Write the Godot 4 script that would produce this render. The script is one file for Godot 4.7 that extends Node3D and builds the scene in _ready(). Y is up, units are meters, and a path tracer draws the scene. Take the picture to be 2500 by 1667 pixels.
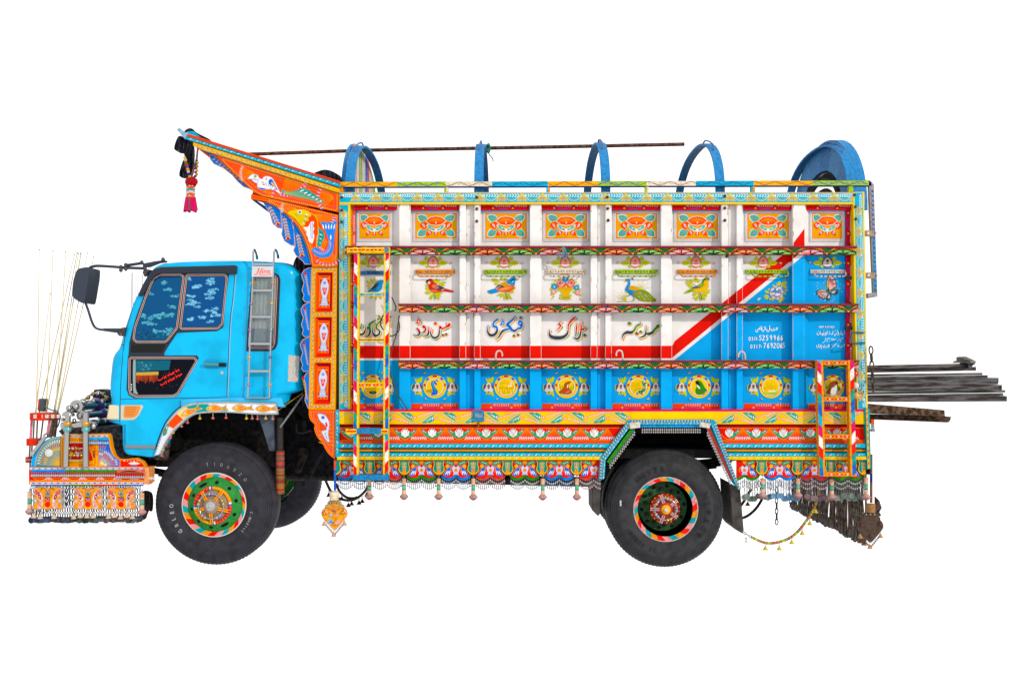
extends Node3D
# A painted cargo truck seen side-on against plain white. Pixel numbers are those of the 2500 x 1667 photograph;
# at(x, y, z) turns one into a metric point on the plane at depth z (z = 0 is the truck's near side).
const S := 1.0 / 270.0
const D := 8.4
const HZ := 894.0
const GROUND := 1385.0
const TONE := 0.63
const LEV := 0.0004

static func at(x: float, y: float, z := 0.0) -> Vector3:
	var k := (D - z) / D
	return Vector3((x - 1250.0) * k * S, (GROUND - HZ) * S + (HZ - y) * k * S, z)

static func paint(hex: String, f := TONE) -> Color:
	var l := Color(hex).srgb_to_linear()
	return Color(l.r * f, l.g * f, l.b * f)

static func smooth(p: PackedVector2Array, n := 6, closed := false) -> PackedVector2Array:
	var out := PackedVector2Array()
	var m := p.size()
	for i in (m if closed else m - 1):
		var a := p[(i - 1 + m) % m] if closed or i > 0 else p[0] * 2.0 - p[1]
		var b := p[i]
		var c := p[(i + 1) % m]
		var d := p[(i + 2) % m] if closed or i + 2 < m else c * 2.0 - b
		for k in n:
			out.append(b.cubic_interpolate(c, a, d, float(k) / n))
	if not closed:
		out.append(p[m - 1])
	return out

static func smooth3(p: Array, n := 6) -> Array:
	var out := []
	var m := p.size()
	for i in m - 1:
		var a: Vector3 = p[i - 1] if i > 0 else p[0] * 2.0 - p[1]
		var d: Vector3 = p[i + 2] if i + 2 < m else p[m - 1] * 2.0 - p[m - 2]
		for k in n:
			out.append(p[i].cubic_interpolate(p[i + 1], a, d, float(k) / n))
	out.append(p[m - 1])
	return out

static func xy(flat: Array) -> PackedVector2Array:
	var out := PackedVector2Array()
	for i in flat.size() / 2:
		out.append(Vector2(flat[2 * i], flat[2 * i + 1]))
	return out

static func rect(x0: float, y0: float, x1: float, y1: float) -> PackedVector2Array:
	return PackedVector2Array([Vector2(x0, y0), Vector2(x1, y0), Vector2(x1, y1), Vector2(x0, y1)])

static func ring(c: Vector2, rx: float, ry: float, n := 20, a0 := 0.0, a1 := TAU) -> PackedVector2Array:
	var out := PackedVector2Array()
	var full := absf(a1 - a0) > 6.28
	for i in (n if full else n + 1):
		var a := a0 + (a1 - a0) * i / n
		out.append(c + Vector2(cos(a) * rx, sin(a) * ry))
	return out

# ---- triangles with normals and colours -------------------------------------------------------------------------------------
class Shape:
	var v := PackedVector3Array()
	var n := PackedVector3Array()
	var c := PackedColorArray()

	func tri(a: Vector3, b: Vector3, d: Vector3, na: Vector3, nb: Vector3, nd: Vector3, col: Color) -> void:
		if (b - a).cross(d - a).dot(na + nb + nd) > 0.0:
			v.append(a); v.append(d); v.append(b)
			n.append(na); n.append(nd); n.append(nb)
		else:
			v.append(a); v.append(b); v.append(d)
			n.append(na); n.append(nb); n.append(nd)
		c.append(col); c.append(col); c.append(col)

	func quad(a: Vector3, b: Vector3, d: Vector3, e: Vector3, nn: Vector3, col: Color) -> void:
		tri(a, b, d, nn, nn, nn, col)
		tri(a, d, e, nn, nn, nn, col)

	func box(lo: Vector3, hi: Vector3, col: Color) -> void:
		var p := []
		for i in 8:
			p.append(Vector3(hi.x if i & 1 else lo.x, hi.y if i & 2 else lo.y, hi.z if i & 4 else lo.z))
		quad(p[4], p[5], p[7], p[6], Vector3(0, 0, 1), col)
		quad(p[0], p[1], p[3], p[2], Vector3(0, 0, -1), col)
		quad(p[0], p[2], p[6], p[4], Vector3(-1, 0, 0), col)
		quad(p[1], p[3], p[7], p[5], Vector3(1, 0, 0), col)
		quad(p[2], p[3], p[7], p[6], Vector3(0, 1, 0), col)
		quad(p[0], p[1], p[5], p[4], Vector3(0, -1, 0), col)

	# a box with small chamfers on the edges round its front (+z) face
	func slab(lo: Vector3, hi: Vector3, ch: float, col: Color) -> void:
		var pts := PackedVector3Array([Vector3(lo.x, lo.y, 0), Vector3(hi.x, lo.y, 0), Vector3(hi.x, hi.y, 0), Vector3(lo.x, hi.y, 0)])
		extrude(pts, lo.z, hi.z, ch, col)

	# a closed outline in x, y pushed from z0 to z1, its front edge chamfered by ch
	func extrude(pts: PackedVector3Array, z0: float, z1: float, ch: float, col: Color, back := true) -> void:
		var flat := PackedVector2Array()
		for p in pts:
			flat.append(Vector2(p.x, p.y))
		if Geometry2D.is_polygon_clockwise(flat):
			flat.reverse()
		var inner := flat
		var m := flat.size()
		if ch > 0.0:
			inner = PackedVector2Array()
			for i in m:
				var a := flat[(i - 1 + m) % m]
				var b := flat[i]
				var d := flat[(i + 1) % m]
				var n1 := (b - a).normalized().orthogonal() * -1.0
				var n2 := (d - b).normalized().orthogonal() * -1.0
				var h := (n1 + n2).normalized()
				inner.append(b + h * ch / maxf(0.35, h.dot(n1)))
		var t := Geometry2D.triangulate_polygon(inner)
		var f := Vector3(0, 0, 1)
		for i in t.size() / 3:
			var a := inner[t[3 * i]]
			var b := inner[t[3 * i + 1]]
			var d := inner[t[3 * i + 2]]
			tri(Vector3(a.x, a.y, z1), Vector3(b.x, b.y, z1), Vector3(d.x, d.y, z1), f, f, f, col)
		if back:
			t = Geometry2D.triangulate_polygon(flat)
			for i in t.size() / 3:
				var a := flat[t[3 * i]]
				var b := flat[t[3 * i + 1]]
				var d := flat[t[3 * i + 2]]
				tri(Vector3(a.x, a.y, z0), Vector3(b.x, b.y, z0), Vector3(d.x, d.y, z0), -f, -f, -f, col)
		for i in m:
			var a := flat[i]
			var b := flat[(i + 1) % m]
			if a.distance_to(b) < 1e-6:
				continue
			var o := (b - a).normalized().orthogonal()
			var nn := Vector3(o.x, o.y, 0)
			quad(Vector3(a.x, a.y, z0), Vector3(b.x, b.y, z0), Vector3(b.x, b.y, z1 - ch), Vector3(a.x, a.y, z1 - ch), nn, col)
			if ch > 0.0:
				var a2 := inner[i]
				var b2 := inner[(i + 1) % m]
				quad(Vector3(a.x, a.y, z1 - ch), Vector3(b.x, b.y, z1 - ch), Vector3(b2.x, b2.y, z1), Vector3(a2.x, a2.y, z1), (nn + f).normalized(), col)

	# the same from photograph pixels
	func prism(px: PackedVector2Array, z0: float, z1: float, col: Color, ch := 0.0, back := true) -> void:
		var pts := PackedVector3Array()
		for p in px:
			pts.append(at_(p, z1))
		extrude(pts, z0, z1, ch, col, back)

	static func at_(p: Vector2, z: float) -> Vector3:
		var k := (D - z) / D
		return Vector3((p.x - 1250.0) * k * S, (GROUND - HZ) * S + (HZ - p.y) * k * S, z)

	func tube(path: Array, r: float, sides: int, col: Color, r1 := -1.0, closed := false, cols := []) -> void:
		var m := path.size()
		var rings := []
		var norms := []
		var last := Vector3.ZERO
		for i in m:
			var d: Vector3
			if closed:
				d = path[(i + 1) % m] - path[(i - 1 + m) % m]
			else:
				d = path[mini(i + 1, m - 1)] - path[maxi(i - 1, 0)]
			d = d.normalized()
			var side := last - d * last.dot(d)
			if side.length() < 0.01:
				side = d.cross(Vector3(0.31, 0.2, 0.93))
				if side.length() < 0.05:
					side = d.cross(Vector3.UP)
			side = side.normalized()
			last = side
			var up := d.cross(side)
			var rr := r if r1 < 0.0 else lerpf(r, r1, float(i) / maxf(1.0, m - 1))
			var ringp := PackedVector3Array()
			var ringn := PackedVector3Array()
			for k in sides:
				var a := TAU * k / sides
				var nn := side * cos(a) + up * sin(a)
				ringp.append(path[i] + nn * rr)
				ringn.append(nn)
			rings.append(ringp)
			norms.append(ringn)
		for i in (m if closed else m - 1):
			var j := (i + 1) % m
			var cc: Color = cols[i % cols.size()] if cols else col
			for k in sides:
				var q := (k + 1) % sides
				tri(rings[i][k], rings[i][q], rings[j][q], norms[i][k], norms[i][q], norms[j][q], cc)
				tri(rings[i][k], rings[j][q], rings[j][k], norms[i][k], norms[j][q], norms[j][k], cc)
		if not closed:
			for e in [0, m - 1]:
				var dd: Vector3 = (path[0] - path[1]) if e == 0 else (path[m - 1] - path[m - 2])
				dd = dd.normalized()
				for k in range(1, sides - 1):
					tri(rings[e][0], rings[e][k], rings[e][k + 1], dd, dd, dd, cols[mini(e, cols.size() - 1)] if cols else col)

	# a turned shape: profile of (radius, height) along axis from base
	func lathe(base: Vector3, axis: Vector3, prof: PackedVector2Array, seg: int, col: Color, cols := [], flat := false) -> void:
		axis = axis.normalized()
		var side := axis.cross(Vector3(0.2, 0.31, 0.93))
		if side.length() < 0.1:
			side = axis.cross(Vector3.UP)
		side = side.normalized()
		var up := axis.cross(side)
		for i in prof.size() - 1:
			var a := prof[i]
			var b := prof[i + 1]
			var d := (b - a)
			if d.length() < 1e-7:
				continue
			var nr := Vector2(d.y, -d.x).normalized()
			var n0 := nr
			var n1 := nr
			if not flat:
				if i > 0:
					var e := (a - prof[i - 1])
					var m2 := Vector2(e.y, -e.x).normalized()
					if m2.dot(nr) > 0.6:
						n0 = (m2 + nr).normalized()
				if i + 2 < prof.size():
					var e := (prof[i + 2] - b)
					var m2 := Vector2(e.y, -e.x).normalized()
					if m2.dot(nr) > 0.6:
						n1 = (m2 + nr).normalized()
			var cc: Color = cols[i % cols.size()] if cols else col
			for k in seg:
				var u := side * cos(TAU * k / seg) + up * sin(TAU * k / seg)
				var w := side * cos(TAU * (k + 1) / seg) + up * sin(TAU * (k + 1) / seg)
				var p0 := base + u * a.x + axis * a.y
				var p1 := base + w * a.x + axis * a.y
				var p2 := base + w * b.x + axis * b.y
				var p3 := base + u * b.x + axis * b.y
				var q0 := u * n0.x + axis * n0.y
				var q1 := w * n0.x + axis * n0.y
				var q2 := w * n1.x + axis * n1.y
				var q3 := u * n1.x + axis * n1.y
				if a.x > 1e-6:
					tri(p0, p1, p2, q0, q1, q2, cc)
				if b.x > 1e-6:
					tri(p0, p2, p3, q0, q2, q3, cc)

	func ball(o: Vector3, r: float, col: Color, seg := 12, squash := 1.0) -> void:
		var prof := PackedVector2Array()
		var rows := maxi(4, seg / 2)
		for i in rows + 1:
			var a := -PI / 2 + PI * i / rows
			prof.append(Vector2(maxf(0.0, cos(a)) * r, sin(a) * r * squash))
		lathe(o, Vector3.UP, prof, seg, col)

	# a rectangular bar along a line, w wide and h high across it
	func bar(a: Vector3, b: Vector3, w: float, h: float, col: Color, up := Vector3.UP) -> void:
		var d := (b - a).normalized()
		var s := d.cross(up).normalized()
		var u := s.cross(d)
		var p := []
		for e in [a, b]:
			for q in [[-1, -1], [1, -1], [1, 1], [-1, 1]]:
				p.append(e + s * (q[0] * w / 2) + u * (q[1] * h / 2))
		for k in 4:
			var j := (k + 1) % 4
			var nn: Vector3 = ((p[k] + p[j]) / 2 - a).normalized()
			quad(p[k], p[j], p[j + 4], p[k + 4], nn, col)
		quad(p[0], p[1], p[2], p[3], -d, col)
		quad(p[4], p[5], p[6], p[7], d, col)

	# one oval chain link hanging in the plane of d and side
	func link(o: Vector3, length: float, width: float, wire: float, side: Vector3, col: Color, down := Vector3.DOWN) -> void:
		var p := []
		for i in 8:
			var a := TAU * i / 8
			p.append(o + down * (sin(a) * length / 2) + side * (cos(a) * width / 2))
		tube(p, wire, 4, col, -1.0, true)

	func chain(a: Vector3, b: Vector3, link_len: float, width: float, wire: float, col: Color) -> void:
		var d := (b - a)
		var m := maxi(1, int(d.length() / (link_len * 0.8)))
		var dn := d.normalized()
		var s1 := dn.cross(Vector3(0, 0, 1))
		if s1.length() < 0.1:
			s1 = Vector3.RIGHT
		s1 = s1.normalized()
		var s2 := dn.cross(s1)
		for i in m:
			link(a + d * ((i + 0.5) / m), link_len, width, wire, s1 if i % 2 == 0 else s2, col, dn)

	func bell(top: Vector3, h: float, r: float, col: Color) -> void:
		lathe(top + Vector3.DOWN * h, Vector3.UP, PackedVector2Array([Vector2(r * 0.86, 0), Vector2(r, 0), Vector2(r * 0.97, h * 0.12), Vector2(r * 0.62, h * 0.45), Vector2(r * 0.4, h * 0.8), Vector2(r * 0.22, h * 0.97), Vector2(0, h)]), 14, col)

	func mesh(material: Material, shift: Vector3) -> ArrayMesh:
		var arr := []
		arr.resize(Mesh.ARRAY_MAX)
		var moved := PackedVector3Array()
		moved.resize(v.size())
		for i in v.size():
			moved[i] = v[i] - shift
		arr[Mesh.ARRAY_VERTEX] = moved
		arr[Mesh.ARRAY_NORMAL] = n
		arr[Mesh.ARRAY_COLOR] = c
		var m := ArrayMesh.new()
		m.add_surface_from_arrays(Mesh.PRIMITIVE_TRIANGLES, arr)
		m.surface_set_material(0, material)
		return m

# ---- brushwork: flat coats of paint laid one over another on a plane ---------------------------------------------------------
class Art:
	extends Shape
	var o: Vector3
	var ex: Vector3
	var ey: Vector3
	var en := Vector3(0, 0, 1)
	var lev := 1.0
	var tf := Transform2D()
	var cnt := 0

	func _init(z := 0.0) -> void:
		var k := (D - z) / D
		o = Shape.at_(Vector2.ZERO, z)
		ex = Vector3(k * S, 0, 0)
		ey = Vector3(0, -k * S, 0)

	func plane(origin: Vector3, x_axis: Vector3, y_axis: Vector3, face: Vector3) -> Art:
		o = origin
		ex = x_axis
		ey = y_axis
		en = face
		return self

	func up(k := 1.0) -> Art:
		lev += k
		return self

	func here(x := 0.0, y := 0.0, scale := 1.0, turn := 0.0, flip := false) -> Art:
		tf = Transform2D(turn, Vector2(x, y)) * Transform2D(Vector2(-scale if flip else scale, 0), Vector2(0, scale), Vector2.ZERO)
		return self

	# bent surfaces give their depth here
	var depth: Callable

	func spot(b: Vector2, h: Vector3) -> Vector3:
		var q := o + ex * b.x + ey * b.y + h
		if depth.is_valid():
			q.z += depth.call(b.x, b.y)
		return q

	func lift() -> float:
		cnt += 1
		return lev * LEV + (cnt % 9) * 0.00003

	func fan(p: PackedVector2Array, col: Color) -> void:
		var h := en * lift()
		var q := PackedVector3Array()
		for a in p:
			var b := tf * a
			q.append(spot(b, h))
		for i in range(1, q.size() - 1):
			tri(q[0], q[i], q[i + 1], en, en, en, col)

	func poly(p: PackedVector2Array, col: Color) -> void:
		var t := Geometry2D.triangulate_polygon(p)
		if t.is_empty():
			fan(p, col)
			return
		var h := en * lift()
		var q := PackedVector3Array()
		for a in p:
			var b := tf * a
			q.append(spot(b, h))
		for i in t.size() / 3:
			tri(q[t[3 * i]], q[t[3 * i + 1]], q[t[3 * i + 2]], en, en, en, col)

	func box2(x0: float, y0: float, x1: float, y1: float, col: Color) -> void:
		fan(PackedVector2Array([Vector2(x0, y0), Vector2(x1, y0), Vector2(x1, y1), Vector2(x0, y1)]), col)

	func dot(x: float, y: float, r: float, col: Color, seg := 10, squash := 1.0) -> void:
		var p := PackedVector2Array()
		for i in seg:
			p.append(Vector2(x + cos(TAU * i / seg) * r, y + sin(TAU * i / seg) * r * squash))
		fan(p, col)

	func hoop(x: float, y: float, r: float, w: float, col: Color, seg := 24) -> void:
		var p := PackedVector2Array()
		for i in seg:
			p.append(Vector2(x + cos(TAU * i / seg) * r, y + sin(TAU * i / seg) * r))
		line(p, w, col, true)

	# a brush stroke; a second width tapers it, ws gives every point its own width
	func line(p: PackedVector2Array, w: float, col: Color, closed := false, w1 := -1.0, ws := []) -> void:
		var m := p.size()
		if m < 2:
			return
		var h := en * lift()
		var l := PackedVector3Array()
		var r := PackedVector3Array()
		for i in m:
			var a := p[(i - 1 + m) % m] if closed or i > 0 else p[0]
			var b := p[(i + 1) % m] if closed or i < m - 1 else p[m - 1]
			var d := (p[i] - a).normalized() + (b - p[i]).normalized()
			if d.length() < 0.01:
				d = b - a
			var nn := d.normalized().orthogonal()
			var ww := w
			if ws:
				ww = ws[i]
			elif w1 >= 0.0:
				ww = lerpf(w, w1, float(i) / (m - 1))
			var s := tf * (p[i] + nn * ww / 2)
			var e := tf * (p[i] - nn * ww / 2)
			l.append(spot(s, h))
			r.append(spot(e, h))
		for i in (m if closed else m - 1):
			var j := (i + 1) % m
			tri(l[i], l[j], r[j], en, en, en, col)
			tri(l[i], r[j], r[i], en, en, en, col)

	func leaf(x0: float, y0: float, x1: float, y1: float, w: float, col: Color, fat := 0.45) -> void:
		var a := Vector2(x0, y0)
		var b := Vector2(x1, y1)
		var nn := (b - a).normalized().orthogonal() * w / 2
		fan(PackedVector2Array([a, a.lerp(b, fat * 0.45) + nn * 0.8, a.lerp(b, fat) + nn, a.lerp(b, 0.8) + nn * 0.55, b, a.lerp(b, 0.8) - nn * 0.55, a.lerp(b, fat) - nn, a.lerp(b, fat * 0.45) - nn * 0.8]), col)

	# a frond: paired leaflets up a stem
	func frond(x0: float, y0: float, x1: float, y1: float, count: int, length: float, w: float, col: Color, spread := 0.7, tip := true) -> void:
		var a := Vector2(x0, y0)
		var b := Vector2(x1, y1)
		var d := (b - a).normalized()
		for i in count:
			var t := (i + 0.3) / count
			var q := a.lerp(b, t)
			var ll := length * (1.0 - 0.35 * t)
			for s in [-1.0, 1.0]:
				var e: Vector2 = q + d.rotated(spread * s) * ll
				leaf(q.x + d.orthogonal().x * -s * w * 0.3, q.y + d.orthogonal().y * -s * w * 0.3, e.x, e.y, w, col)
		if tip:
			leaf(b.x - d.x * length * 0.3, b.y - d.y * length * 0.3, b.x + d.x * length * 0.7, b.y + d.y * length * 0.7, w, col)

	func petals(x: float, y: float, r0: float, r1: float, count: int, w: float, col: Color, a0 := 0.0, a1 := TAU) -> void:
		for i in count:
			var a := a0 + (a1 - a0) * (i + 0.5) / count
			leaf(x + cos(a) * r0, y + sin(a) * r0, x + cos(a) * r1, y + sin(a) * r1, w, col)

# ---- nodes -------------------------------------------------------------------------------------------------------------------
var taken := {}

func numbered(called: String, parent: Node) -> String:
	var key := "%d/%s" % [parent.get_instance_id(), called]
	taken[key] = taken.get(key, -1) + 1
	return called if taken[key] == 0 else "%s_%03d" % [called, taken[key]]

func thing(called: String, label: String, category: String, base: Vector3, group := "") -> Node3D:
	var t := Node3D.new()
	t.name = numbered(called, self)
	add_child(t)
	t.position = base
	tag(t, label, category, group)
	return t

func tag(t: Node, label: String, category := "", group := "", kind := "") -> void:
	if label: t.set_meta("label", label)
	if category: t.set_meta("category", category)
	if group: t.set_meta("group", group)
	if kind: t.set_meta("kind", kind)

func origin_of(node: Node) -> Vector3:
	var p := Vector3.ZERO
	var q := node
	while q is Node3D and q != self:
		p += q.position
		q = q.get_parent()
	return p

func part(called: String, shape: Shape, material: Material, parent: Node, label := "", kind := "") -> MeshInstance3D:
	var m := MeshInstance3D.new()
	m.name = numbered(called, parent)
	if shape.v.size() == 0:
		push_error("nothing in " + called)
	m.mesh = shape.mesh(material, origin_of(parent))
	parent.add_child(m)
	if label: m.set_meta("label", label)
	if kind: m.set_meta("kind", kind)
	return m

# the same mesh again, moved
func again(source: MeshInstance3D, called: String, parent: Node, shift: Vector3) -> MeshInstance3D:
	var m := MeshInstance3D.new()
	m.name = numbered(called, parent)
	m.mesh = source.mesh
	parent.add_child(m)
	m.position = shift
	return m

func copy_thing(t: Node3D, label: String, where: Vector3, turn := 0.0) -> Node3D:
	var c: Node3D = t.duplicate()
	c.name = numbered(str(t.name).rstrip("0123456789").trim_suffix("_"), self)
	add_child(c)
	c.position = where
	c.rotation.y = turn
	c.set_meta("label", label)
	return c

# ---- materials ---------------------------------------------------------------------------------------------------------------
var M := {}
var K := {}

func noise_picture(seed_: int, freq: float, lo: Color, hi: Color, size := 512, octaves := 4, lowcut := 0.25, kind := FastNoiseLite.TYPE_SIMPLEX_SMOOTH) -> NoiseTexture2D:
	var f := FastNoiseLite.new()
	f.seed = seed_
	f.noise_type = kind
	f.frequency = freq
	f.fractal_octaves = octaves
	var t := NoiseTexture2D.new()
	t.width = size
	t.height = size
	t.seamless = true
	t.noise = f
	var g := Gradient.new()
	g.set_color(0, lo)
	g.set_offset(0, lowcut)
	g.set_color(1, hi)
	g.set_offset(1, 0.62)
	t.color_ramp = g
	return t

func bump_picture(seed_: int, freq: float, size := 512, octaves := 3) -> NoiseTexture2D:
	var f := FastNoiseLite.new()
	f.seed = seed_
	f.frequency = freq
	f.fractal_octaves = octaves
	var t := NoiseTexture2D.new()
	t.width = size
	t.height = size
	t.seamless = true
	t.noise = f
	return t

func mat(called: String, rough: float, metal := 0.0, spec := 0.3, vertex := true, color := Color.WHITE) -> StandardMaterial3D:
	var m := StandardMaterial3D.new()
	m.resource_name = called
	m.roughness = rough
	m.metallic = metal
	m.metallic_specular = spec
	m.vertex_color_use_as_albedo = vertex
	m.albedo_color = color
	M[called] = m
	return m

func world_map(m: StandardMaterial3D, scale: float) -> void:
	m.uv1_triplanar = true
	m.uv1_world_triplanar = true
	m.uv1_scale = Vector3.ONE * scale

func make_materials() -> void:
	var e := mat("enamel", 0.42, 0.0, 0.14)
	e.albedo_texture = noise_picture(3, 0.006, Color(0.945, 0.935, 0.92), Color.WHITE, 768, 6, 0.05)
	e.heightmap_enabled = true
	e.heightmap_texture = bump_picture(9, 0.012, 512, 4)
	e.heightmap_scale = 0.08
	world_map(e, 0.9)
	var w := mat("worn_enamel", 0.6, 0.0, 0.22)
	w.albedo_texture = noise_picture(5, 0.02, Color(0.82, 0.77, 0.71), Color.WHITE, 512, 6, 0.05)
	world_map(w, 2.1)
	var cab := mat("cab_paint", 0.3, 0.0, 0.18)
	cab.clearcoat_enabled = true
	cab.clearcoat = 0.12
	cab.clearcoat_roughness = 0.12
	cab.albedo_texture = noise_picture(8, 0.008, Color(0.93, 0.92, 0.9), Color.WHITE, 512, 5)
	world_map(cab, 0.7)
	mat("chrome", 0.12, 1.0, 0.5)
	var st := mat("mill_steel", 0.5, 0.55, 0.4)
	st.albedo_texture = noise_picture(15, 0.012, Color(0.45, 0.4, 0.38), Color(1, 1, 1), 512, 6, 0.3)
	st.uv1_triplanar = true
	st.uv1_world_triplanar = true
	st.uv1_scale = Vector3(0.5, 5, 5)
	var ir := mat("grimy_iron", 0.82, 0.1, 0.25)
	ir.albedo_texture = noise_picture(17, 0.016, Color(0.5, 0.42, 0.36), Color.WHITE, 512, 6, 0.2)
	world_map(ir, 2.0)
	var ru := mat("rubber", 0.72, 0.0, 0.3)
	ru.albedo_texture = noise_picture(21, 0.008, Color(0.74, 0.72, 0.7), Color.WHITE, 768, 6, 0.15)
	world_map(ru, 1.4)
	var cl := mat("cloth", 0.95, 0.0, 0.1)
	cl.rim_enabled = true
	cl.rim = 0.25
	cl.albedo_texture = noise_picture(25, 0.03, Color(0.75, 0.75, 0.75), Color.WHITE)
	world_map(cl, 5.0)
	mat("plastic", 0.5, 0.0, 0.3)
	mat("lamp_lens", 0.15, 0.0, 0.5)
	var sp := mat("spectrum_metal", 0.16, 0.45, 0.5)
	sp.clearcoat_enabled = true
	var gl := mat("glass", 0.04, 0.0, 0.5, false, Color(0.5, 0.6, 0.65, 0.16))
	gl.transparency = BaseMaterial3D.TRANSPARENCY_ALPHA
	mat("window_film", 0.12, 0.0, 0.22)

	for pair in [["white", "f6f4f4"], ["off", "dcd6cf"], ["orange", "ff4a08"], ["red", "f01c06"], ["deep", "b8081a"], ["crimson", "d40a14"], ["gold", "f7b500"], ["amber", "f59a00"], ["yellow", "ffd400"],
			["lime", "a8cc10"], ["leafy", "e0d000"], ["green", "2f8f1c"], ["dark_green", "186b3a"], ["teal", "12a39a"], ["sea", "4cc0b0"], ["cyan", "0cb4d6"], ["sky", "00acfa"], ["blue", "0b93ea"], ["royal", "1668d8"], ["navy", "1b2f8a"],
			["magenta", "ea0468"], ["pink", "f49aa0"], ["maroon", "7c2336"], ["purple", "6a4bb0"], ["slate", "3b4350"], ["black", "16171b"], ["rust", "8a5a34"], ["stain", "c89a5c"], ["coral", "f0584a"], ["blush", "f8b8ac"],
			["plum", "8c5a62"], ["silver", "b9bcc2"], ["grey", "868a92"], ["cab", "00c2ff"], ["hoop", "2f8fd8"], ["cream", "efe2c8"], ["peach", "e8b896"]]:
		K[pair[0]] = paint(pair[1])

# ---- the place ---------------------------------------------------------------------------------------------------------------
func make_world() -> void:
	var cam := Camera3D.new()
	cam.name = "camera"
	cam.projection = Camera3D.PROJECTION_FRUSTUM
	cam.near = 0.1
	cam.far = 400.0
	cam.size = 0.1 * 1667.0 * S / D
	cam.frustum_offset = Vector2(0, 0.1 * (HZ - 833.5) * S / D)
	cam.position = Vector3(0, (GROUND - HZ) * S, D)
	add_child(cam)
	var sky_m := ProceduralSkyMaterial.new()
	for k in ["sky_top_color", "sky_horizon_color", "ground_bottom_color", "ground_horizon_color"]:
		sky_m.set(k, Color.WHITE)
	sky_m.sun_angle_max = 1.0
	var sky := Sky.new()
	sky.sky_material = sky_m
	var e := Environment.new()
	e.background_mode = Environment.BG_SKY
	e.sky = sky
	e.tonemap_mode = Environment.TONE_MAPPER_LINEAR
	e.tonemap_exposure = 1.3
	e.sdfgi_enabled = true
	e.ssao_enabled = true
	e.ssil_enabled = true
	var w := WorldEnvironment.new()
	w.name = "sky"
	w.environment = e
	add_child(w)
	var sun := DirectionalLight3D.new()
	sun.name = "sun"
	sun.light_energy = 0.7
	sun.light_angular_distance = 1.5
	sun.light_color = Color(1.0, 0.96, 0.9)
	sun.shadow_enabled = true
	add_child(sun)
	sun.look_at_from_position(Vector3.ZERO, Vector3(-2, -1.15, -2), Vector3.UP)

# ---- ornament ----------------------------------------------------------------------------------------------------------------
func swag(x0: float, x1: float, y: float, dip: float, n := 10) -> PackedVector2Array:
	var p := PackedVector2Array()
	for i in n + 1:
		var t := float(i) / n
		p.append(Vector2(lerpf(x0, x1, t), y + dip * (1.0 - pow(2.0 * t - 1.0, 2.0))))
	return p

# running band of swags with white fronds, u along and v down, as wide as h
func frond_band(a: Art, length: float, h: float, period: float, phase: float, ground: Color, lines: Color, fronds: Color, tips: Array, fans := true) -> void:
	var l0 := a.lev
	a.box2(0, 0, length, h, ground)
	var i := -1
	while phase + i * period < length + period:
		var u := phase + i * period
		i += 1
		if u < -period * 0.3 or u + period * 0.6 > length + period * 0.35:
			continue
		var e := minf(u + period, length - 0.5)
		var s := maxf(u, 0.5)
		a.lev = l0 + 1
		if u >= -0.5 and u + period <= length + 0.5:
			a.line(swag(u, u + period, h * 0.04, h * 0.8), h * 0.06, lines)
			a.line(swag(u + period * 0.04, u + period * 0.96, h * 0.03, h * 0.68), h * 0.035, lines)
		a.lev = l0 + 2
		var c := maxi(3, int(7 * (e - s) / period))
		a.frond(e - period * 0.08, h * 0.26, s + period * 0.14, h * 0.26, c, h * 0.36, h * 0.1, fronds, 0.62)
		if fans and u > period * 0.2 and u < length - period * 0.2:
			a.lev = l0 + 1
			for k in 7:
				var q := (k - 3) / 3.0
				a.line(PackedVector2Array([Vector2(u, h * 0.06), Vector2(u + q * period * 0.26, h * 0.93)]), h * 0.045, lines)
			a.lev = l0 + 3
			for k in 5:
				var q := (k - 2) / 2.0
				a.leaf(u + q * period * 0.13, h * 0.55, u + q * period * 0.21, h * 0.9, h * 0.11, tips[0])
				a.dot(u + q * period * 0.125, h * 0.55, h * 0.05, tips[1], 6)
		elif not fans and u > 1 and u < length - 1:
			a.lev = l0 + 2
			a.fan(PackedVector2Array([Vector2(u, h * 0.2), Vector2(u + h * 0.4, h * 0.92), Vector2(u - h * 0.4, h * 0.92)]), tips[0])
			a.lev = l0 + 3
			a.dot(u, h * 0.68, h * 0.15, tips[1], 8)
			a.dot(u, h * 0.55, h * 0.09, tips[2], 8)
	a.lev = l0

# slanted dashes on a coloured strip
func dash_band(a: Art, length: float, h: float, ground: Color, dash: Color, spot: Color, period := 18.0) -> void:
	var l0 := a.lev
	a.box2(0, 0, length, h, ground)
	a.lev = l0 + 1
	var u := period * 0.3
	while u < length - period * 0.7:
		for k in 2:
			a.leaf(u + k * 2.6, h * (0.72 - 0.2 * k), u + 4.5 + k * 2.6, h * (0.5 - 0.2 * k), h * 0.2, dash)
		a.dot(u + period * 0.62, h * 0.5, h * 0.15, spot, 6)
		u += period
	a.lev = l0

# hatching in two colours along a strip from p to q
func hatch(a: Art, p: Vector2, q: Vector2, w: float, c1: Color, c2: Color, step := 3.2) -> void:
	var d := (q - p).normalized()
	var n := d.orthogonal()
	var m := int(p.distance_to(q) / step)
	for i in m:
		var s := p + d * (i + 0.2) * step
		a.fan(PackedVector2Array([s + n * w / 2 + d * step * 0.4, s + n * w / 2 + d * step * 0.95, s - n * w / 2 + d * step * 0.55, s - n * w / 2]), c1 if i % 2 else c2)

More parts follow.
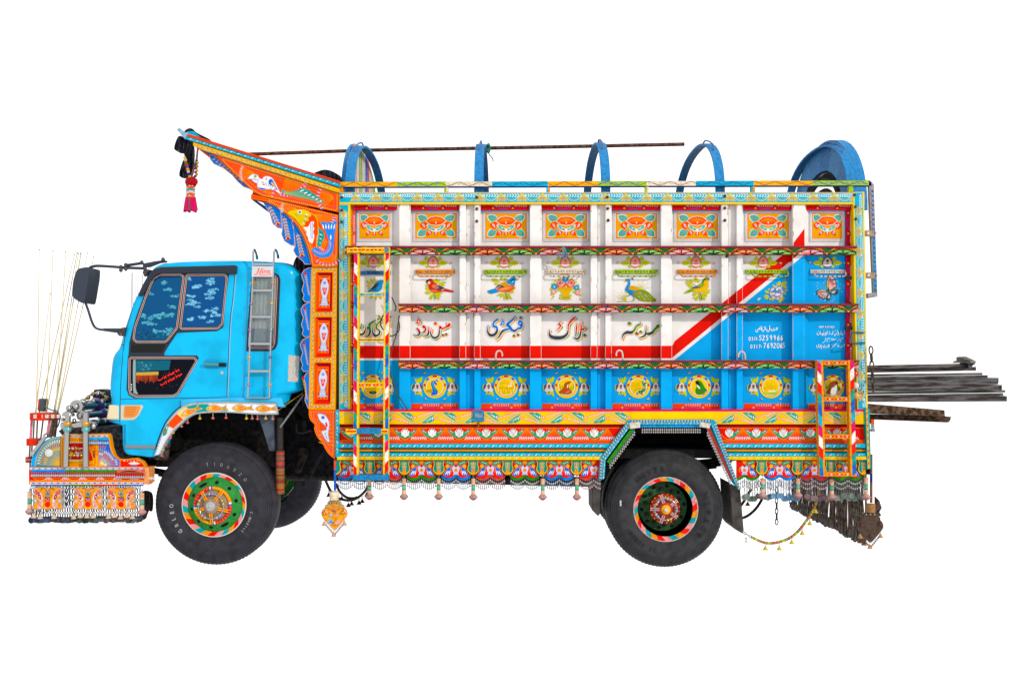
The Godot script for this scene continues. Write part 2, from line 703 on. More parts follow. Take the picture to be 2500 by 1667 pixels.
# gold strip with a vine of teal drops and white and red dots
func vine_band(a: Art, length: float, h: float, ground: Color, period := 24.0) -> void:
	var l0 := a.lev
	a.box2(0, 0, length, h, ground)
	a.lev = l0 + 1
	var p := PackedVector2Array()
	for i in int(length / 2.0) + 1:
		p.append(Vector2(i * 2.0, h * 0.5 + sin(i * 2.0 / period * PI) * h * 0.36))
	a.line(p, 0.7, paint("b58a20"))
	var u := period * 0.5
	var k := 0
	while u < length - period * 0.3:
		var up := 1.0 if k % 2 else -1.0
		a.lev = l0 + 1
		a.dot(u, h * (0.5 - 0.08 * up), h * 0.3, K.orange, 10, 0.8)
		a.lev = l0 + 2
		a.dot(u, h * (0.5 - 0.08 * up), h * 0.17, K.white, 10)
		for s in [-1.0, 1.0]:
			a.leaf(u + s * period * 0.36, h * (0.5 + 0.12 * up * s), u + s * period * 0.16, h * 0.5, h * 0.3, K.teal)
			a.leaf(u + s * period * 0.44, h * (0.5 - 0.2 * s), u + s * period * 0.32, h * 0.5, h * 0.14, K.white)
		a.lev = l0 + 3
		a.dot(u, h * (0.5 - 0.08 * up), h * 0.07, K.royal, 8)
		u += period
		k += 1
	a.lev = l0

# a row of small yellow half-moons with blue dots between two lines, along a path
func moon_row(a: Art, path: PackedVector2Array, step := 5.2, size := 2.0) -> void:
	var l0 := a.lev
	var left := 0.0
	var k := 0
	for i in path.size() - 1:
		var d := path[i + 1] - path[i]
		var len_ := d.length()
		d = d.normalized()
		var n := d.orthogonal()
		while left < len_:
			var q := path[i] + d * left
			a.lev = l0
			a.fan(PackedVector2Array([q - d * size, q - d * size * 0.7 + n * size, q + n * size * 1.4, q + d * size * 0.7 + n * size, q + d * size]), K.gold)
			a.lev = l0 + 1
			a.dot(q.x + n.x * size * 0.4, q.y + n.y * size * 0.4, size * 0.36, K.teal, 6)
			left += step
			k += 1
		left -= len_
	a.lev = l0

# yellow rays with blue and white ends fanning out of a corner
func ray_fan(a: Art, c: Vector2, r0: float, r1: float, a0: float, a1: float, n: int, col: Color, tip: Color, tip2: Color) -> void:
	for i in n:
		var t := a0 + (a1 - a0) * (i + 0.5) / n
		var d := Vector2(cos(t), sin(t))
		a.line(PackedVector2Array([c + d * r0, c + d * r1 * 0.8]), 0.5, col, false, 1.0)
		a.leaf(c.x + d.x * r1 * 0.78, c.y + d.y * r1 * 0.78, c.x + d.x * r1, c.y + d.y * r1, 1.5, tip if i % 2 else tip2)

func eye_flower(a: Art, full: bool) -> void:
	var hw := 50.7 if full else 37.0
	var l0 := a.lev
	a.box2(-hw - 6.5, -37.5, hw + 6.5, 38, paint("d6d8e2"))
	a.lev = l0 + 1
	a.box2(-hw - 5.2, -35.8, hw + 5.2, 35.8, K.white)
	a.lev = l0 + 2
	for s in [-1.0, 1.0]:
		hatch(a, Vector2(-hw - 4.8, s * 33.8), Vector2(hw + 4.8, s * 33.8), 2.8, K.gold, K.cyan, 3.0)
		hatch(a, Vector2(s * (hw + 3.2), -33), Vector2(s * (hw + 3.2), 33), 2.8, K.gold, K.cyan, 3.0)
	a.box2(-hw, -31, hw, 31, K.orange)
	a.lev = l0 + 3
	a.box2(-hw + 1.2, -29.8, hw - 1.2, 29.8, paint("f2a900"))
	a.lev = l0 + 4
	var r := RandomNumberGenerator.new()
	r.seed = 41
	for i in 26:
		var q := Vector2(r.randf_range(-hw + 4, hw - 4), r.randf_range(-28, 28))
		if absf(q.y) > 20 or absf(q.x) > hw - 10:
			a.dot(q.x, q.y, 0.7, K.orange, 5)
	var sx := 1.0 if full else 0.86
	for s in [-1.0, 1.0]:
		for k in ([0, 1] if full else [0]):
			var tip := Vector2(s * 47 * sx, -26) if k == 0 else Vector2(s * 46, 25)
			var base := Vector2(s * 15 * sx, -9) if k == 0 else Vector2(s * 20, 7)
			if not full:
				tip = Vector2(s * 35, -27)
			a.lev = l0 + 5
			a.leaf(tip.x, tip.y, base.x, base.y, 21, K.white, 0.5)
			a.lev = l0 + 6
			var c := tip.lerp(base, 0.06)
			a.leaf(c.x, c.y, base.x, base.y, 18, K.sea, 0.5)
			a.lev = l0 + 7
			var d := (base - tip).normalized()
			for i in 8:
				var q := tip.lerp(base, 0.2 + 0.075 * i)
				for t in [-1.0, 1.0]:
					var e: Vector2 = q - d.rotated(t * 0.9) * (6.5 - absf(i - 3.0))
					a.line(PackedVector2Array([q, e]), 0.7, K.teal, false, 0.4)
			a.line(PackedVector2Array([tip.lerp(base, 0.25), base]), 1.0, K.orange)
		a.lev = l0 + 7
		var red := PackedVector2Array([Vector2(s * 42 * sx, -3), Vector2(s * 30 * sx, -12), Vector2(s * 20 * sx, -9), Vector2(s * 22 * sx, 1), Vector2(s * 27 * sx, 10), Vector2(s * 36 * sx, 6)])
		a.poly(smooth(red, 3, true), K.gold)
		var red2 := PackedVector2Array([Vector2(s * 26 * sx, 25), Vector2(s * 22 * sx, 12), Vector2(s * 11, 10), Vector2(s * 8, 18), Vector2(s * 14, 23)])
		a.poly(smooth(red2, 3, true), K.gold)
		a.lev = l0 + 8
		for shape in [red, red2]:
			var m := Vector2.ZERO
			for q in shape: m += q / shape.size()
			var inner := PackedVector2Array()
			for q in shape: inner.append(m + (q - m) * 0.84)
			a.poly(smooth(inner, 3, true), K.orange)
		a.lev = l0 + 9
		a.leaf(s * 33 * sx, -6, s * 27 * sx, 4, 4.5, K.white, 0.5)
		a.leaf(s * 18, 12, s * 13, 20, 4, K.white, 0.5)
		a.lev = l0 + 10
		a.leaf(s * 31.5 * sx, -3.5, s * 28.5 * sx, 1.5, 2, K.royal, 0.5)
		a.leaf(s * 16.8, 14, s * 14.2, 18, 1.8, K.royal, 0.5)
	a.lev = l0 + 7
	a.dot(0, 19, 6.5, K.gold, 12)
	a.lev = l0 + 8
	a.dot(0, 19, 5.2, K.orange, 12)
	a.leaf(0, 14, 0, 23, 2.4, K.white, 0.5)
	# the mouth-like pair of leaves, then the eye
	var mouth := smooth(xy([-23, -3, -12, 0, 0, 7, 12, 0, 23, -3, 14, 10, 0, 14, -14, 10]), 3, true)
	a.lev = l0 + 9
	a.poly(mouth, K.white)
	a.lev = l0 + 10
	for s in [-1.0, 1.0]:
		a.leaf(s * 20.5, -1.5, s * 1.5, 11.5, 8.5, K.sea, 0.5)
	a.lev = l0 + 11
	for s in [-1.0, 1.0]:
		a.leaf(s * 13, 2.5, s * 5, 8.5, 2.2, K.white, 0.5)
		a.leaf(s * 9, 6, s * 5, 9, 1.6, K.royal, 0.5)
	for k in 2:
		a.lev = l0 + 11 + k
		a.leaf(-26 + k * 1.8, -12.6, 26 - k * 1.8, -12.6, 24 - k * 2.6, K.white if k == 0 else K.orange, 0.5)
		a.leaf(26 - k * 1.8, -12.6, -26 + k * 1.8, -12.6, 24 - k * 2.6, K.white if k == 0 else K.orange, 0.5)
	a.lev = l0 + 13
	for k in 5:
		a.line(ring(Vector2(0, -9.5), 3.0 + k * 3.6, 2.4 + k * 1.75, 14, PI, TAU), 0.8, K.gold)
	a.dot(0, -8, 1.6, K.white, 8, 1.4)
	a.lev = l0

func rose(a: Art, grey := false) -> void:
	var l0 := a.lev
	var r := RandomNumberGenerator.new()
	r.seed = 7
	var g1: Color = K.leafy
	var g2: Color = K.lime
	for s in [-1.0, 1.0]:
		a.lev = l0
		a.leaf(s * 36, 1.5, s * 12, 1.5, 12, g1, 0.6)
		for k in 5:
			var t := 0.35 + 0.2 * k
			a.leaf(s * 9, -3, s * (13 + 11 * cos(t)), -4 - 13 * sin(t), 3.4, g1 if k % 2 else g2)
			a.leaf(s * 8, 5, s * (8 + 12 * cos(t)), 6 + 9.5 * sin(t), 3.2, g1 if k % 2 else g2)
		a.lev = l0 + 1
		a.leaf(s * 34, 2.8, s * 13, 3, 4.5, g2, 0.6)
		a.leaf(s * 47, 1.5 + s, s * 38, 1.0 + s * 0.5, 5.5, (K.coral if not grey else K.plum).lerp(K.white, 0.25), 0.55)
		a.lev = l0 + 2
		a.leaf(s * 45, 0.8 + s, s * 39.5, 0.5, 2.4, K.white, 0.5)
	a.lev = l0 + 1
	a.line(ring(Vector2(0, -2), 12, 13, 8, -2.2, -0.9), 1.6, K.green)
	var base: Color = K.coral if not grey else paint("6b4a4c")
	a.lev = l0 + 2
	a.dot(0, 0, 13.4, base, 24)
	a.lev = l0 + 3
	a.dot(0, 0.8, 11.2, base.lerp(K.blush, 0.35), 20)
	a.lev = l0 + 4
	a.dot(0, -4.5, 6.2, K.blush if not grey else K.off, 14, 1.1)
	for s in [-1.0, 1.0]:
		for k in 5:
			var t := -0.5 + 0.32 * k
			a.leaf(s * 2.5, 3, s * (2.5 + 9.5 * cos(t)), 3.5 - 10 * sin(t), 2.6, K.blush if not grey else K.off)
	a.lev = l0 + 5
	a.dot(0, -3.5, 3.8, base, 12, 1.2)
	a.leaf(-11, 4.6, 11, 4.6, 1.0, base, 0.5)
	a.fan(ring(Vector2(0, 5.2), 10.5, 4.6, 12, 0, PI), K.white.lerp(base, 0.12))
	a.lev = l0 + 6
	a.dot(0, -2, 1.6, K.amber if not grey else K.plum, 8, 1.6)
	a.lev = l0

func sprig(a: Art, leaves: Array) -> void:
	for q in leaves:
		a.leaf(q[2], q[3], q[0], q[1], q[4], K.leafy, 0.5)
	a.lev += 1
	for q in leaves:
		a.leaf(lerpf(q[2], q[0], 0.1) + 0.6, lerpf(q[3], q[1], 0.1) + 0.8, lerpf(q[2], q[0], 0.8) + 0.6, lerpf(q[3], q[1], 0.8) + 0.8, q[4] * 0.4, K.lime, 0.5)
	a.lev -= 1

func body(a: Art, flat: Array, col: Color, edge := Color.TRANSPARENT, n := 4) -> void:
	var p := smooth(xy(flat), n, true)
	a.poly(p, col)
	if edge.a > 0.0:
		a.lev += 0.5
		a.line(p, 0.6, edge, true)
		a.lev -= 0.5

# the birds and flowers of the second row, in pixels of the photograph
func cardinal(a: Art) -> void:
	var l0 := a.lev
	a.here(990, 600, 1.0 / 7.84)
	sprig(a, [[590, 720, 530, 640, 50], [600, 720, 590, 620, 50], [600, 720, 660, 640, 40], [620, 720, 790, 695, 40], [630, 740, 760, 755, 50], [450, 790, 375, 745, 40], [460, 850, 375, 800, 50], [510, 900, 365, 890, 75], [530, 910, 460, 1030, 60], [570, 900, 680, 970, 60], [570, 920, 655, 1035, 50], [580, 900, 725, 895, 36], [510, 930, 490, 1030, 40]])
	a.up(2)
	a.line(xy([535, 890, 565, 1030]), 26, K.lime)
	a.line(xy([548, 890, 578, 1030]), 9, K.green)
	body(a, [440, 640, 500, 635, 550, 700, 640, 760, 740, 810, 920, 865, 880, 890, 720, 870, 640, 895, 560, 898, 480, 860, 440, 800, 430, 740, 395, 700, 395, 670], paint("d8301c"), K.maroon)
	a.up()
	body(a, [390, 690, 410, 655, 440, 650, 430, 700, 430, 745, 410, 720], K.black)
	body(a, [500, 760, 560, 735, 640, 770, 590, 800, 540, 815], paint("f4602c"))
	body(a, [550, 815, 640, 768, 745, 810, 700, 835, 610, 835], K.slate)
	a.leaf(470, 850, 660, 880, 40, paint("f07038"), 0.5)
	a.up()
	a.dot(447, 710, 26, K.white, 12)
	for k in 4:
		a.line(xy([520 + k * 28, 800 - k * 4, 535 + k * 28, 755 + k * 2]), 7, K.blush)
	a.line(xy([560, 820, 640, 800]), 8, K.white)
	a.leaf(680, 855, 750, 825, 22, K.blush)
	a.up()
	a.dot(447, 710, 12, K.coral, 8)
	a.leaf(385, 690, 410, 700, 22, K.coral)
	a.lev = l0
	a.here()

func orange_bird(a: Art) -> void:
	var l0 := a.lev
	a.here(990, 600, 1.0 / 7.84)
	sprig(a, [[1820, 710, 1640, 620, 34], [1800, 690, 1640, 665, 34], [1800, 740, 1690, 720, 50], [1840, 680, 1830, 590, 50], [1880, 680, 1915, 600, 40], [1910, 690, 1950, 620, 30], [1830, 720, 1700, 600, 16], [1860, 895, 1740, 960, 36], [1890, 900, 1810, 990, 60], [1900, 930, 1900, 1040, 50], [1940, 900, 2010, 960, 50], [1950, 940, 2040, 1020, 46], [1980, 890, 2085, 880, 40], [2050, 860, 2115, 790, 30]])
	a.up(2)
	a.line(xy([1915, 900, 1960, 1035]), 26, K.lime)
	a.line(xy([1905, 895, 1945, 1020]), 8, K.slate)
	body(a, [1570, 870, 1600, 850, 1740, 815, 1800, 870, 1760, 890, 1650, 915, 1600, 905], paint("1795e0"), K.navy)
	body(a, [1740, 830, 1850, 790, 1980, 760, 2085, 770, 2070, 830, 1990, 880, 1900, 885, 1800, 870], paint("f0641c"), K.rust)
	a.up()
	body(a, [1930, 690, 1990, 640, 2040, 600, 2100, 605, 2135, 645, 2100, 680, 2085, 760, 2020, 745, 1960, 720], paint("1795e0"), K.navy)
	body(a, [1800, 745, 1860, 700, 1930, 695, 1975, 750, 1930, 790, 1850, 770], paint("e0a010"), K.rust)
	body(a, [1720, 800, 1800, 745, 1890, 790, 1800, 800], K.slate)
	a.leaf(1780, 850, 2050, 790, 50, paint("f8a060"), 0.6)
	a.up()
	a.line(xy([2020, 690, 2060, 645, 2110, 630]), 22, K.black, false, 8)
	a.leaf(2030, 705, 2065, 670, 14, K.white)
	a.leaf(2105, 630, 2138, 655, 26, K.gold)
	a.line(xy([1740, 800, 1830, 770]), 6, K.white)
	a.line(xy([1990, 660, 2050, 615]), 14, K.cyan, false, 4)
	a.line(xy([1620, 880, 1740, 845]), 10, K.cyan, false, 4)
	a.lev = l0
	a.here()

func flower_basket(a: Art) -> void:
	var l0 := a.lev
	a.here(1320, 600, 1.0 / 7.84)
	a.line(smooth(xy([380, 620, 400, 555, 460, 535, 520, 550, 550, 610]), 4), 24, K.amber)
	sprig(a, [[300, 720, 200, 735, 60], [300, 690, 270, 650, 50], [400, 640, 320, 640, 40], [560, 640, 630, 620, 40], [660, 720, 690, 675, 50], [690, 740, 740, 760, 50], [230, 870, 180, 800, 50], [270, 850, 330, 880, 60], [250, 920, 185, 930, 50], [250, 940, 240, 990, 40], [690, 850, 620, 900, 60], [730, 850, 780, 830, 50], [740, 930, 780, 960, 50], [400, 990, 350, 990, 40], [540, 990, 590, 930, 50], [400, 980, 370, 920, 40]])
	a.up(2)
	body(a, [325, 805, 620, 805, 560, 900, 545, 980, 590, 1010, 560, 1025, 480, 1030, 390, 1022, 360, 1008, 420, 980, 400, 900], paint("c8d020"))
	a.up()
	body(a, [350, 815, 595, 815, 540, 890, 525, 985, 555, 1000, 410, 1000, 440, 980, 420, 890], paint("f0b400"), K.rust, 3)
	for q in [[370, 720, 62], [590, 715, 68]]:
		a.dot(q[0], q[1], q[2], K.coral, 18)
	a.fan(xy([320, 770, 480, 700, 640, 775, 640, 800, 330, 800]), K.coral)
	a.up()
	for q in [[370, 715], [590, 710]]:
		a.petals(q[0], q[1], 20, 56, 9, 16, K.blush)
		a.dot(q[0], q[1], 22, K.plum, 10)
	for k in 5:
		a.line(xy([350 + k * 16, 790 - k * 3, 420 + k * 12, 740 - k * 8]), 9, K.blush)
		a.line(xy([620 - k * 16, 790 - k * 3, 550 - k * 12, 740 - k * 8]), 9, K.blush)
	a.fan(xy([445, 805, 485, 750, 520, 805]), K.leafy)
	for k in 6:
		a.line(xy([345 + k * 46, 820, 365 + k * 42, 835]), 8, K.rust)
	a.line(xy([415, 992, 550, 992]), 10, K.rust)
	a.up()
	for q in [[475, 635, 60, 0], [262, 785, 58, 0], [688, 800, 52, 0], [250, 880, 48, 1], [712, 890, 52, 1]]:
		var c: Color = K.royal if q[3] == 0 else K.coral
		a.dot(q[0], q[1], q[2], c, 14)
		a.up()
		a.petals(q[0], q[1], q[2] * 0.25, q[2] * 0.98, 10, q[2] * 0.4, K.cyan if q[3] == 0 else K.blush)
		a.up()
		a.dot(q[0], q[1], q[2] * 0.22, K.white, 8)
		a.up(-2)
	a.leaf(210, 1020, 240, 990, 26, K.blush)
	a.leaf(790, 1040, 750, 990, 34, K.blush)
	a.lev = l0
	a.here()

func peacock(a: Art) -> void:
	var l0 := a.lev
	a.here(1320, 600, 1.0 / 7.84)
	for k in 14:
		var t := -2.9 + k * 0.11
		a.line(PackedVector2Array([Vector2(1640, 1050), Vector2(1640, 1050) + Vector2(cos(t), sin(t)) * (150 + 45 * (k % 3))]), 7, K.leafy, false, 2)
	for k in 16:
		var t := -2.5 + k * 0.16
		a.line(PackedVector2Array([Vector2(1900, 850), Vector2(1900, 850) + Vector2(cos(t), sin(t)) * (130 + 40 * (k % 3))]), 6, K.leafy, false, 2)
	a.line(xy([1470, 1062, 1700, 1066, 1900, 1060]), 12, K.lime, false, 3)
	a.up()
	body(a, [1760, 930, 1800, 880, 1880, 840, 1990, 850, 2080, 900, 2130, 960, 2210, 1030, 2190, 1062, 2050, 1070, 1920, 1050, 1830, 1000], paint("7da018"), K.green)
	body(a, [1690, 830, 1700, 785, 1750, 765, 1830, 785, 1890, 830, 1860, 850, 1760, 850], paint("e8a800"), K.rust)
	body(a, [1620, 660, 1650, 632, 1695, 636, 1715, 690, 1712, 760, 1690, 800, 1700, 835, 1760, 860, 1870, 842, 1800, 900, 1760, 950, 1690, 905, 1640, 880, 1618, 830, 1640, 780, 1665, 740, 1670, 690], paint("1890d8"), K.navy)
	a.up()
	for i in 30:
		var q := Vector2(1800 + (i % 6) * 62 + (i / 6) * 30, 880 + (i / 6) * 38 + (i % 6) * 14)
		if q.y < 1055 and q.x < 2150:
			a.leaf(q.x, q.y, q.x + 46, q.y + 24, 14, K.leafy if i % 2 else K.lime)
	a.line(smooth(xy([1650, 660, 1690, 700, 1680, 780, 1645, 830, 1660, 880]), 4), 16, K.cyan, false, 5)
	a.leaf(1740, 880, 1850, 850, 22, K.cyan)
	a.line(smooth(xy([1700, 640, 1740, 630]), 2), 5, K.navy)
	a.leaf(1740, 605, 1780, 655, 30, K.royal)
	a.leaf(1608, 695, 1632, 672, 18, K.gold)
	a.line(smooth(xy([1690, 905, 1715, 945, 1645, 965]), 3), 10, K.navy)
	a.line(smooth(xy([1760, 945, 1790, 1020, 1750, 1055]), 3), 10, K.navy)
	a.line(xy([1790, 1020, 1810, 1030]), 8, K.navy)
	a.up()
	for q in [[1818, 900], [1905, 890], [1880, 965], [1945, 950], [2010, 938], [1985, 1010], [2065, 1005]]:
		a.dot(q[0] - 6, q[1], 15, K.coral, 8)
		a.dot(q[0] + 10, q[1] - 4, 13, K.royal, 8)
		a.dot(q[0] + 4, q[1] + 8, 10, K.white, 6)
	a.dot(1668, 652, 9, K.white, 8)
	a.lev = l0
	a.here()

func parrot(a: Art) -> void:
	var l0 := a.lev
	a.here(1650, 600, 1.0 / 11.2)
	sprig(a, [[560, 1010, 540, 850, 100], [500, 1000, 370, 930, 70], [600, 1010, 605, 910, 60], [620, 1020, 655, 950, 60], [420, 1000, 260, 995, 60], [440, 1040, 285, 1060, 70], [500, 1080, 345, 1120, 90], [600, 1300, 455, 1345, 110], [610, 1360, 540, 1500, 110], [520, 1390, 450, 1450, 34], [700, 1300, 860, 1390, 110], [710, 1350, 810, 1485, 80], [760, 1275, 945, 1270, 90], [840, 1240, 960, 1195, 50]])
	a.line(xy([280, 935, 560, 1080]), 14, K.lime)
	a.up(2)
	a.line(xy([645, 1290, 695, 1495]), 52, K.lime)
	a.line(xy([672, 1290, 712, 1485]), 16, K.green)
	body(a, [225, 1300, 330, 1210, 430, 1165, 560, 1160, 480, 1230, 350, 1285], paint("a8c010"), K.green)
	body(a, [760, 1000, 790, 930, 860, 900, 890, 960, 885, 1040, 900, 1100, 870, 1190, 790, 1250, 680, 1280, 560, 1270, 450, 1245, 540, 1180, 680, 1150, 770, 1080], paint("f6c000"), K.rust)
	a.up()
	body(a, [715, 1010, 745, 930, 800, 880, 860, 868, 905, 890, 880, 920, 820, 930, 775, 970, 755, 1020], K.green)
	body(a, [600, 1080, 660, 1040, 740, 1010, 785, 1040, 770, 1090, 700, 1140, 650, 1120], paint("86b414"), K.dark_green)
	body(a, [410, 1170, 560, 1090, 640, 1120, 680, 1150, 560, 1165], paint("5a6a80"))
	a.leaf(570, 1090, 690, 1130, 26, K.coral)
	a.leaf(300, 1275, 540, 1180, 22, K.green)
	a.up()
	a.dot(908, 928, 22, K.coral, 10)
	a.dot(845, 905, 9, K.white, 6)
	a.lev = l0
	a.here()

func blue_rose(a: Art) -> void:
	var l0 := a.lev
	a.here(1810, 600, 1.0 / 7.84)
	sprig(a, [[770, 790, 860, 680, 90], [760, 740, 700, 690, 60], [740, 750, 660, 730, 40], [800, 800, 890, 790, 40], [820, 850, 895, 850, 40], [820, 870, 845, 940, 40], [540, 900, 450, 870, 50], [540, 860, 520, 820, 44], [530, 960, 440, 1000, 90], [540, 990, 560, 1050, 40], [570, 1000, 620, 1050, 40], [740, 1030, 830, 1000, 80], [720, 1030, 760, 1080, 60], [600, 790, 640, 750, 50]])
	a.line(xy([790, 690, 850, 630]), 6, K.lime)
	a.line(xy([410, 970, 450, 940]), 6, K.lime)
	a.leaf(840, 630, 900, 590, 34, K.plum)
	a.leaf(305, 1045, 375, 995, 44, K.off)
	a.up(2)
	a.dot(680, 900, 135, paint("8a8fb8"), 20)
	a.up()
	for k in 16:
		var t := TAU * k / 16
		a.leaf(680 + cos(t) * 88, 900 + sin(t) * 88, 680 + cos(t + 0.35) * 142, 900 + sin(t + 0.35) * 142, 44, K.off if k % 2 else paint("b9a8b8"))
	a.up()
	for k in 9:
		var t := TAU * k / 9
		a.leaf(660 + cos(t) * 30, 880 + sin(t) * 30, 660 + cos(t + 0.5) * 86, 880 + sin(t + 0.5) * 86, 34, K.white if k % 2 else paint("6f86c0"))
	a.up()
	a.dot(640, 860, 30, K.blue, 10)
	a.fan(ring(Vector2(690, 920), 58, 40, 10, -0.3, PI - 0.3), K.white)
	a.lev = l0
	a.here()

func butterfly(a: Art) -> void:
	var l0 := a.lev
	a.here(1810, 600, 1.0 / 7.84)
	for k in 22:
		var t := 1.0 + k * 0.25
		a.line(PackedVector2Array([Vector2(1690, 860), Vector2(1690, 860) + Vector2(cos(t), sin(t) * 0.9) * (190 + 40 * (k % 3))]), 5, K.lime, false, 2)
		a.dot(1690 + cos(t + 0.1) * (200 + 34 * (k % 4)), 860 + sin(t + 0.1) * (190 + 20 * (k % 3)), 7, K.white, 6)
	a.up()
	var wings := [[1680, 860, 1650, 720, 1660, 610, 1710, 570, 1770, 600, 1815, 690, 1830, 770, 1780, 820], [1640, 890, 1560, 860, 1480, 850, 1440, 880, 1470, 960, 1540, 1010, 1600, 1020, 1640, 960], [1710, 890, 1770, 840, 1840, 835, 1860, 880, 1830, 935, 1760, 930], [1680, 920, 1640, 980, 1630, 1025, 1670, 1042, 1710, 1010, 1700, 950]]
	for i in 4:
		body(a, wings[i], K.slate)
	a.up()
	for i in 4:
		var m := Vector2.ZERO
		var p := xy(wings[i])
		for q in p: m += q / p.size()
		var inner := PackedVector2Array()
		for q in p: inner.append(m + (q - m) * 0.88)
		a.poly(smooth(inner, 3, true), paint("a8707c") if i < 2 else K.slate)
	a.up()
	a.line(smooth(xy([1660, 800, 1655, 690, 1675, 620, 1705, 585]), 4), 26, K.gold, false, 14)
	a.line(smooth(xy([1610, 868, 1530, 858, 1465, 880]), 4), 22, K.gold, false, 12)
	for k in 6:
		a.leaf(1690, 850, 1690 + k * 22, 660 + k * 20, 17, K.blush)
		a.leaf(1640, 900, 1490 + k * 24, 905 + k * 22, 15, paint("cfc4dc"))
		a.leaf(1720, 890, 1830 - k * 8, 850 + k * 14, 9, K.off)
		a.leaf(1685, 930, 1645 + k * 11, 1025 - absf(k - 2) * 4, 8, K.off)
	for q in [[1740, 620, 26], [1780, 690, 24], [1790, 765, 22], [1490, 925, 18], [1525, 955, 17], [1565, 985, 16]]:
		a.dot(q[0], q[1], q[2], K.blush, 8)
	a.up()
	a.line(xy([1655, 845, 1690, 900, 1740, 970]), 34, K.slate, false, 8)
	a.dot(1655, 850, 20, K.slate, 8)
	a.lev = l0
	a.here()

func blue_bird(a: Art) -> void:
	var l0 := a.lev
	a.here(800, 420, 1.0 / 3.335)
	sprig(a, [[360, 930, 310, 880, 20], [370, 920, 345, 865, 20], [380, 915, 375, 860, 18], [350, 940, 310, 920, 16], [360, 950, 320, 950, 16], [380, 1000, 340, 1030, 18], [395, 1005, 390, 1045, 18], [410, 1000, 440, 1035, 18], [420, 990, 455, 1000, 14], [395, 905, 405, 870, 16]])
	a.up(2)
	body(a, [325, 975, 370, 930, 400, 890, 430, 878, 455, 885, 445, 915, 440, 950, 410, 975, 370, 972], paint("1890e0"), K.navy)
	a.up()
	body(a, [355, 945, 400, 905, 420, 905, 400, 935, 370, 955], K.slate)
	a.leaf(410, 960, 440, 920, 10, K.cyan)
	a.lev = l0
	a.here()

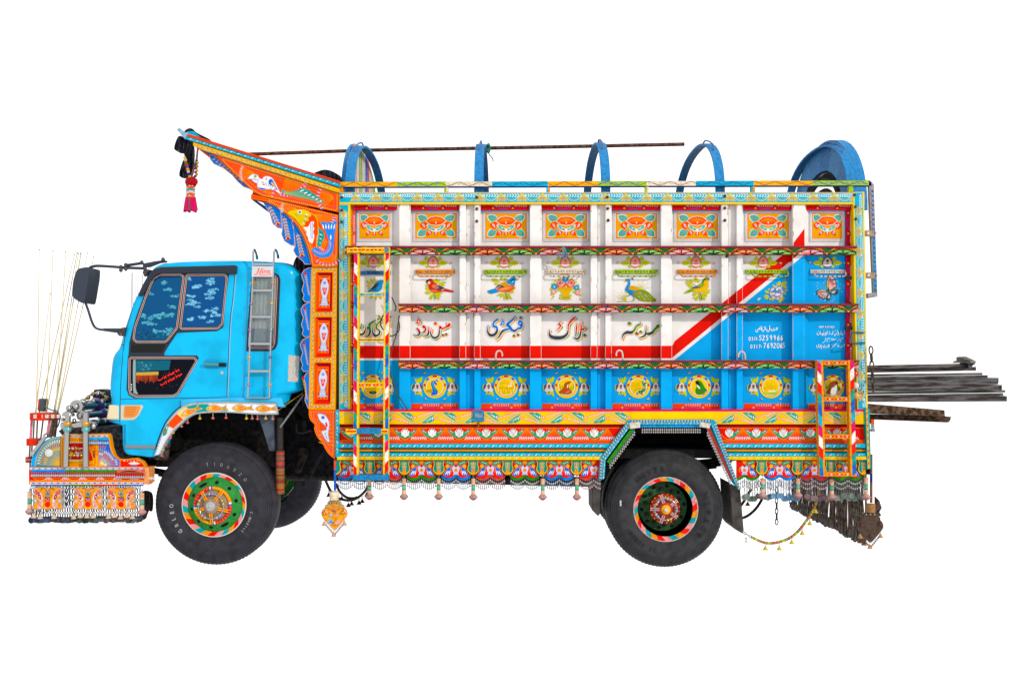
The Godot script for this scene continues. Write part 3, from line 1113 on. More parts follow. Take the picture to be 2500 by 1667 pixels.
func medallion(a: Art, kind: int) -> void:
	var l0 := a.lev
	for s in [-1.0, 1.0]:
		for t in [-1.0, 1.0]:
			a.lev = l0
			a.leaf(s * 38, t * 8, s * 31, t * 25, 9, K.lime, 0.5)
			for k in 4:
				var q := 1.2 + 0.36 * k
				a.leaf(s * 42, t * 7, s * (44 + 15 * cos(q) * -1.0 * -1.0), t * (7 + 15 * sin(q)), 4.2, K.lime if k % 2 else K.leafy)
			a.lev = l0 + 1
			a.leaf(s * 37, t * 9, s * 32, t * 23, 3, K.leafy, 0.5)
			a.leaf(s * 27 + t * 2, t * 30 - 1, s * 19, t * 34 - 1, 5.2, K.plum, 0.5)
			a.lev = l0 + 2
			a.leaf(s * 26 + t * 2, t * 30 - 1.6, s * 20, t * 33.4 - 1.6, 2.6, K.off, 0.5)
		a.lev = l0 + 1
		a.line(ring(Vector2(s * 44, 3), 13, 13, 8, -0.6 if s > 0 else PI - 0.6, 0.7 if s > 0 else PI + 0.7), 2.4, K.lime)
		a.lev = l0 + 2
		a.dot(s * 42.5, 3, 11.6, paint("6e2b2e"), 18)
		a.lev = l0 + 3
		a.dot(s * 42.5, -2.5, 6.4, K.off, 12, 1.1)
		for k in 4:
			for t in [-1.0, 1.0]:
				var q := -0.3 + 0.38 * k
				a.leaf(s * 42.5 + t * 2, 6, s * 42.5 + t * (2 + 8.5 * cos(q)), 6 - 9 * sin(q), 2.4, K.off)
		a.fan(ring(Vector2(s * 42.5 - 5, 9), 6, 4.6, 10), K.off)
		a.fan(ring(Vector2(s * 42.5 + 5, 9), 6, 4.6, 10), K.off)
		a.lev = l0 + 4
		a.dot(s * 42.5, -0.5, 3.4, K.plum, 10, 1.4)
	a.lev = l0 + 3
	a.dot(0, 0, 28.6, paint("fad200"), 40)
	a.lev = l0 + 4
	for q in [[-2.5, 0.32, "red"], [-1.57, 0.2, "red"], [-0.85, 0.16, "royal"], [-2.35, 0.16, "royal"], [-0.15, 0.13, "red"], [-3.0, 0.13, "red"]]:
		if q[0] == -2.5:
			continue
		a.line(ring(Vector2.ZERO, 25.4, 25.4, 4, q[0] - q[1], q[0] + q[1]), 4.4, K[q[2]])
	a.line(ring(Vector2.ZERO, 25.4, 25.4, 3, -1.66, -1.52), 2.0, K.white)
	a.dot(0, 0.8, 23, K.black, 36)
	a.lev = l0 + 5
	a.dot(0, 0.8, 22, K.white, 36)
	a.lev = l0 + 6
	var g: Color = paint("f8cc00")
	a.dot(0, 0.8, 20.4, g, 36)
	a.lev = l0 + 7
	var dk := paint("a07c08")
	match kind:
		0: # peacock head
			body(a, [-9, 20, -5, 12, -7, 2, -9, -6, -7, -12, -1, -14, 3, -10, 6, -4, 2, -4, -1, -8, -2, -4, 2, 4, 7, 10, 6, 17, 2, 20.5], K.royal, K.navy)
			a.lev += 1
			a.line(smooth(xy([-5, -10, -4, 0, 1, 9, 2, 18]), 4), 3, K.cyan, false, 1)
			a.dot(-3, -10, 1.2, K.white, 6)
			a.leaf(2, -17, 9, -12, 4, K.royal)
			body(a, [-20, 10, -12, 7, -6, 8, -8, 16, -13, 16], paint("c89a08"))
		1: # mosque
			for r in [[-13, -9, -8, 2], [-8, -9, 4, 16], [-20, 2, 19, 3]]:
				a.line(rect(r[0], r[1], r[2], r[3]), 0.8, dk, true)
			for x in [-12, 0, 12]:
				a.line(smooth(xy([x - 4, 18, x - 4, 9, x, 4, x + 4, 9, x + 4, 18]), 3), 0.9, dk)
			a.line(xy([12, -12, 12, 1]), 1.8, K.white)
			a.line(smooth(xy([4, 1, 7, -2, 12, 1]), 3), 2, K.white)
		2: # brown bird among grass
			for k in 7:
				a.leaf(-14 + k * 5, 9, -17 + k * 5.6, -8 + (k % 3) * 3, 2, K.green)
			a.lev += 1
			body(a, [-18, 13, -8, 4, -5, -6, 1, -11, 11, -12, 6, -5, 6, 4, 12, 10, 13, 15, 5, 19, -10, 18], paint("b8501c"), K.rust)
			a.lev += 1
			a.leaf(2, 4, 4, -6, 3, K.white)
			a.leaf(-4, 17, 13, 8, 6, paint("d0703c"))
		3: # brick wall and creeper
			for y in [-8, -3, 2, 7]:
				a.line(xy([-18, y, 6, y - 1]), 0.6, dk)
				for k in 4:
					a.line(xy([-16 + k * 6 + (y % 2) * 3, y, -16 + k * 6 + (y % 2) * 3, y + 5]), 0.5, dk)
			a.line(ring(Vector2(6, 17), 18, 12, 8, PI, PI * 1.7), 1.2, K.rust)
			var r := RandomNumberGenerator.new()
			r.seed = 5
			for k in 70:
				var t := r.randf_range(-1.1, 1.9)
				var rr := r.randf_range(10, 19)
				a.dot(cos(t) * rr + 1, sin(t) * rr + 0.8, r.randf_range(1.0, 2.2), K.teal if k % 3 else K.dark_green, 6)
		4: # green finch
			body(a, [-9, -11, -4, -15, 3, -13, 9, -6, 14, 3, 19, 9, 12, 16, 2, 20, -7, 18, -9, 8, -6, 0, -8, -6], K.green, K.dark_green)
			a.lev += 1
			body(a, [-9, -11, -4, -14, -1, -9, 3, -3, -4, -5], K.black)
			body(a, [-6, -5, -1, -1, 3, 6, -3, 3], K.white)
			for k in 3:
				a.line(ring(Vector2(14, 20), 10 - k * 3, 9 - k * 3, 6, PI, PI * 1.5), 1.2, K.rust)
		5: # ship
			body(a, [-17, 10, -10, 15, 14, 12, 20, 6, 14, 17, 4, 20.5, -8, 19.5, -15, 16], K.lime)
			for r in [[-12, -2, 6, 3], [-9, -8, 1, -3]]:
				a.line(rect(r[0], r[1], r[2], r[3]), 0.8, dk, true)
			a.line(xy([-17, 4, 14, -1, 10, 10, -14, 10, -17, 4]), 0.9, dk)
			a.line(xy([-15, 7, 11, 4]), 0.6, dk)
			for k in 6:
				a.dot(-4 + k * 3, 11 + (k % 2), 1.8, K.white, 6)
		6: # brown and white bird
			for k in 5:
				a.leaf(-16 + k * 2.4, 8, -17 + k * 3, -6, 2, K.green)
				a.leaf(10 + k * 1.6, 12, 12 + k * 1.5, -3, 1.8, K.green)
			body(a, [-16, 14, -9, 4, -7, -7, 0, -13, 11, -11, 13, 5, 12, 14, 4, 20, -10, 18], paint("a8482a"), K.maroon)
			a.lev += 1
			body(a, [-2, 4, 8, -6, 11, 6, 10, 16, 0, 20, -6, 16], K.white)
			a.line(xy([0, 2, 6, -3, 10, -10]), 2, K.black)
		7: # lamp
			a.line(xy([-2, -4, -1, -10]), 3, K.slate, false, 0.5)
			body(a, [-8, 12, 8, 12, 6, 18, -6, 18], K.slate)
			a.lev += 1
			a.line(xy([-4, 15, 5, 15]), 2, K.teal)
	a.lev = l0

# ---- brush lettering ---------------------------------------------------------------------------------------------------------
# a stroke is [x, y, width, x, y, width ...] in the pixels of an enlarged piece of the photograph
func stroke(a: Art, flat: Array, extra: float, shift: Vector2, fixed: float, cols: Array, split: float) -> void:
	var p := PackedVector2Array()
	var w := []
	for i in flat.size() / 3:
		p.append(Vector2(flat[3 * i], flat[3 * i + 1]) + shift)
		w.append(float(flat[3 * i + 2]))
	var sp := smooth(p, 7)
	var ws := []
	for i in sp.size():
		var t := float(i) / 7.0
		var k := mini(int(t), w.size() - 2)
		ws.append((fixed if fixed > 0.0 else lerpf(w[k], w[k + 1], t - k)) + extra)
	# split into runs of one colour
	var run := PackedVector2Array()
	var rw := []
	var last := -1
	for i in sp.size():
		var kind := 0
		if fixed > 0.0:
			kind = int(i / 9.0) % cols.size()
		elif split > 0.0:
			kind = 0 if sp[i].y < split else 1
		if last >= 0 and kind != last:
			run.append(sp[i])
			rw.append(ws[i])
			a.line(run, 1, cols[mini(last, cols.size() - 1)], false, -1.0, rw)
			run = PackedVector2Array()
			rw = []
		run.append(sp[i])
		rw.append(ws[i])
		last = kind
	if run.size() > 1:
		a.line(run, 1, cols[mini(last, cols.size() - 1)], false, -1.0, rw)

func word(a: Art, strokes: Array, dots: Array, top: Color, low: Color, split: float, shade: Array) -> void:
	var l0 := a.lev
	for s in strokes:
		stroke(a, s, 0.0, Vector2(30, 34), 26.0, shade, 0.0)
	for d in dots:
		a.line(ring(Vector2(d[0] + 8, d[1] + 6), d[2] * 0.75, d[2] * 0.7, 8, -0.2, 2.6), 22, shade[0])
	a.lev = l0 + 1
	for s in strokes:
		stroke(a, s, 22.0, Vector2.ZERO, 0.0, [K.white], 0.0)
	a.lev = l0 + 2
	for s in strokes:
		stroke(a, s, 0.0, Vector2.ZERO, 0.0, [top, low], split)
	for d in dots:
		var r: float = d[2]
		a.fan(PackedVector2Array([Vector2(d[0] - r * 0.75, d[1] + r * 0.1), Vector2(d[0] - r * 0.1, d[1] - r * 0.62), Vector2(d[0] + r * 0.75, d[1] - r * 0.15), Vector2(d[0] + r * 0.15, d[1] + r * 0.62)]), top if d[1] < split else low)
	a.lev = l0

const DIGIT := {
	"0": [[0.5, 0, 0.1, 0.2, 0.05, 0.75, 0.4, 1, 0.85, 0.8, 0.95, 0.25, 0.5, 0]],
	"1": [[0.35, 0.15, 0.6, 0, 0.45, 1]],
	"2": [[0.15, 0.2, 0.5, 0, 0.9, 0.2, 0.5, 0.6, 0.1, 0.97, 0.9, 0.95]],
	"3": [[0.15, 0.05, 0.85, 0.05, 0.4, 0.4, 0.85, 0.65, 0.6, 0.97, 0.1, 0.9]],
	"5": [[0.9, 0.03, 0.3, 0.03, 0.2, 0.4, 0.7, 0.45, 0.75, 0.8, 0.4, 1, 0.05, 0.85]],
	"6": [[0.8, 0.02, 0.25, 0.4, 0.15, 0.8, 0.45, 1, 0.8, 0.8, 0.65, 0.5, 0.25, 0.65]],
	"7": [[0.1, 0.05, 0.95, 0.05, 0.55, 0.5, 0.4, 1]],
	"8": [[0.75, 0.15, 0.3, 0.1, 0.35, 0.4, 0.75, 0.65, 0.6, 0.97, 0.2, 0.85, 0.4, 0.5, 0.75, 0.15]],
	"9": [[0.85, 0.25, 0.5, 0, 0.2, 0.2, 0.35, 0.5, 0.8, 0.3, 0.7, 0.7, 0.45, 1]],
	"-": [[0.1, 0.6, 0.7, 0.55]],
}

func digits(a: Art, text: String, places: Array, y: float, h: float, w: float, col: Color) -> void:
	for i in text.length():
		for s in DIGIT[text[i]]:
			var p := PackedVector2Array()
			for k in s.size() / 2:
				p.append(Vector2(places[i] + (s[2 * k] - 0.5) * h * 0.5, y + s[2 * k + 1] * h))
			a.line(smooth(p, 4), w, col)

func scribe(a: Art, lines: Array, w: float, col: Color, n := 4) -> void:
	for s in lines:
		if s.size() == 2:
			a.dot(s[0], s[1], w * 0.75, col, 6)
		else:
			a.line(smooth(xy(s), n), w, col)

# one of the panel's five painted words
func panel_word(a: Art, which: int) -> void:
	var gg := [K.amber.lerp(K.gold, 0.5), paint("78b400")]
	var gold := [paint("f2b000")]
	match which:
		1:
			a.here(860, 740, 1.0 / 7.84)
			word(a, [[110, 580, 30, 150, 600, 44, 205, 590, 44, 245, 520, 26, 252, 475, 12], [180, 385, 12, 168, 440, 24, 155, 482, 26], [160, 480, 22, 215, 470, 20, 210, 425, 18, 172, 436, 12], [285, 500, 22, 300, 460, 30, 335, 490, 44, 335, 560, 42, 310, 620, 34, 248, 650, 12], [455, 320, 16, 390, 362, 40, 330, 405, 44, 330, 440, 36, 350, 520, 28], [395, 415, 10, 390, 560, 26, 435, 622, 46, 505, 600, 38, 522, 530, 30, 470, 490, 36, 465, 430, 34, 510, 365, 34, 590, 315, 22], [722, 335, 26, 716, 430, 18]], [[510, 246, 30], [492, 300, 28], [536, 292, 28], [722, 250, 24]], K.green, K.slate, 525, gold)
		2:
			a.here(860, 740, 1.0 / 7.84)
			word(a, [[1268, 265, 10, 1252, 330, 24, 1232, 388, 28], [1240, 385, 24, 1292, 372, 24, 1300, 322, 20, 1262, 334, 12], [1232, 478, 34, 1270, 520, 46, 1288, 575, 40, 1250, 618, 30, 1168, 604, 12], [1350, 470, 30, 1362, 440, 36, 1396, 470, 42, 1392, 535, 38, 1318, 578, 12], [1468, 440, 12, 1462, 540, 34, 1440, 610, 36, 1358, 630, 12], [1512, 470, 8, 1502, 590, 28, 1565, 666, 42, 1648, 625, 34, 1668, 530, 24, 1676, 440, 26, 1722, 488, 36, 1782, 462, 30, 1848, 430, 54, 1858, 385, 46], [1800, 362, 10, 1812, 440, 26]], [[1588, 382, 42], [1738, 608, 36], [1796, 592, 36]], K.red, K.slate, 530, gg)
		3:
			a.here(1160, 740, 1.0 / 7.84)
			word(a, [[250, 410, 10, 240, 540, 28, 290, 612, 56, 370, 602, 52, 418, 535, 42, 410, 455, 38, 365, 448, 44, 345, 425, 38, 362, 365, 36, 438, 305, 34], [518, 305, 10, 512, 360, 22, 490, 418, 26], [495, 412, 24, 552, 402, 24, 548, 350, 20, 514, 362, 12], [385, 698, 8, 455, 645, 26, 508, 555, 42, 570, 512, 46, 650, 495, 34], [775, 242, 10, 705, 330, 40, 615, 402, 52, 660, 455, 58, 705, 515, 56, 765, 528, 40, 820, 485, 40, 868, 480, 46, 892, 430, 38, 890, 370, 40, 858, 345, 40, 832, 375, 34, 850, 415, 30, 890, 420, 26]], [[872, 276, 46], [742, 620, 38], [822, 602, 38]], paint("0a78dc"), K.slate, 522, gold)
		4:
			a.here(1160, 740, 1.0 / 7.84)
			word(a, [[1432, 492, 8, 1420, 575, 28, 1455, 640, 62, 1560, 664, 74, 1680, 650, 66, 1758, 590, 42, 1780, 520, 24, 1786, 420, 28, 1828, 352, 42, 1895, 285, 36, 1932, 255, 8], [1658, 335, 8, 1602, 402, 28, 1642, 425, 26, 1602, 482, 26, 1558, 526, 8], [1952, 360, 8, 1940, 480, 34, 1926, 650, 18], [2026, 322, 8, 2030, 470, 32, 2022, 560, 34, 2000, 640, 36, 1948, 684, 40, 1878, 652, 12], [2020, 500, 26, 2070, 502, 42, 2114, 440, 8]], [[2098, 610, 44]], K.red, K.slate, 540, gg)
		5:
			a.here(1480, 740, 1.0 / 7.84)
			word(a, [[300, 688, 8, 330, 602, 34, 400, 560, 62, 480, 562, 58, 540, 512, 38, 580, 440, 28, 612, 420, 44, 650, 402, 26, 662, 350, 8], [766, 420, 8, 762, 520, 26, 752, 600, 40, 700, 642, 34, 618, 660, 10], [762, 580, 26, 820, 588, 62, 884, 560, 52, 930, 505, 46, 975, 462, 50, 1000, 440, 64, 990, 412, 50]], [[444, 384, 48], [588, 580, 44], [660, 545, 44]], K.green, K.slate, 552, gold)
	a.here()

func phone_writing(a: Art) -> void:
	var w: Color = K.white.lerp(Color.WHITE, 0.2)
	a.here(1810, 770, 1.0 / 7.84)
	scribe(a, [[275, 272, 280, 306, 300, 316, 318, 296, 312, 272, 345, 258, 352, 238, 375, 214], [352, 240, 340, 262, 360, 262, 385, 250], [396, 208, 390, 286, 420, 288, 446, 276], [472, 216, 440, 234, 470, 258, 444, 280], [415, 316], [398, 246, 390, 284]], 11, w)
	scribe(a, [[545, 194, 540, 270, 516, 310, 490, 294, 492, 262], [542, 270, 568, 262, 592, 276], [592, 292], [575, 288], [612, 240, 632, 278, 588, 294], [702, 230, 662, 246, 694, 262, 640, 282, 615, 276]], 11, w)
	digits(a, "0311-", [160, 212, 258, 287, 315], 415, 62, 11, w)
	digits(a, "5259966", [365, 425, 495, 570, 640, 710, 775], 382, 94, 12, w)
	digits(a, "0317-", [192, 247, 297, 350, 388], 562, 64, 11, w)
	digits(a, "7692065", [445, 515, 580, 637, 705, 765, 812], 528, 94, 12, w)
	a.here()

func painter_writing(a: Art) -> void:
	var w: Color = K.white.lerp(Color.WHITE, 0.2)
	a.here(1810, 770, 1.0 / 7.84)
	digits(a, "0307", [1502, 1525, 1548, 1570], 204, 30, 7, w)
	digits(a, "5297821", [1612, 1646, 1676, 1704, 1730, 1754, 1776], 204, 34, 7, w)
	scribe(a, [[1452, 326, 1450, 360, 1470, 374, 1496, 350, 1498, 322], [1476, 300], [1510, 300, 1516, 368], [1516, 366, 1545, 350, 1558, 366, 1538, 380], [1560, 356, 1576, 320, 1566, 372, 1546, 384], [1582, 290], [1600, 330, 1606, 366, 1578, 388], [1632, 322, 1612, 340, 1634, 344, 1628, 370, 1606, 380], [1648, 296, 1646, 350], [1642, 290], [1680, 320, 1700, 340, 1676, 364], [1690, 296], [1714, 350, 1728, 366, 1744, 340], [1756, 290, 1752, 366], [1780, 356, 1784, 384, 1810, 372, 1818, 336, 1838, 350], [1804, 290], [1796, 292], [1850, 280, 1842, 310, 1862, 318, 1850, 340], [1868, 336, 1866, 360, 1846, 378], [1912, 290, 1908, 350, 1918, 366, 1942, 340, 1946, 372], [1936, 384], [1976, 282, 1978, 358]], 8, w)
	scribe(a, [[1550, 530, 1600, 496, 1612, 466, 1640, 460], [1604, 440, 1626, 430], [1640, 462, 1660, 440, 1690, 448, 1704, 430], [1638, 494], [1654, 496], [1690, 490], [1816, 452, 1780, 470, 1740, 474, 1730, 452, 1780, 446], [1832, 498, 1866, 470, 1900, 462, 1958, 424], [1906, 494], [1898, 480]], 8, w)
	scribe(a, [[1444, 572, 1446, 606, 1470, 612, 1482, 590, 1472, 566, 1496, 556], [1488, 618, 1520, 596, 1512, 566], [1504, 570], [1536, 640], [1526, 632, 1540, 600, 1530, 560], [1574, 580, 1560, 592, 1580, 600, 1566, 622], [1594, 560, 1596, 612], [1626, 580, 1628, 606, 1604, 626], [1694, 560, 1658, 576, 1690, 590, 1660, 612, 1648, 596], [1712, 642, 1750, 610, 1760, 580, 1800, 570], [1742, 566, 1728, 556], [1824, 536, 1780, 574], [1800, 604], [1862, 566, 1842, 580, 1868, 586, 1846, 610], [1888, 590], [1906, 620, 1930, 590, 1966, 578, 1982, 540], [1972, 604]], 8, w)
	a.here()

func window_writing(a: Art) -> void:
	a.here(250, 800, 1.0 / 7.84)
	var r: Color = paint("ff2a10", 0.95)
	var r_ := RandomNumberGenerator.new()
	r_.seed = 23
	for row in 2:
		var p := Vector2(1075, 1000) if row == 0 else Vector2(1115, 1090)
		var q := Vector2(1490, 780) if row == 0 else Vector2(1530, 865)
		var d := (q - p).normalized()
		var n := d.orthogonal()
		a.line(smooth(PackedVector2Array([p - n * -12.0, p + n * -8.0, p + d * 60 + n * -10.0, p + d * 90 + n * 10.0]), 4), 16, r, false, 9)
		var forms := [[0, 0, 10, -26, 22, 0, 34, -22, 40, 4], [0, -40, 6, 6, 24, 4], [0, -10, 18, -24, 26, -4, 6, 8], [0, 4, 12, -14, 24, 4, 36, -38]]
		var u := 100.0
		var k := row
		while u < p.distance_to(q) - 34:
			var f: Array = forms[k % 4]
			var s := PackedVector2Array()
			for i in f.size() / 2:
				s.append(p + d * (u + f[2 * i]) - n * (-f[2 * i + 1] * 0.9) * -1.0 * -1.0)
			a.line(smooth(s, 4), 11, r)
			if k % 3 == 0:
				var m := p + d * (u + 14) + n * 34
				a.dot(m.x, m.y, 6, r, 6)
			u += 40 + 6 * (k % 2)
			k += 1
	a.here()

func ladder_sign_writing(a: Art) -> void:
	a.here(550, 600, 1.0 / 7.84)
	var o: Color = paint("f0480c", 0.95)
	for s in [[645, 434, 16, 622, 486, 18, 600, 530, 18, 572, 556, 16, 548, 542, 14], [612, 448, 10, 645, 434, 14, 662, 430, 8], [702, 428, 16, 680, 480, 16, 656, 530, 18, 676, 532, 6], [610, 492, 9, 688, 484, 9], [716, 468, 16, 702, 520, 16, 716, 530, 6], [748, 470, 14, 732, 530, 14], [738, 490, 8, 772, 468, 12, 782, 480, 14, 770, 522, 14, 786, 530, 6], [826, 470, 12, 806, 500, 15, 818, 530, 12, 842, 505, 15, 826, 470, 12, 862, 478, 6], [846, 516, 9, 866, 540, 10, 856, 560, 12, 740, 560, 12, 622, 558, 10]]:
		stroke(a, s, 0.0, Vector2.ZERO, 0.0, [o], 0.0)
	a.dot(726, 446, 9, o, 8)
	a.here()

# ---- the cargo body ----------------------------------------------------------------------------------------------------------
var truck: Node3D
const PZ := -0.08
const ROWS := [[498.0, 600.0], [621.0, 741.0], [762.0, 879.0], [899.0, 1000.0]]
const BAYS := [[864.0, 974.0], [1002.0, 1121.0], [1173.0, 1293.0], [1322.0, 1442.0], [1493.5, 1614.0], [1641.0, 1762.0], [1814.0, 1935.0], [1966.0, 2083.0]]

# the livery: a red stripe that runs back and then climbs, white pinline under it, blue below
func livery(face: PackedVector2Array, a: Art) -> void:
	var l0 := a.lev
	var blue := xy([800, 879.5, 1646, 879.5, 1985, 606, 2140, 483, 2140, 1010, 800, 1010])
	var red := xy([800, 844, 1642, 844, 1648, 832, 1913, 621, 1942, 598, 1966, 556, 1974, 545, 1974, 601, 1936, 633, 1648, 868, 1640, 874.5, 800, 874.5])
	a.lev = l0 + 1
	for q in Geometry2D.intersect_polygons(face, blue):
		a.poly(q, K.sky)
	for q in Geometry2D.intersect_polygons(face, red):
		a.poly(q, K.red)
	a.lev = l0

func livery_on_side(s: Shape, x: float, y0: float, y1: float, z0: float, z1: float, px: float, nx: float) -> void:
	for seg in [[800.0, 1010.0, K.white], [844.0, 874.5, K.red], [879.5, 1010.0, K.sky]]:
		var lo: float = seg[0]
		var hi: float = seg[1]
		if px > 1646.0 and seg[2] != K.white:
			var d := (px - 1648.0) * 0.8
			lo = (832.0 - d) if seg[2] == K.red else (878.0 - d)
			hi = (868.0 - d) if seg[2] == K.red else 1010.0
		lo = maxf(lo, y0)
		hi = minf(hi, y1)
		if hi <= lo:
			continue
		var k := 0.0 if seg[2] == K.white else (0.0006 if seg[2] == K.red else 0.0009)
		var a := at(px, lo, 0)
		var b := at(px, hi, 0)
		s.quad(Vector3(x + nx * k, a.y, z0), Vector3(x + nx * k, a.y, z1), Vector3(x + nx * k, b.y, z1), Vector3(x + nx * k, b.y, z0), Vector3(nx, 0, 0), seg[2])

func rail_art(a: Art, x0: float, x1: float, y0: float, y1: float, phase: float, border: Color, core: Color, first: int) -> void:
	var l0 := a.lev
	var f := y0 + 5.0
	var h := y1 - f
	a.box2(x0, f, x1, y1, K.gold)
	var sets := [[paint("e79a9c"), K.coral], [paint("58b020"), paint("1c7a3c")], [paint("f07818"), K.orange], [paint("6cb81c"), K.dark_green]]
	var i := 0
	while true:
		var c := phase + i * 79.0
		if c - 30 > x1:
			break
		var cs: Array = sets[(i + first) % 4]
		var arc := PackedVector2Array()
		for k in 13:
			var t := PI - PI * k / 12
			arc.append(Vector2(clampf(c + cos(t) * 38, x0, x1), y1 - sin(t) * h * 0.94))
		a.lev = l0 + 1
		a.fan(arc, K.red)
		var parts := [[37, 0.84, K.black], [31, 0.7, cs[0]]]
		for k2 in 2:
			a.lev = l0 + 2 + k2
			var arc2 := PackedVector2Array()
			for k in 13:
				var t := PI - PI * k / 12
				arc2.append(Vector2(clampf(c + cos(t) * parts[k2][0], x0, x1), y1 - sin(t) * h * parts[k2][1]))
			a.fan(arc2, parts[k2][2])
		a.lev = l0 + 4
		for k in 3:
			var t := PI * (0.2 + 0.3 * k)
			if c + cos(t) * 30 > x0 and c + cos(t) * 30 < x1 and c > x0 and c < x1:
				a.leaf(c, y1 - 0.3, c + cos(t + 0.25) * 24, y1 - sin(t + 0.25) * h * 0.55, 5, cs[1])
				a.line(PackedVector2Array([Vector2(c, y1), Vector2(c + cos(t) * 33, y1 - sin(t) * h * 0.78)]), 2.6, K.black)
		a.lev = l0 + 5
		for k in 15:
			var t := PI * (k + 0.5) / 15
			var q := Vector2(c + cos(t) * 34, y1 - sin(t) * h * 0.78)
			if q.x > x0 and q.x < x1:
				a.dot(q.x, q.y, 0.55, K.white, 5)
		for k in 4:
			var t := PI * (0.08 + 0.28 * k)
			var q := Vector2(c + cos(t) * 20, y1 - sin(t) * h * 0.3)
			if q.x > x0 + 6 and q.x < x1 - 6:
				a.line(ring(q, 5.5, 3.0, 6, PI, TAU - 0.4), 0.9, K.white)
		var g := c + 39.5
		if g > x0 + 16 and g < x1 - 16:
			a.lev = l0 + 2
			a.fan(PackedVector2Array([Vector2(g - 17, f + 0.4), Vector2(g + 17, f + 0.4), Vector2(g + 1, f + h * 0.8), Vector2(g - 1, f + h * 0.8)]), K.dark_green)
			a.lev = l0 + 3
			for k in 9:
				a.dot(g - 12 + (k % 5) * 6.0 * (1.0 - 0.4 * (k / 5)) + (k / 5) * 4, f + 2.2 + (k / 5) * 4.0, 0.8, K.green, 6)
		i += 1
	a.lev = l0 + 6
	var u := x0 + 6
	while u < x1 - 14:
		a.fan(PackedVector2Array([Vector2(u - 2, f + 0.2), Vector2(u + 1, f - 1.6), Vector2(u + 14, f - 1.6), Vector2(u + 17, f + 0.2), Vector2(u + 14, f + 2.0), Vector2(u + 1, f + 2.0)]), border)
		a.box2(u + 2, f - 0.7, u + 13, f + 1.1, core)
		u += 35.0
	a.lev = l0

func small_red_border(a: Art, x: float, y: float, length: float, turn: float, ground: Color, fan_col: Color, flip := false) -> void:
	a.tf = Transform2D(turn, Vector2(x, y))
	if flip:
		a.tf = a.tf * Transform2D(Vector2(1, 0), Vector2(0, -1), Vector2(0, 14))
	frond_band(a, length, 14, 48, 30, ground, K.purple, K.white, [ground, K.gold, K.teal], false)
	a.here()

func arch_left(y: float) -> float:
	return 1466.0 if y > 1119.0 else 1536.0 - (y - 1025.0) * 70.0 / 94.0

func arch_right(y: float) -> float:
	return 1746.0 + (y - 1025.0) * 63.0 / 170.0

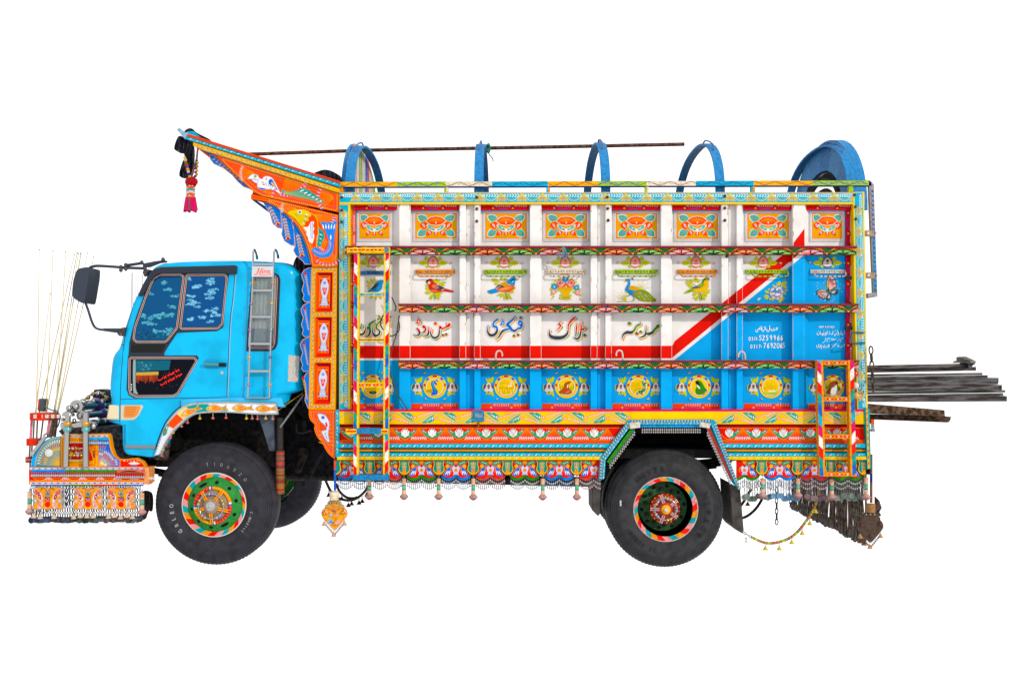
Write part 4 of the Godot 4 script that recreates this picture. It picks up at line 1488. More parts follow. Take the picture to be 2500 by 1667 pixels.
func build_cargo() -> void:
	# wall panels, four rows of eight bays, each with its painting
	var handle_of := {1: ["amber", 1013.6, 1110.0, 1018.0, 1103.5], 2: ["lime", 1182.0, 1286.0, 1185.0, 1281.0], 3: ["cream", 1332.8, 1429.0, 1340.0, 1425.0], 4: ["lime", 1502.4, 1606.4, 1507.0, 1604.0], 5: ["amber", 1654.5, 1751.8, 1661.6, 1748.7], 6: ["lime", 1822.0, 1926.0, 1837.0, 1926.0], 7: ["off", 1979.6, 2066.0, 1988.6, 2067.0]}
	var roses := [911.5, 1057.0, 1231.0, 1380.6, 1551.0, 1699.5, 1863.6, 2020.5]
	var rounds := [910.2, 1061.4, 1235.5, 1383.0, 1558.6, 1707.0, 1882.0, 2033.2]
	var eyes := [914.0, 1064.4, 1235.5, 1382.5, 1554.0, 1702.5, 1875.5, 2020.0]
	for row in 4:
		for b in 8:
			var x0: float = BAYS[b][0] - 6.0
			var x1: float = BAYS[b][1] + 6.0
			var y0: float = ROWS[row][0] - 4.0
			var y1: float = ROWS[row][1] + 4.0
			if b == 0 and row > 1: y0 = ROWS[row - 1][1] + 4.0
			var s := Shape.new()
			s.prism(rect(x0, y0, x1, y1), PZ - 0.03, PZ, K.sky if row == 3 else K.white)
			var a := Art.new(PZ)
			if row == 1 or row == 2:
				livery(rect(x0, y0, x1, y1), a)
			elif row == 0 and b == 7:
				a.box2(x0, 587, x1, 606, K.sky)
			a.up(2)
			if row == 3:
				a.here(BAYS[b][0] + 2, 985)
				frond_band(a, BAYS[b][1] - BAYS[b][0] - 4, 14, 50, 24, K.orange, K.purple, K.white, [K.orange, K.cream, K.teal], false)
				a.here()
			elif row == 0:
				s.prism(rect(BAYS[b][0], 497, BAYS[b][1], 512.5), PZ, -0.03, K.purple)
				a = Art.new(-0.03)
				small_red_border(a, BAYS[b][0] + 1, 498.5, BAYS[b][1] - BAYS[b][0] - 2, 0, K.crimson, K.gold)
			s.v.append_array(a.v); s.n.append_array(a.n); s.c.append_array(a.c)
			var p := part("wall_panel", s, M.enamel, truck)
			var d := Art.new(PZ)
			d.lev = 14.0
			match row:
				0:
					d.here(eyes[b], 552)
					eye_flower(d, b > 0 and b < 7)
					part("flower_painting", d, M.enamel, p)
				1:
					d.here(roses[b], 640.5 if b else 640.0)
					rose(d, b == 7)
					part("rose_painting", d, M.enamel, p, "grey rose on blue" if b == 7 else "")
					d = Art.new(PZ)
					d.lev = 14.0
					match b:
						0: blue_bird(d)
						1: cardinal(d)
						2: orange_bird(d)
						3: flower_basket(d)
						4: peacock(d)
						5: parrot(d)
						6: blue_rose(d)
						7: butterfly(d)
					var names := ["bird_painting", "bird_painting", "bird_painting", "basket_painting", "peacock_painting", "parrot_painting", "rose_painting", "butterfly_painting"]
					var labels := ["small blue bird", "red crested bird", "blue-headed bird with orange breast", "yellow basket of roses", "standing blue peacock", "green and yellow parrot", "pale violet rose on blue", "brown and grey butterfly"]
					part(names[b], d, M.enamel, p, labels[b])
				2:
					if b < 5:
						panel_word(d, b + 1)
						part("lettering", d, M.enamel, p)
					elif b == 6:
						phone_writing(d)
						part("lettering", d, M.enamel, p)
					elif b == 7:
						painter_writing(d)
						part("lettering", d, M.enamel, p)
				3:
					d.here(rounds[b], 943.4)
					medallion(d, [7, 0, 1, 2, 3, 4, 5, 6][b])
					part("medallion_painting", d, M.enamel, p)
	# lift handles on the second row
	for b in handle_of:
		var q: Array = handle_of[b]
		var holder := Node3D.new()
		holder.name = numbered("lift_handle", truck)
		truck.add_child(holder)
		var pl := Art.new(PZ + 0.022)
		pl.lev = 0.5
		pl.slab(at(q[1], 667.5, PZ + 0.022) - Vector3(0, 0, 0.022), at(q[2], 658.0, PZ + 0.022), 0.003, K[q[0]])
		for k in 14:
			pl.dot(lerpf(q[1] + 4, q[2] - 4, k / 13.0), 662.7, 1.9, {"amber": K.plum, "lime": K.dark_green, "cream": K.grey, "off": K.grey}[q[0]], 8)
		part("handle_plate", pl, M.worn_enamel, holder)
		var lp := Shape.new()
		var path := []
		var zc := PZ + 0.05
		var flat := []
		for p in ring(Vector2(q[3] + 7, 668.5), 6, 6, 8, PI * 1.4, PI * 0.5): flat.append(p)
		for k in 9: flat.append(Vector2(lerpf(q[3] + 10, q[4] - 10, k / 8.0), 674.5))
		for p in ring(Vector2(q[4] - 7, 668.5), 6, 6, 8, PI * 0.5, -PI * 0.4): flat.append(p)
		path.append(at(q[3] + 14, 662.0, PZ + 0.02))
		for p in flat: path.append(at(p.x, p.y, zc))
		path.append(at(q[4] - 14, 662.0, PZ + 0.02))
		var c2: Color = {"amber": K.rust, "lime": K.dark_green, "cream": K.plum, "off": K.maroon}[q[0]]
		var sp := smooth3(path, 2)
		lp.tube(sp, 0.0065, 8, K[q[0]], -1.0, false, [K[q[0]], K[q[0]], c2])
		part("handle_loop", lp, M.worn_enamel, holder)
	var barh := Shape.new()
	barh.slab(at(878, 670, PZ + 0.03) - Vector3(0, 0, 0.03), at(952, 661, PZ + 0.03), 0.004, paint("2a6aa8"))
	part("blue_bar", barh, M.worn_enamel, truck)
	# ribs between the bays; the wide ones are two strips with a shallow trough between
	var ribs := [[974.0, 1001.5, 0.0], [1121.5, 1137.5, 0.0], [1137.5, 1157.5, -0.045], [1157.5, 1173.0, 0.0], [1293.5, 1322.0, 0.0], [1442.0, 1458.5, 0.0], [1458.5, 1478.0, -0.045], [1478.0, 1493.5, 0.0], [1614.0, 1641.0, 0.0], [1762.0, 1779.0, 0.0], [1779.0, 1799.0, -0.045], [1799.0, 1814.0, 0.0], [1936.0, 1965.0, 0.0]]
	var rr := RandomNumberGenerator.new()
	rr.seed = 77
	for q in ribs:
		var s := Shape.new()
		for row in 4:
			var y0: float = ROWS[row][0] - 3.0
			var y1: float = ROWS[row][1] + (3.0 if row < 3 else 0.0)
			var a := at(q[0], y1, q[2])
			var b := at(q[1], y0, q[2])
			s.slab(Vector3(a.x, a.y, PZ - 0.01), Vector3(b.x, b.y, q[2]), 0.003, K.sky if row == 3 else K.white)
			if row == 3:
				continue
			for e in [[a.x, q[0], -1.0], [b.x, q[1], 1.0]]:
				livery_on_side(s, e[0] + e[2] * 0.0006, y0, y1, PZ - 0.01, q[2] - 0.003, e[1], e[2])
			var art := Art.new(q[2])
			if row > 0:
				livery(rect(q[0] + 0.8, y0, q[1] - 0.8, y1), art)
			else:
				if q[0] > 1930.0:
					art.fan(xy([1938, 603, 1938, 593, 1965, 557, 1965, 603]), K.red)
			# rust bleeding at the foot and head of the strips
			art.lev = 3.0
			for k in 5:
				var ex: float = (q[0] + 1.6) if rr.randf() < 0.5 else (q[1] - 1.6)
				var yy: float = (y0 + 3) if rr.randf() < 0.6 else rr.randf_range(y0 + 6, y1 - 20)
				art.leaf(ex, yy, ex + rr.randf_range(-0.5, 0.5), yy + rr.randf_range(5, 16), rr.randf_range(0.6, 1.5), K.stain if rr.randf() < 0.7 else K.rust, 0.2)
			s.v.append_array(art.v); s.n.append_array(art.n); s.c.append_array(art.c)
		# sloping cheek of the end bays
		if q[0] == 974.0 or q[0] == 1936.0:
			for row in 4:
				var xa: float = 974.5 if q[0] == 974.0 else 1964.5
				var xb: float = 960.0 if q[0] == 974.0 else 1975.0
				var c: Color = K.white if row < 3 else K.sky
				var y0: float = ROWS[row][0] if row < 2 else ROWS[row - 1][1]
				var y1: float = ROWS[row][1]
				if q[0] == 1936.0 and row > 0:
					c = K.sky
				var p := [at(xa, y0, -0.001), at(xb, y0, PZ + 0.004), at(xb, y1, PZ + 0.004), at(xa, y1, -0.001)]
				var nn: Vector3 = (p[1] - p[0]).cross(p[3] - p[0]).normalized()
				if nn.z < 0: nn = -nn
				s.quad(p[0], p[1], p[2], p[3], nn, c)
				if q[0] == 974.0 and row == 2:
					for band in [[844.0, 874.5, K.red], [879.4, 879.5, K.sky]]:
						var p2 := [at(xa, band[0], 0.0), at(xb, band[0], PZ + 0.005), at(xb, band[1], PZ + 0.005), at(xa, band[1], 0.0)]
						s.quad(p2[0] + nn * 0.0008, p2[1] + nn * 0.0008, p2[2] + nn * 0.0008, p2[3] + nn * 0.0008, nn, band[2])
		part("wall_rib", s, M.enamel, truck)
	# the three projecting rails
	var rails := [[842.0, 2092.0, 600.0, 621.0, 1032.0 - 79.0 * 2, K.crimson, paint("ff8a3c"), 2], [973.0, 2096.0, 741.0, 762.0, 1006.0, K.navy, K.off, 2], [973.0, 2098.0, 879.0, 899.0, 1007.0, K.plum, paint("f0a070"), 2]]
	for q in rails:
		var s := Shape.new()
		var lo := at(q[0], q[3], 0.05)
		var hi := at(q[1], q[2] + 5, 0.05)
		s.slab(Vector3(lo.x, lo.y, -0.02), hi, 0.002, K.maroon)
		var a2 := at(q[0] - 1, q[2] + 5, 0.07)
		var b2 := at(q[1] + 2, q[2], 0.07)
		s.slab(Vector3(a2.x, a2.y, -0.02), b2, 0.004, paint("8a3040"))
		var art := Art.new(0.05)
		rail_art(art, q[0] + 0.5, q[1] - 0.5, q[2], q[3], q[4], q[5], q[6], q[7])
		var p := part("wall_rail", s, M.worn_enamel, truck)
		part("arc_ornament", art, M.enamel, p)
	# frame borders
	var fz := 0.02
	var top := Shape.new()
	top.prism(rect(827, 469, 2112, 498.5), PZ - 0.03, fz, K.gold, 0.004)
	var art := Art.new(fz)
	art.box2(828, 494.5, 2110, 498, K.yellow)
	art.here(829, 471)
	frond_band(art, 1280, 23, 50.9, 38, K.cyan, K.leafy, K.white, [K.gold, K.coral])
	art.here()
	var tp := part("top_border", top, M.enamel, truck)
	part("frond_ornament", art, M.enamel, tp)
	var lf := Shape.new()
	lf.prism(rect(827, 498.5, 854, 1001), PZ - 0.03, fz - 0.001, K.yellow, 0.003)
	art = Art.new(fz - 0.001)
	art.tf = Transform2D(PI / 2, Vector2(850, 500))
	frond_band(art, 500, 22, 50.4, 20, K.cyan, K.leafy, K.white, [K.gold, K.coral])
	art.here()
	var lp2 := part("side_border", lf, M.enamel, truck)
	part("frond_ornament", art, M.enamel, lp2)
	# red inner margin of the first and last bay
	for e in [[854.0, 868.0, 498.0], [2066.0, 2084.0, 498.0]]:
		var m := Shape.new()
		m.prism(rect(e[0], e[2], e[1], 1000), PZ - 0.02, PZ + 0.03, K.purple)
		var ma := Art.new(PZ + 0.03)
		for seg in [[498.0, 600.0], [621.0, 1000.0]]:
			if e[0] < 1000:
				ma.tf = Transform2D(PI / 2, Vector2(867.5, seg[0]))
			else:
				ma.tf = Transform2D(PI / 2, Vector2(2083, seg[0]))
			frond_band(ma, seg[1] - seg[0], 13.2 if e[0] < 1000 else 16.5, 50, 22, paint("ff6a1e") if e[0] < 1000 and seg[0] < 500 else K.crimson, K.purple, K.white, [K.crimson, K.gold, K.teal], false)
		ma.here()
		m.v.append_array(ma.v); m.n.append_array(ma.n); m.c.append_array(ma.c)
		part("inner_margin", m, M.enamel, truck)
	var rt := Shape.new()
	rt.prism(xy([2084, 469, 2111, 468, 2120, 1001, 2094, 1001, 2086, 720]), -2.38, fz + 0.002, K.yellow, 0.003)
	art = Art.new(fz + 0.002)
	art.tf = Transform2D(PI / 2 - 0.017, Vector2(2107, 470))
	frond_band(art, 530, 20, 50.4, 44, K.cyan, K.leafy, K.white, [K.gold, K.coral])
	art.here()
	art.lev = 5
	for k in 40:
		var q := Vector2(rr.randf_range(2098, 2114), rr.randf_range(890, 998))
		art.dot(q.x, q.y, rr.randf_range(0.6, 2.2), K.rust if k % 3 else K.grey, 6)
	var rp := part("rear_post", rt, M.enamel, truck)
	part("frond_ornament", art, M.enamel, rp)
	# bolts that hold the posts
	for q in [[834, 482], [834, 513], [834, 542], [1164, 482], [1164, 510], [1164, 540], [1483, 481], [1484, 509], [1485, 538], [1770, 479], [1770, 508], [1770, 538], [2087, 476], [2089, 505], [2090, 535], [1775, 626]]:
		var s := Shape.new()
		var z: float = fz if q[1] < 495 or q[0] < 900 or q[0] > 2000 else 0.0
		s.lathe(at(q[0], q[1], z), Vector3(0, 0, 1), PackedVector2Array([Vector2(0.014, 0), Vector2(0.014, 0.008), Vector2(0.008, 0.01), Vector2(0.007, 0.03), Vector2(0, 0.032)]), 8, K.rust.lerp(K.slate, 0.3))
		part("bolt", s, M.grimy_iron, truck)
	build_guard_rail()
	build_lower_bands(rr)
	build_shell()
	build_hoops()
	build_ladders()

func build_guard_rail() -> void:
	var g := Node3D.new()
	g.name = "guard_rail"
	truck.add_child(g)
	var s := Shape.new()
	s.prism(xy([827, 443.5, 2124, 440, 2129, 444, 2129, 454, 827, 457.5]), -0.04, 0.0, K.navy, 0.003)
	var a := Art.new(0.0)
	var cols := ["gold", "lime", "cream", "cyan"]
	var inks := [K.orange, K.royal, K.plum, K.royal]
	var x := 828.0
	var i := 0
	var stops := [968.0, 1088.0, 1201.0, 1338.0, 1459.0, 1579.0, 1699.0, 1841.0, 1985.0, 2122.0]
	var r := RandomNumberGenerator.new()
	r.seed = 19
	for e in stops:
		var c: Color = K[cols[i % 4]]
		a.lev = 1
		var dy := -3.5 * (x - 827) / 1300.0
		a.box2(x, 444.0 + dy, e, 455.4 + dy, c)
		a.lev = 2
		var u := x + 4
		while u < e - 14:
			var up := r.randf() < 0.5
			for k in 3:
				a.line(smooth(xy([u, (453.5 - k * 1.5 if up else 446 + k * 1.5) + dy, u + 5, (449.5 - k if up else 450 + k) + dy, u + 12 + k, (449 if up else 451.5) + dy]), 4), 2.0, c.lerp(inks[i % 4], 0.6 if i % 2 else 0.3), false, 0.4)
			u += 13
		a.lev = 3
		var p := PackedVector2Array()
		for k in int((e - x) / 3) + 1:
			p.append(Vector2(x + k * 3, 449.8 + dy + sin((x + k * 3) / 8.2) * 4.2))
		a.line(p, 1.2, K.slate)
		x = e
		i += 1
	s.v.append_array(a.v); s.n.append_array(a.n); s.c.append_array(a.c)
	part("top_bar", s, M.enamel, g)
	for q in [[827, 837, "amber", "amber"], [1084, 1095, "lime", "cream"], [1334, 1343, "cyan", "amber"], [1575, 1584, "lime", "cream"], [1834, 1844, "cyan", "amber"], [2073, 2084, "lime", "lime"]]:
		var b := Shape.new()
		b.prism(rect(q[0], 453, (q[0] + q[1]) / 2.0, 472), -0.04, -0.004, K[q[2]])
		b.prism(rect((q[0] + q[1]) / 2.0, 453, q[1], 472), -0.04, -0.003, K[q[3]])
		part("rail_post", b, M.worn_enamel, g)
	var d := Shape.new()
	d.prism(xy([2122, 448, 2129, 443, 2135, 450, 2144, 724, 2120, 728, 2119, 716, 2133, 714, 2123, 455]), -0.04, 0.0, paint("9c9aa6"), 0.003)
	a = Art.new(0.0)
	a.fan(xy([2131, 562, 2137, 562, 2142, 714, 2134, 714]), paint("3a9ad0"))
	a.lev = 2
	for k in 22:
		var y := 462.0 + k * 11.5
		var xx := 2130.0 + (y - 462) * 0.033
		a.line(smooth(xy([xx - 4, y, xx, y + 4, xx - 3, y + 9]), 4), 1.6, K.slate if k % 2 else K.royal)
		a.leaf(xx - 1, y + 2, xx + 4, y + 8, 3, K.royal if k % 3 else K.slate)
	d.v.append_array(a.v); d.n.append_array(a.n); d.c.append_array(a.c)
	part("end_drop", d, M.worn_enamel, g)
	for q in [[569, 2098], [672, 2100]]:
		var b := Shape.new()
		b.prism(rect(q[1], q[0] - 7, q[1] + 38, q[0] + 8), 0.0, 0.018, K.stain.lerp(K.grey, 0.5), 0.003)
		b.lathe(at(q[1] + 22, q[0], 0.0185), Vector3(0, 0, 1), PackedVector2Array([Vector2(0.013, 0), Vector2(0.013, 0.004), Vector2(0, 0.0045)]), 10, K.off)
		b.tube([at(q[1] + 37, q[0] - 6, 0.01), at(q[1] + 43, q[0], 0.01), at(q[1] + 37, q[0] + 6, 0.01)], 0.003, 6, K.grey)
		part("hinge_strap", b, M.worn_enamel, g)

func build_lower_bands(rr: RandomNumberGenerator) -> void:
	var arch := xy([1471, 1200, 1466, 1119, 1536, 1025, 1741, 1024, 1746, 1026, 1812, 1200])
	var strips := [["magenta_strip", 999.0, 1004.0, 0.03, K.magenta], ["scroll_band", 1004.0, 1035.5, 0.025, K.yellow], ["red_groove", 1035.5, 1043.5, -0.015, K.deep], ["lotus_band", 1043.5, 1075.0, 0.0, K.red],
			["orange_bevel", 1075.0, 1083.0, 0.012, K.orange], ["blue_strip", 1083.0, 1093.5, 0.03, K.cyan], ["maroon_groove", 1093.5, 1097.0, -0.01, K.maroon], ["gold_moulding", 1097.0, 1102.0, 0.01, K.amber], ["teal_groove", 1102.0, 1105.5, -0.01, K.teal], ["blue_strip", 1105.5, 1114.5, 0.03, K.cyan], ["yellow_strip", 1114.5, 1122.5, 0.034, K.yellow]]
	for q in strips:
		var s := Shape.new()
		var face := rect(822 if q[1] > 1006 else 827, q[1], 2119, q[2])
		for piece in Geometry2D.clip_polygons(face, arch):
			s.prism(piece, -0.12, q[3], q[4], 0.0025 if q[3] > 0.0 else 0.0)
		var a := Art.new(q[3])
		var y: float = q[1]
		var h: float = q[2] - q[1]
		var halves := [[828.0, arch_left((q[1] + q[2]) / 2) + 3.0], [arch_right((q[1] + q[2]) / 2) - 2.0, 2112.0]]
		if q[2] < 1030.0:
			halves = [[828.0, 2112.0]]
		for e in halves:
			var lx: float = e[0]
			var ln: float = e[1] - e[0]
			match q[0]:
				"scroll_band":
					a.here(lx, y)
					scroll_art(a, ln, h, lx - 828.0)
				"lotus_band":
					a.here(lx, y)
					lotus_art(a, ln, h, fposmod(956.0 - lx, 66.0))
				"blue_strip":
					a.here(lx, y + 0.5)
					dash_band(a, ln, h - 1.0, K.cyan, K.white, K.gold, 17.5)
				"yellow_strip":
					a.here(lx, y + 0.5)
					dash_band(a, ln, h - 1.0, K.yellow, K.red, K.royal, 18.0)
		a.here()
		if q[0] == "scroll_band":
			# the band drops behind the arch below its crown
			pass
		s.v.append_array(a.v); s.n.append_array(a.n); s.c.append_array(a.c)
		part(q[0], s, M.enamel, truck)
	var up := Shape.new()
	up.prism(rect(818.5, 1000, 827, 1116), -0.1, 0.036, K.cyan, 0.002)
	var ua := Art.new(0.036)
	ua.tf = Transform2D(PI / 2, Vector2(826.5, 1001))
	dash_band(ua, 114, 7.4, K.cyan, K.white, K.gold, 17.5)
	up.v.append_array(ua.v); up.n.append_array(ua.n); up.c.append_array(ua.c)
	part("corner_strip", up, M.enamel, truck)
	var cr := Shape.new()
	cr.prism(xy([2112, 997, 2124, 997, 2128, 1144, 2118, 1146]), -2.4, 0.04, K.teal, 0.003)
	var ca := Art.new(0.04)
	ca.fan(xy([2116, 1000, 2119.5, 1000, 2124, 1143, 2120, 1143]), K.gold)
	ca.up()
	for k in 9:
		ca.leaf(2117.8 + k * 0.5, 1004 + k * 15.4, 2118.1 + k * 0.5, 1013 + k * 15.4, 2.6, K.red, 0.5)
	cr.v.append_array(ca.v); cr.n.append_array(ca.n); cr.c.append_array(ca.c)
	part("rear_corner", cr, M.enamel, truck)
	# latch plate under the middle of the wall
	var la := Shape.new()
	la.prism(rect(1154, 1002, 1182, 1029), 0.03, 0.045, paint("2a8cc4"), 0.004)
	la.prism(rect(1158, 1009, 1179, 1020), 0.045, 0.055, K.grey.lerp(K.cyan, 0.3), 0.003)
	la.prism(rect(1166, 1028, 1170, 1042), 0.03, 0.04, K.rust, 0.002)
	part("latch", la, M.worn_enamel, truck)
	# tarpaulin hooks and the loose cable
	for q in [[1218, 866], [1513, 865], [1812, 868]]:
		var h := Shape.new()
		var f := -1.0 if q[0] > 1300 else 1.0
		h.tube(smooth3([at(q[0] - 8 * f, q[1] + 14, 0.03), at(q[0] - 7 * f, q[1] - 2, 0.04), at(q[0] - 3 * f, q[1] - 9, 0.045), at(q[0] + 4 * f, q[1] - 9, 0.045), at(q[0] + 8 * f, q[1] - 3, 0.045), at(q[0] + 8 * f, q[1] + 4, 0.045)], 5), 0.0085, 8, K.off, 0.0065)
		part("tarp_hook", h, M.worn_enamel, truck)
	for q in [[xy([956, 725, 962, 738, 966, 750, 964, 760]), xy([945, 750, 935, 770, 929, 785, 932, 800, 950, 818, 958, 820, 970, 812, 975, 800, 973, 780, 975, 770, 970, 800, 968, 815, 960, 840, 950, 880, 948, 897, 970, 960, 995, 1000])]]:
		for p in q:
			var w := Shape.new()
			var path := []
			for k in p: path.append(at(k.x, k.y, 0.03))
			w.tube(smooth3(path, 5), 0.006, 6, K.slate)
			part("loose_cable", w, M.plastic, truck)
	# rings and clasps at the rear
	var rg := Shape.new()
	rg.tube(smooth3([at(2110, 812, 0.03), at(2084, 812, 0.05), at(2079, 818, 0.055), at(2080, 833, 0.055), at(2085, 838, 0.055), at(2112, 837, 0.03)], 4), 0.008, 8, K.slate.lerp(K.cyan, 0.2))
	part("rear_handle", rg, M.worn_enamel, truck)
	for y in [678, 801]:
		var b := Shape.new()
		b.slab(at(2066, y + 4, PZ + 0.05) - Vector3(0, 0, 0.03), at(2082, y - 4, PZ + 0.05), 0.003, K.slate)
		part("clasp", b, M.worn_enamel, truck)
	# three round marker lamps by the rear ladder
	for q in [[2087.5, 912, paint("d81810")], [2088.5, 941, K.off], [2090, 966, paint("f0a030")]]:
		var b := Shape.new()
		b.lathe(at(q[0], q[1], 0.02), Vector3(0, 0, 1), PackedVector2Array([Vector2(0.032, 0), Vector2(0.032, 0.012), Vector2(0.028, 0.024), Vector2(0.016, 0.034), Vector2(0, 0.037)]), 18, q[2])
		part("marker_lamp", b, M.lamp_lens, truck)
	build_skirt()
	# arch trim
	var tr := Shape.new()
	var outer := xy([1463, 1174, 1466, 1119, 1536, 1025, 1741, 1024, 1747, 1027, 1809, 1196])
	var inner := xy([1476, 1168, 1479, 1123, 1543, 1036, 1734, 1036, 1738, 1040, 1797, 1183])
	var shape := outer.duplicate()
	var back := inner.duplicate()
	back.reverse()
	shape.append_array(back)
	tr.prism(shape, -0.1, 0.05, K.cyan, 0.003)
	var ta := Art.new(0.05)
	for i in 5:
		var a := outer[i].lerp(inner[i], 0.28)
		var b := outer[i + 1].lerp(inner[i + 1], 0.28)
		hatch(ta, a, b, 5.6, K.gold, K.royal, 3.6)
		ta.line(PackedVector2Array([outer[i].lerp(inner[i], 0.58), outer[i + 1].lerp(inner[i + 1], 0.58)]), 0.9, K.maroon)
		var d := (outer[i + 1] - outer[i])
		var n := int(d.length() / 9.0)
		for k in n:
			var c := outer[i].lerp(inner[i], 0.8).lerp(outer[i + 1].lerp(inner[i + 1], 0.8), (k + 0.5) / n)
			if k % 2: ta.dot(c.x, c.y, 1.1, K.gold, 6)
			else: ta.leaf(c.x - d.normalized().x * 2.5, c.y - d.normalized().y * 2.5 + 1, c.x + d.normalized().x * 2.5, c.y + d.normalized().y * 2.5 - 1, 1.5, K.white)
	var tp := part("arch_trim", tr, M.enamel, truck)
	part("trim_ornament", ta, M.enamel, tp)
	for q in [xy([1537, 1032, 1563, 1030, 1564, 1044, 1538, 1047]), xy([1711, 1030, 1736, 1034, 1733, 1046, 1708, 1042])]:
		var b := Shape.new()
		b.prism(q, 0.05, 0.062, K.off, 0.003)
		part("white_plate", b, M.worn_enamel, truck)
	# bead fringe inside the arch
	var runs := [[Vector2(1483, 1128), Vector2(1546, 1042), K.green, 15], [Vector2(1566, 1036), Vector2(1712, 1036), K.sky, 27], [Vector2(1732, 1044), Vector2(1790, 1168), K.coral.lerp(K.maroon, 0.3), 19]]
	for q in runs:
		var s := Shape.new()
		var d: Vector2 = (q[1] - q[0]).normalized()
		var n := Vector2(-d.y, d.x)
		if n.y < 0: n = -n
		var z := 0.02
		s.prism(PackedVector2Array([q[0] - n * 2, q[1] - n * 2, q[1] + n * 7, q[0] + n * 7]), z - 0.004, z, q[2])
		for k in q[3]:
			var t: float = (k + 0.5) / float(q[3])
			var p: Vector2 = q[0].lerp(q[1], t) + n * 6.0
			s.tube([at(p.x, p.y, z), at(p.x, p.y + 13, z)], 0.0028, 4, K.grey)
			s.ball(at(p.x, p.y + 7, z), 0.0088, K.silver, 8, 1.15)
			s.ball(at(p.x, p.y + 13, z), 0.0082, K.silver.lerp(K.stain, 0.25), 8, 1.2)
		part("bead_fringe", s, M.worn_enamel, truck, "", "stuff")

func scroll_art(a: Art, length: float, h: float, phase: float) -> void:
	var l0 := a.lev
	a.box2(0.5, 0.6, length - 0.5, h - 0.6, paint("fbc800"))
	var base := a.tf
	var p := PackedVector2Array()
	var per := 104.6
	for i in int(length / 2.5) + 1:
		var u := i * 2.5
		p.append(Vector2(u, h * 0.5 - sin((u + phase) / per * TAU) * h * 0.36))
	a.lev = l0 + 2
	a.line(p, 1.5, K.cyan)
	var k := int(phase / (per / 2.0))
	while true:
		var u := (k + 0.5) * per / 2.0 - phase
		if u > length - 4:
			break
		var up := 1.0 if k % 2 == 0 else -1.0
		k += 1
		if u < 4:
			continue
		a.tf = base * Transform2D(Vector2(1, 0), Vector2(0, up), Vector2(u, h * 0.5))
		# flower hanging in each trough with its wheat ear, and a teal leaf beyond the stem
		a.lev = l0 + 3
		a.dot(2, 0.8, 3.9, K.orange, 12)
		a.lev = l0 + 4
		a.dot(2, 0.8, 2.5, K.white, 10)
		a.lev = l0 + 5
		a.dot(2, 0.8, 1.2, K.royal, 8)
		a.lev = l0 + 1
		for t in [0.0, 1.0]:
			if u + 42 < length:
				a.frond(7 + t, 2.5, 40 + t, 12.5, 9, 7.0 - t * 2.6, 1.5 - t * 0.3, K.orange if t == 0.0 else K.white, 0.55)
				a.lev = l0 + 2
		a.lev = l0 + 3
		if u + 42 < length:
			for i in 8:
				a.dot(9 + i * 4.2, 3.2 + i * 1.28, 0.55, K.royal, 5)
		a.lev = l0 + 1
		var fanp := smooth(xy([-34, 12, -24, 13.5, -20, 11, -14, 13, -9, 9.5, -5, 8.5, -3, 3, -6, -3, -1, -9, -14, -3, -26, 6]), 3, true)
		if u - 34 > 0:
			a.poly(fanp, K.teal)
			a.lev = l0 + 2
			for i in 4:
				a.leaf(-8 - i * 1.5, -3 + i * 1.5, -7 - i * 7.0, 6.5 + i * 1.4, 2.2, K.white if i % 2 == 0 else paint("7fd0c4"))
			a.lev = l0 + 3
			for i in 2:
				a.leaf(-9 - i * 8, 2 + i * 2, -8.5 - i * 9.5, 5 + i * 2.5, 1.4, K.orange)
	a.tf = base
	a.lev = l0

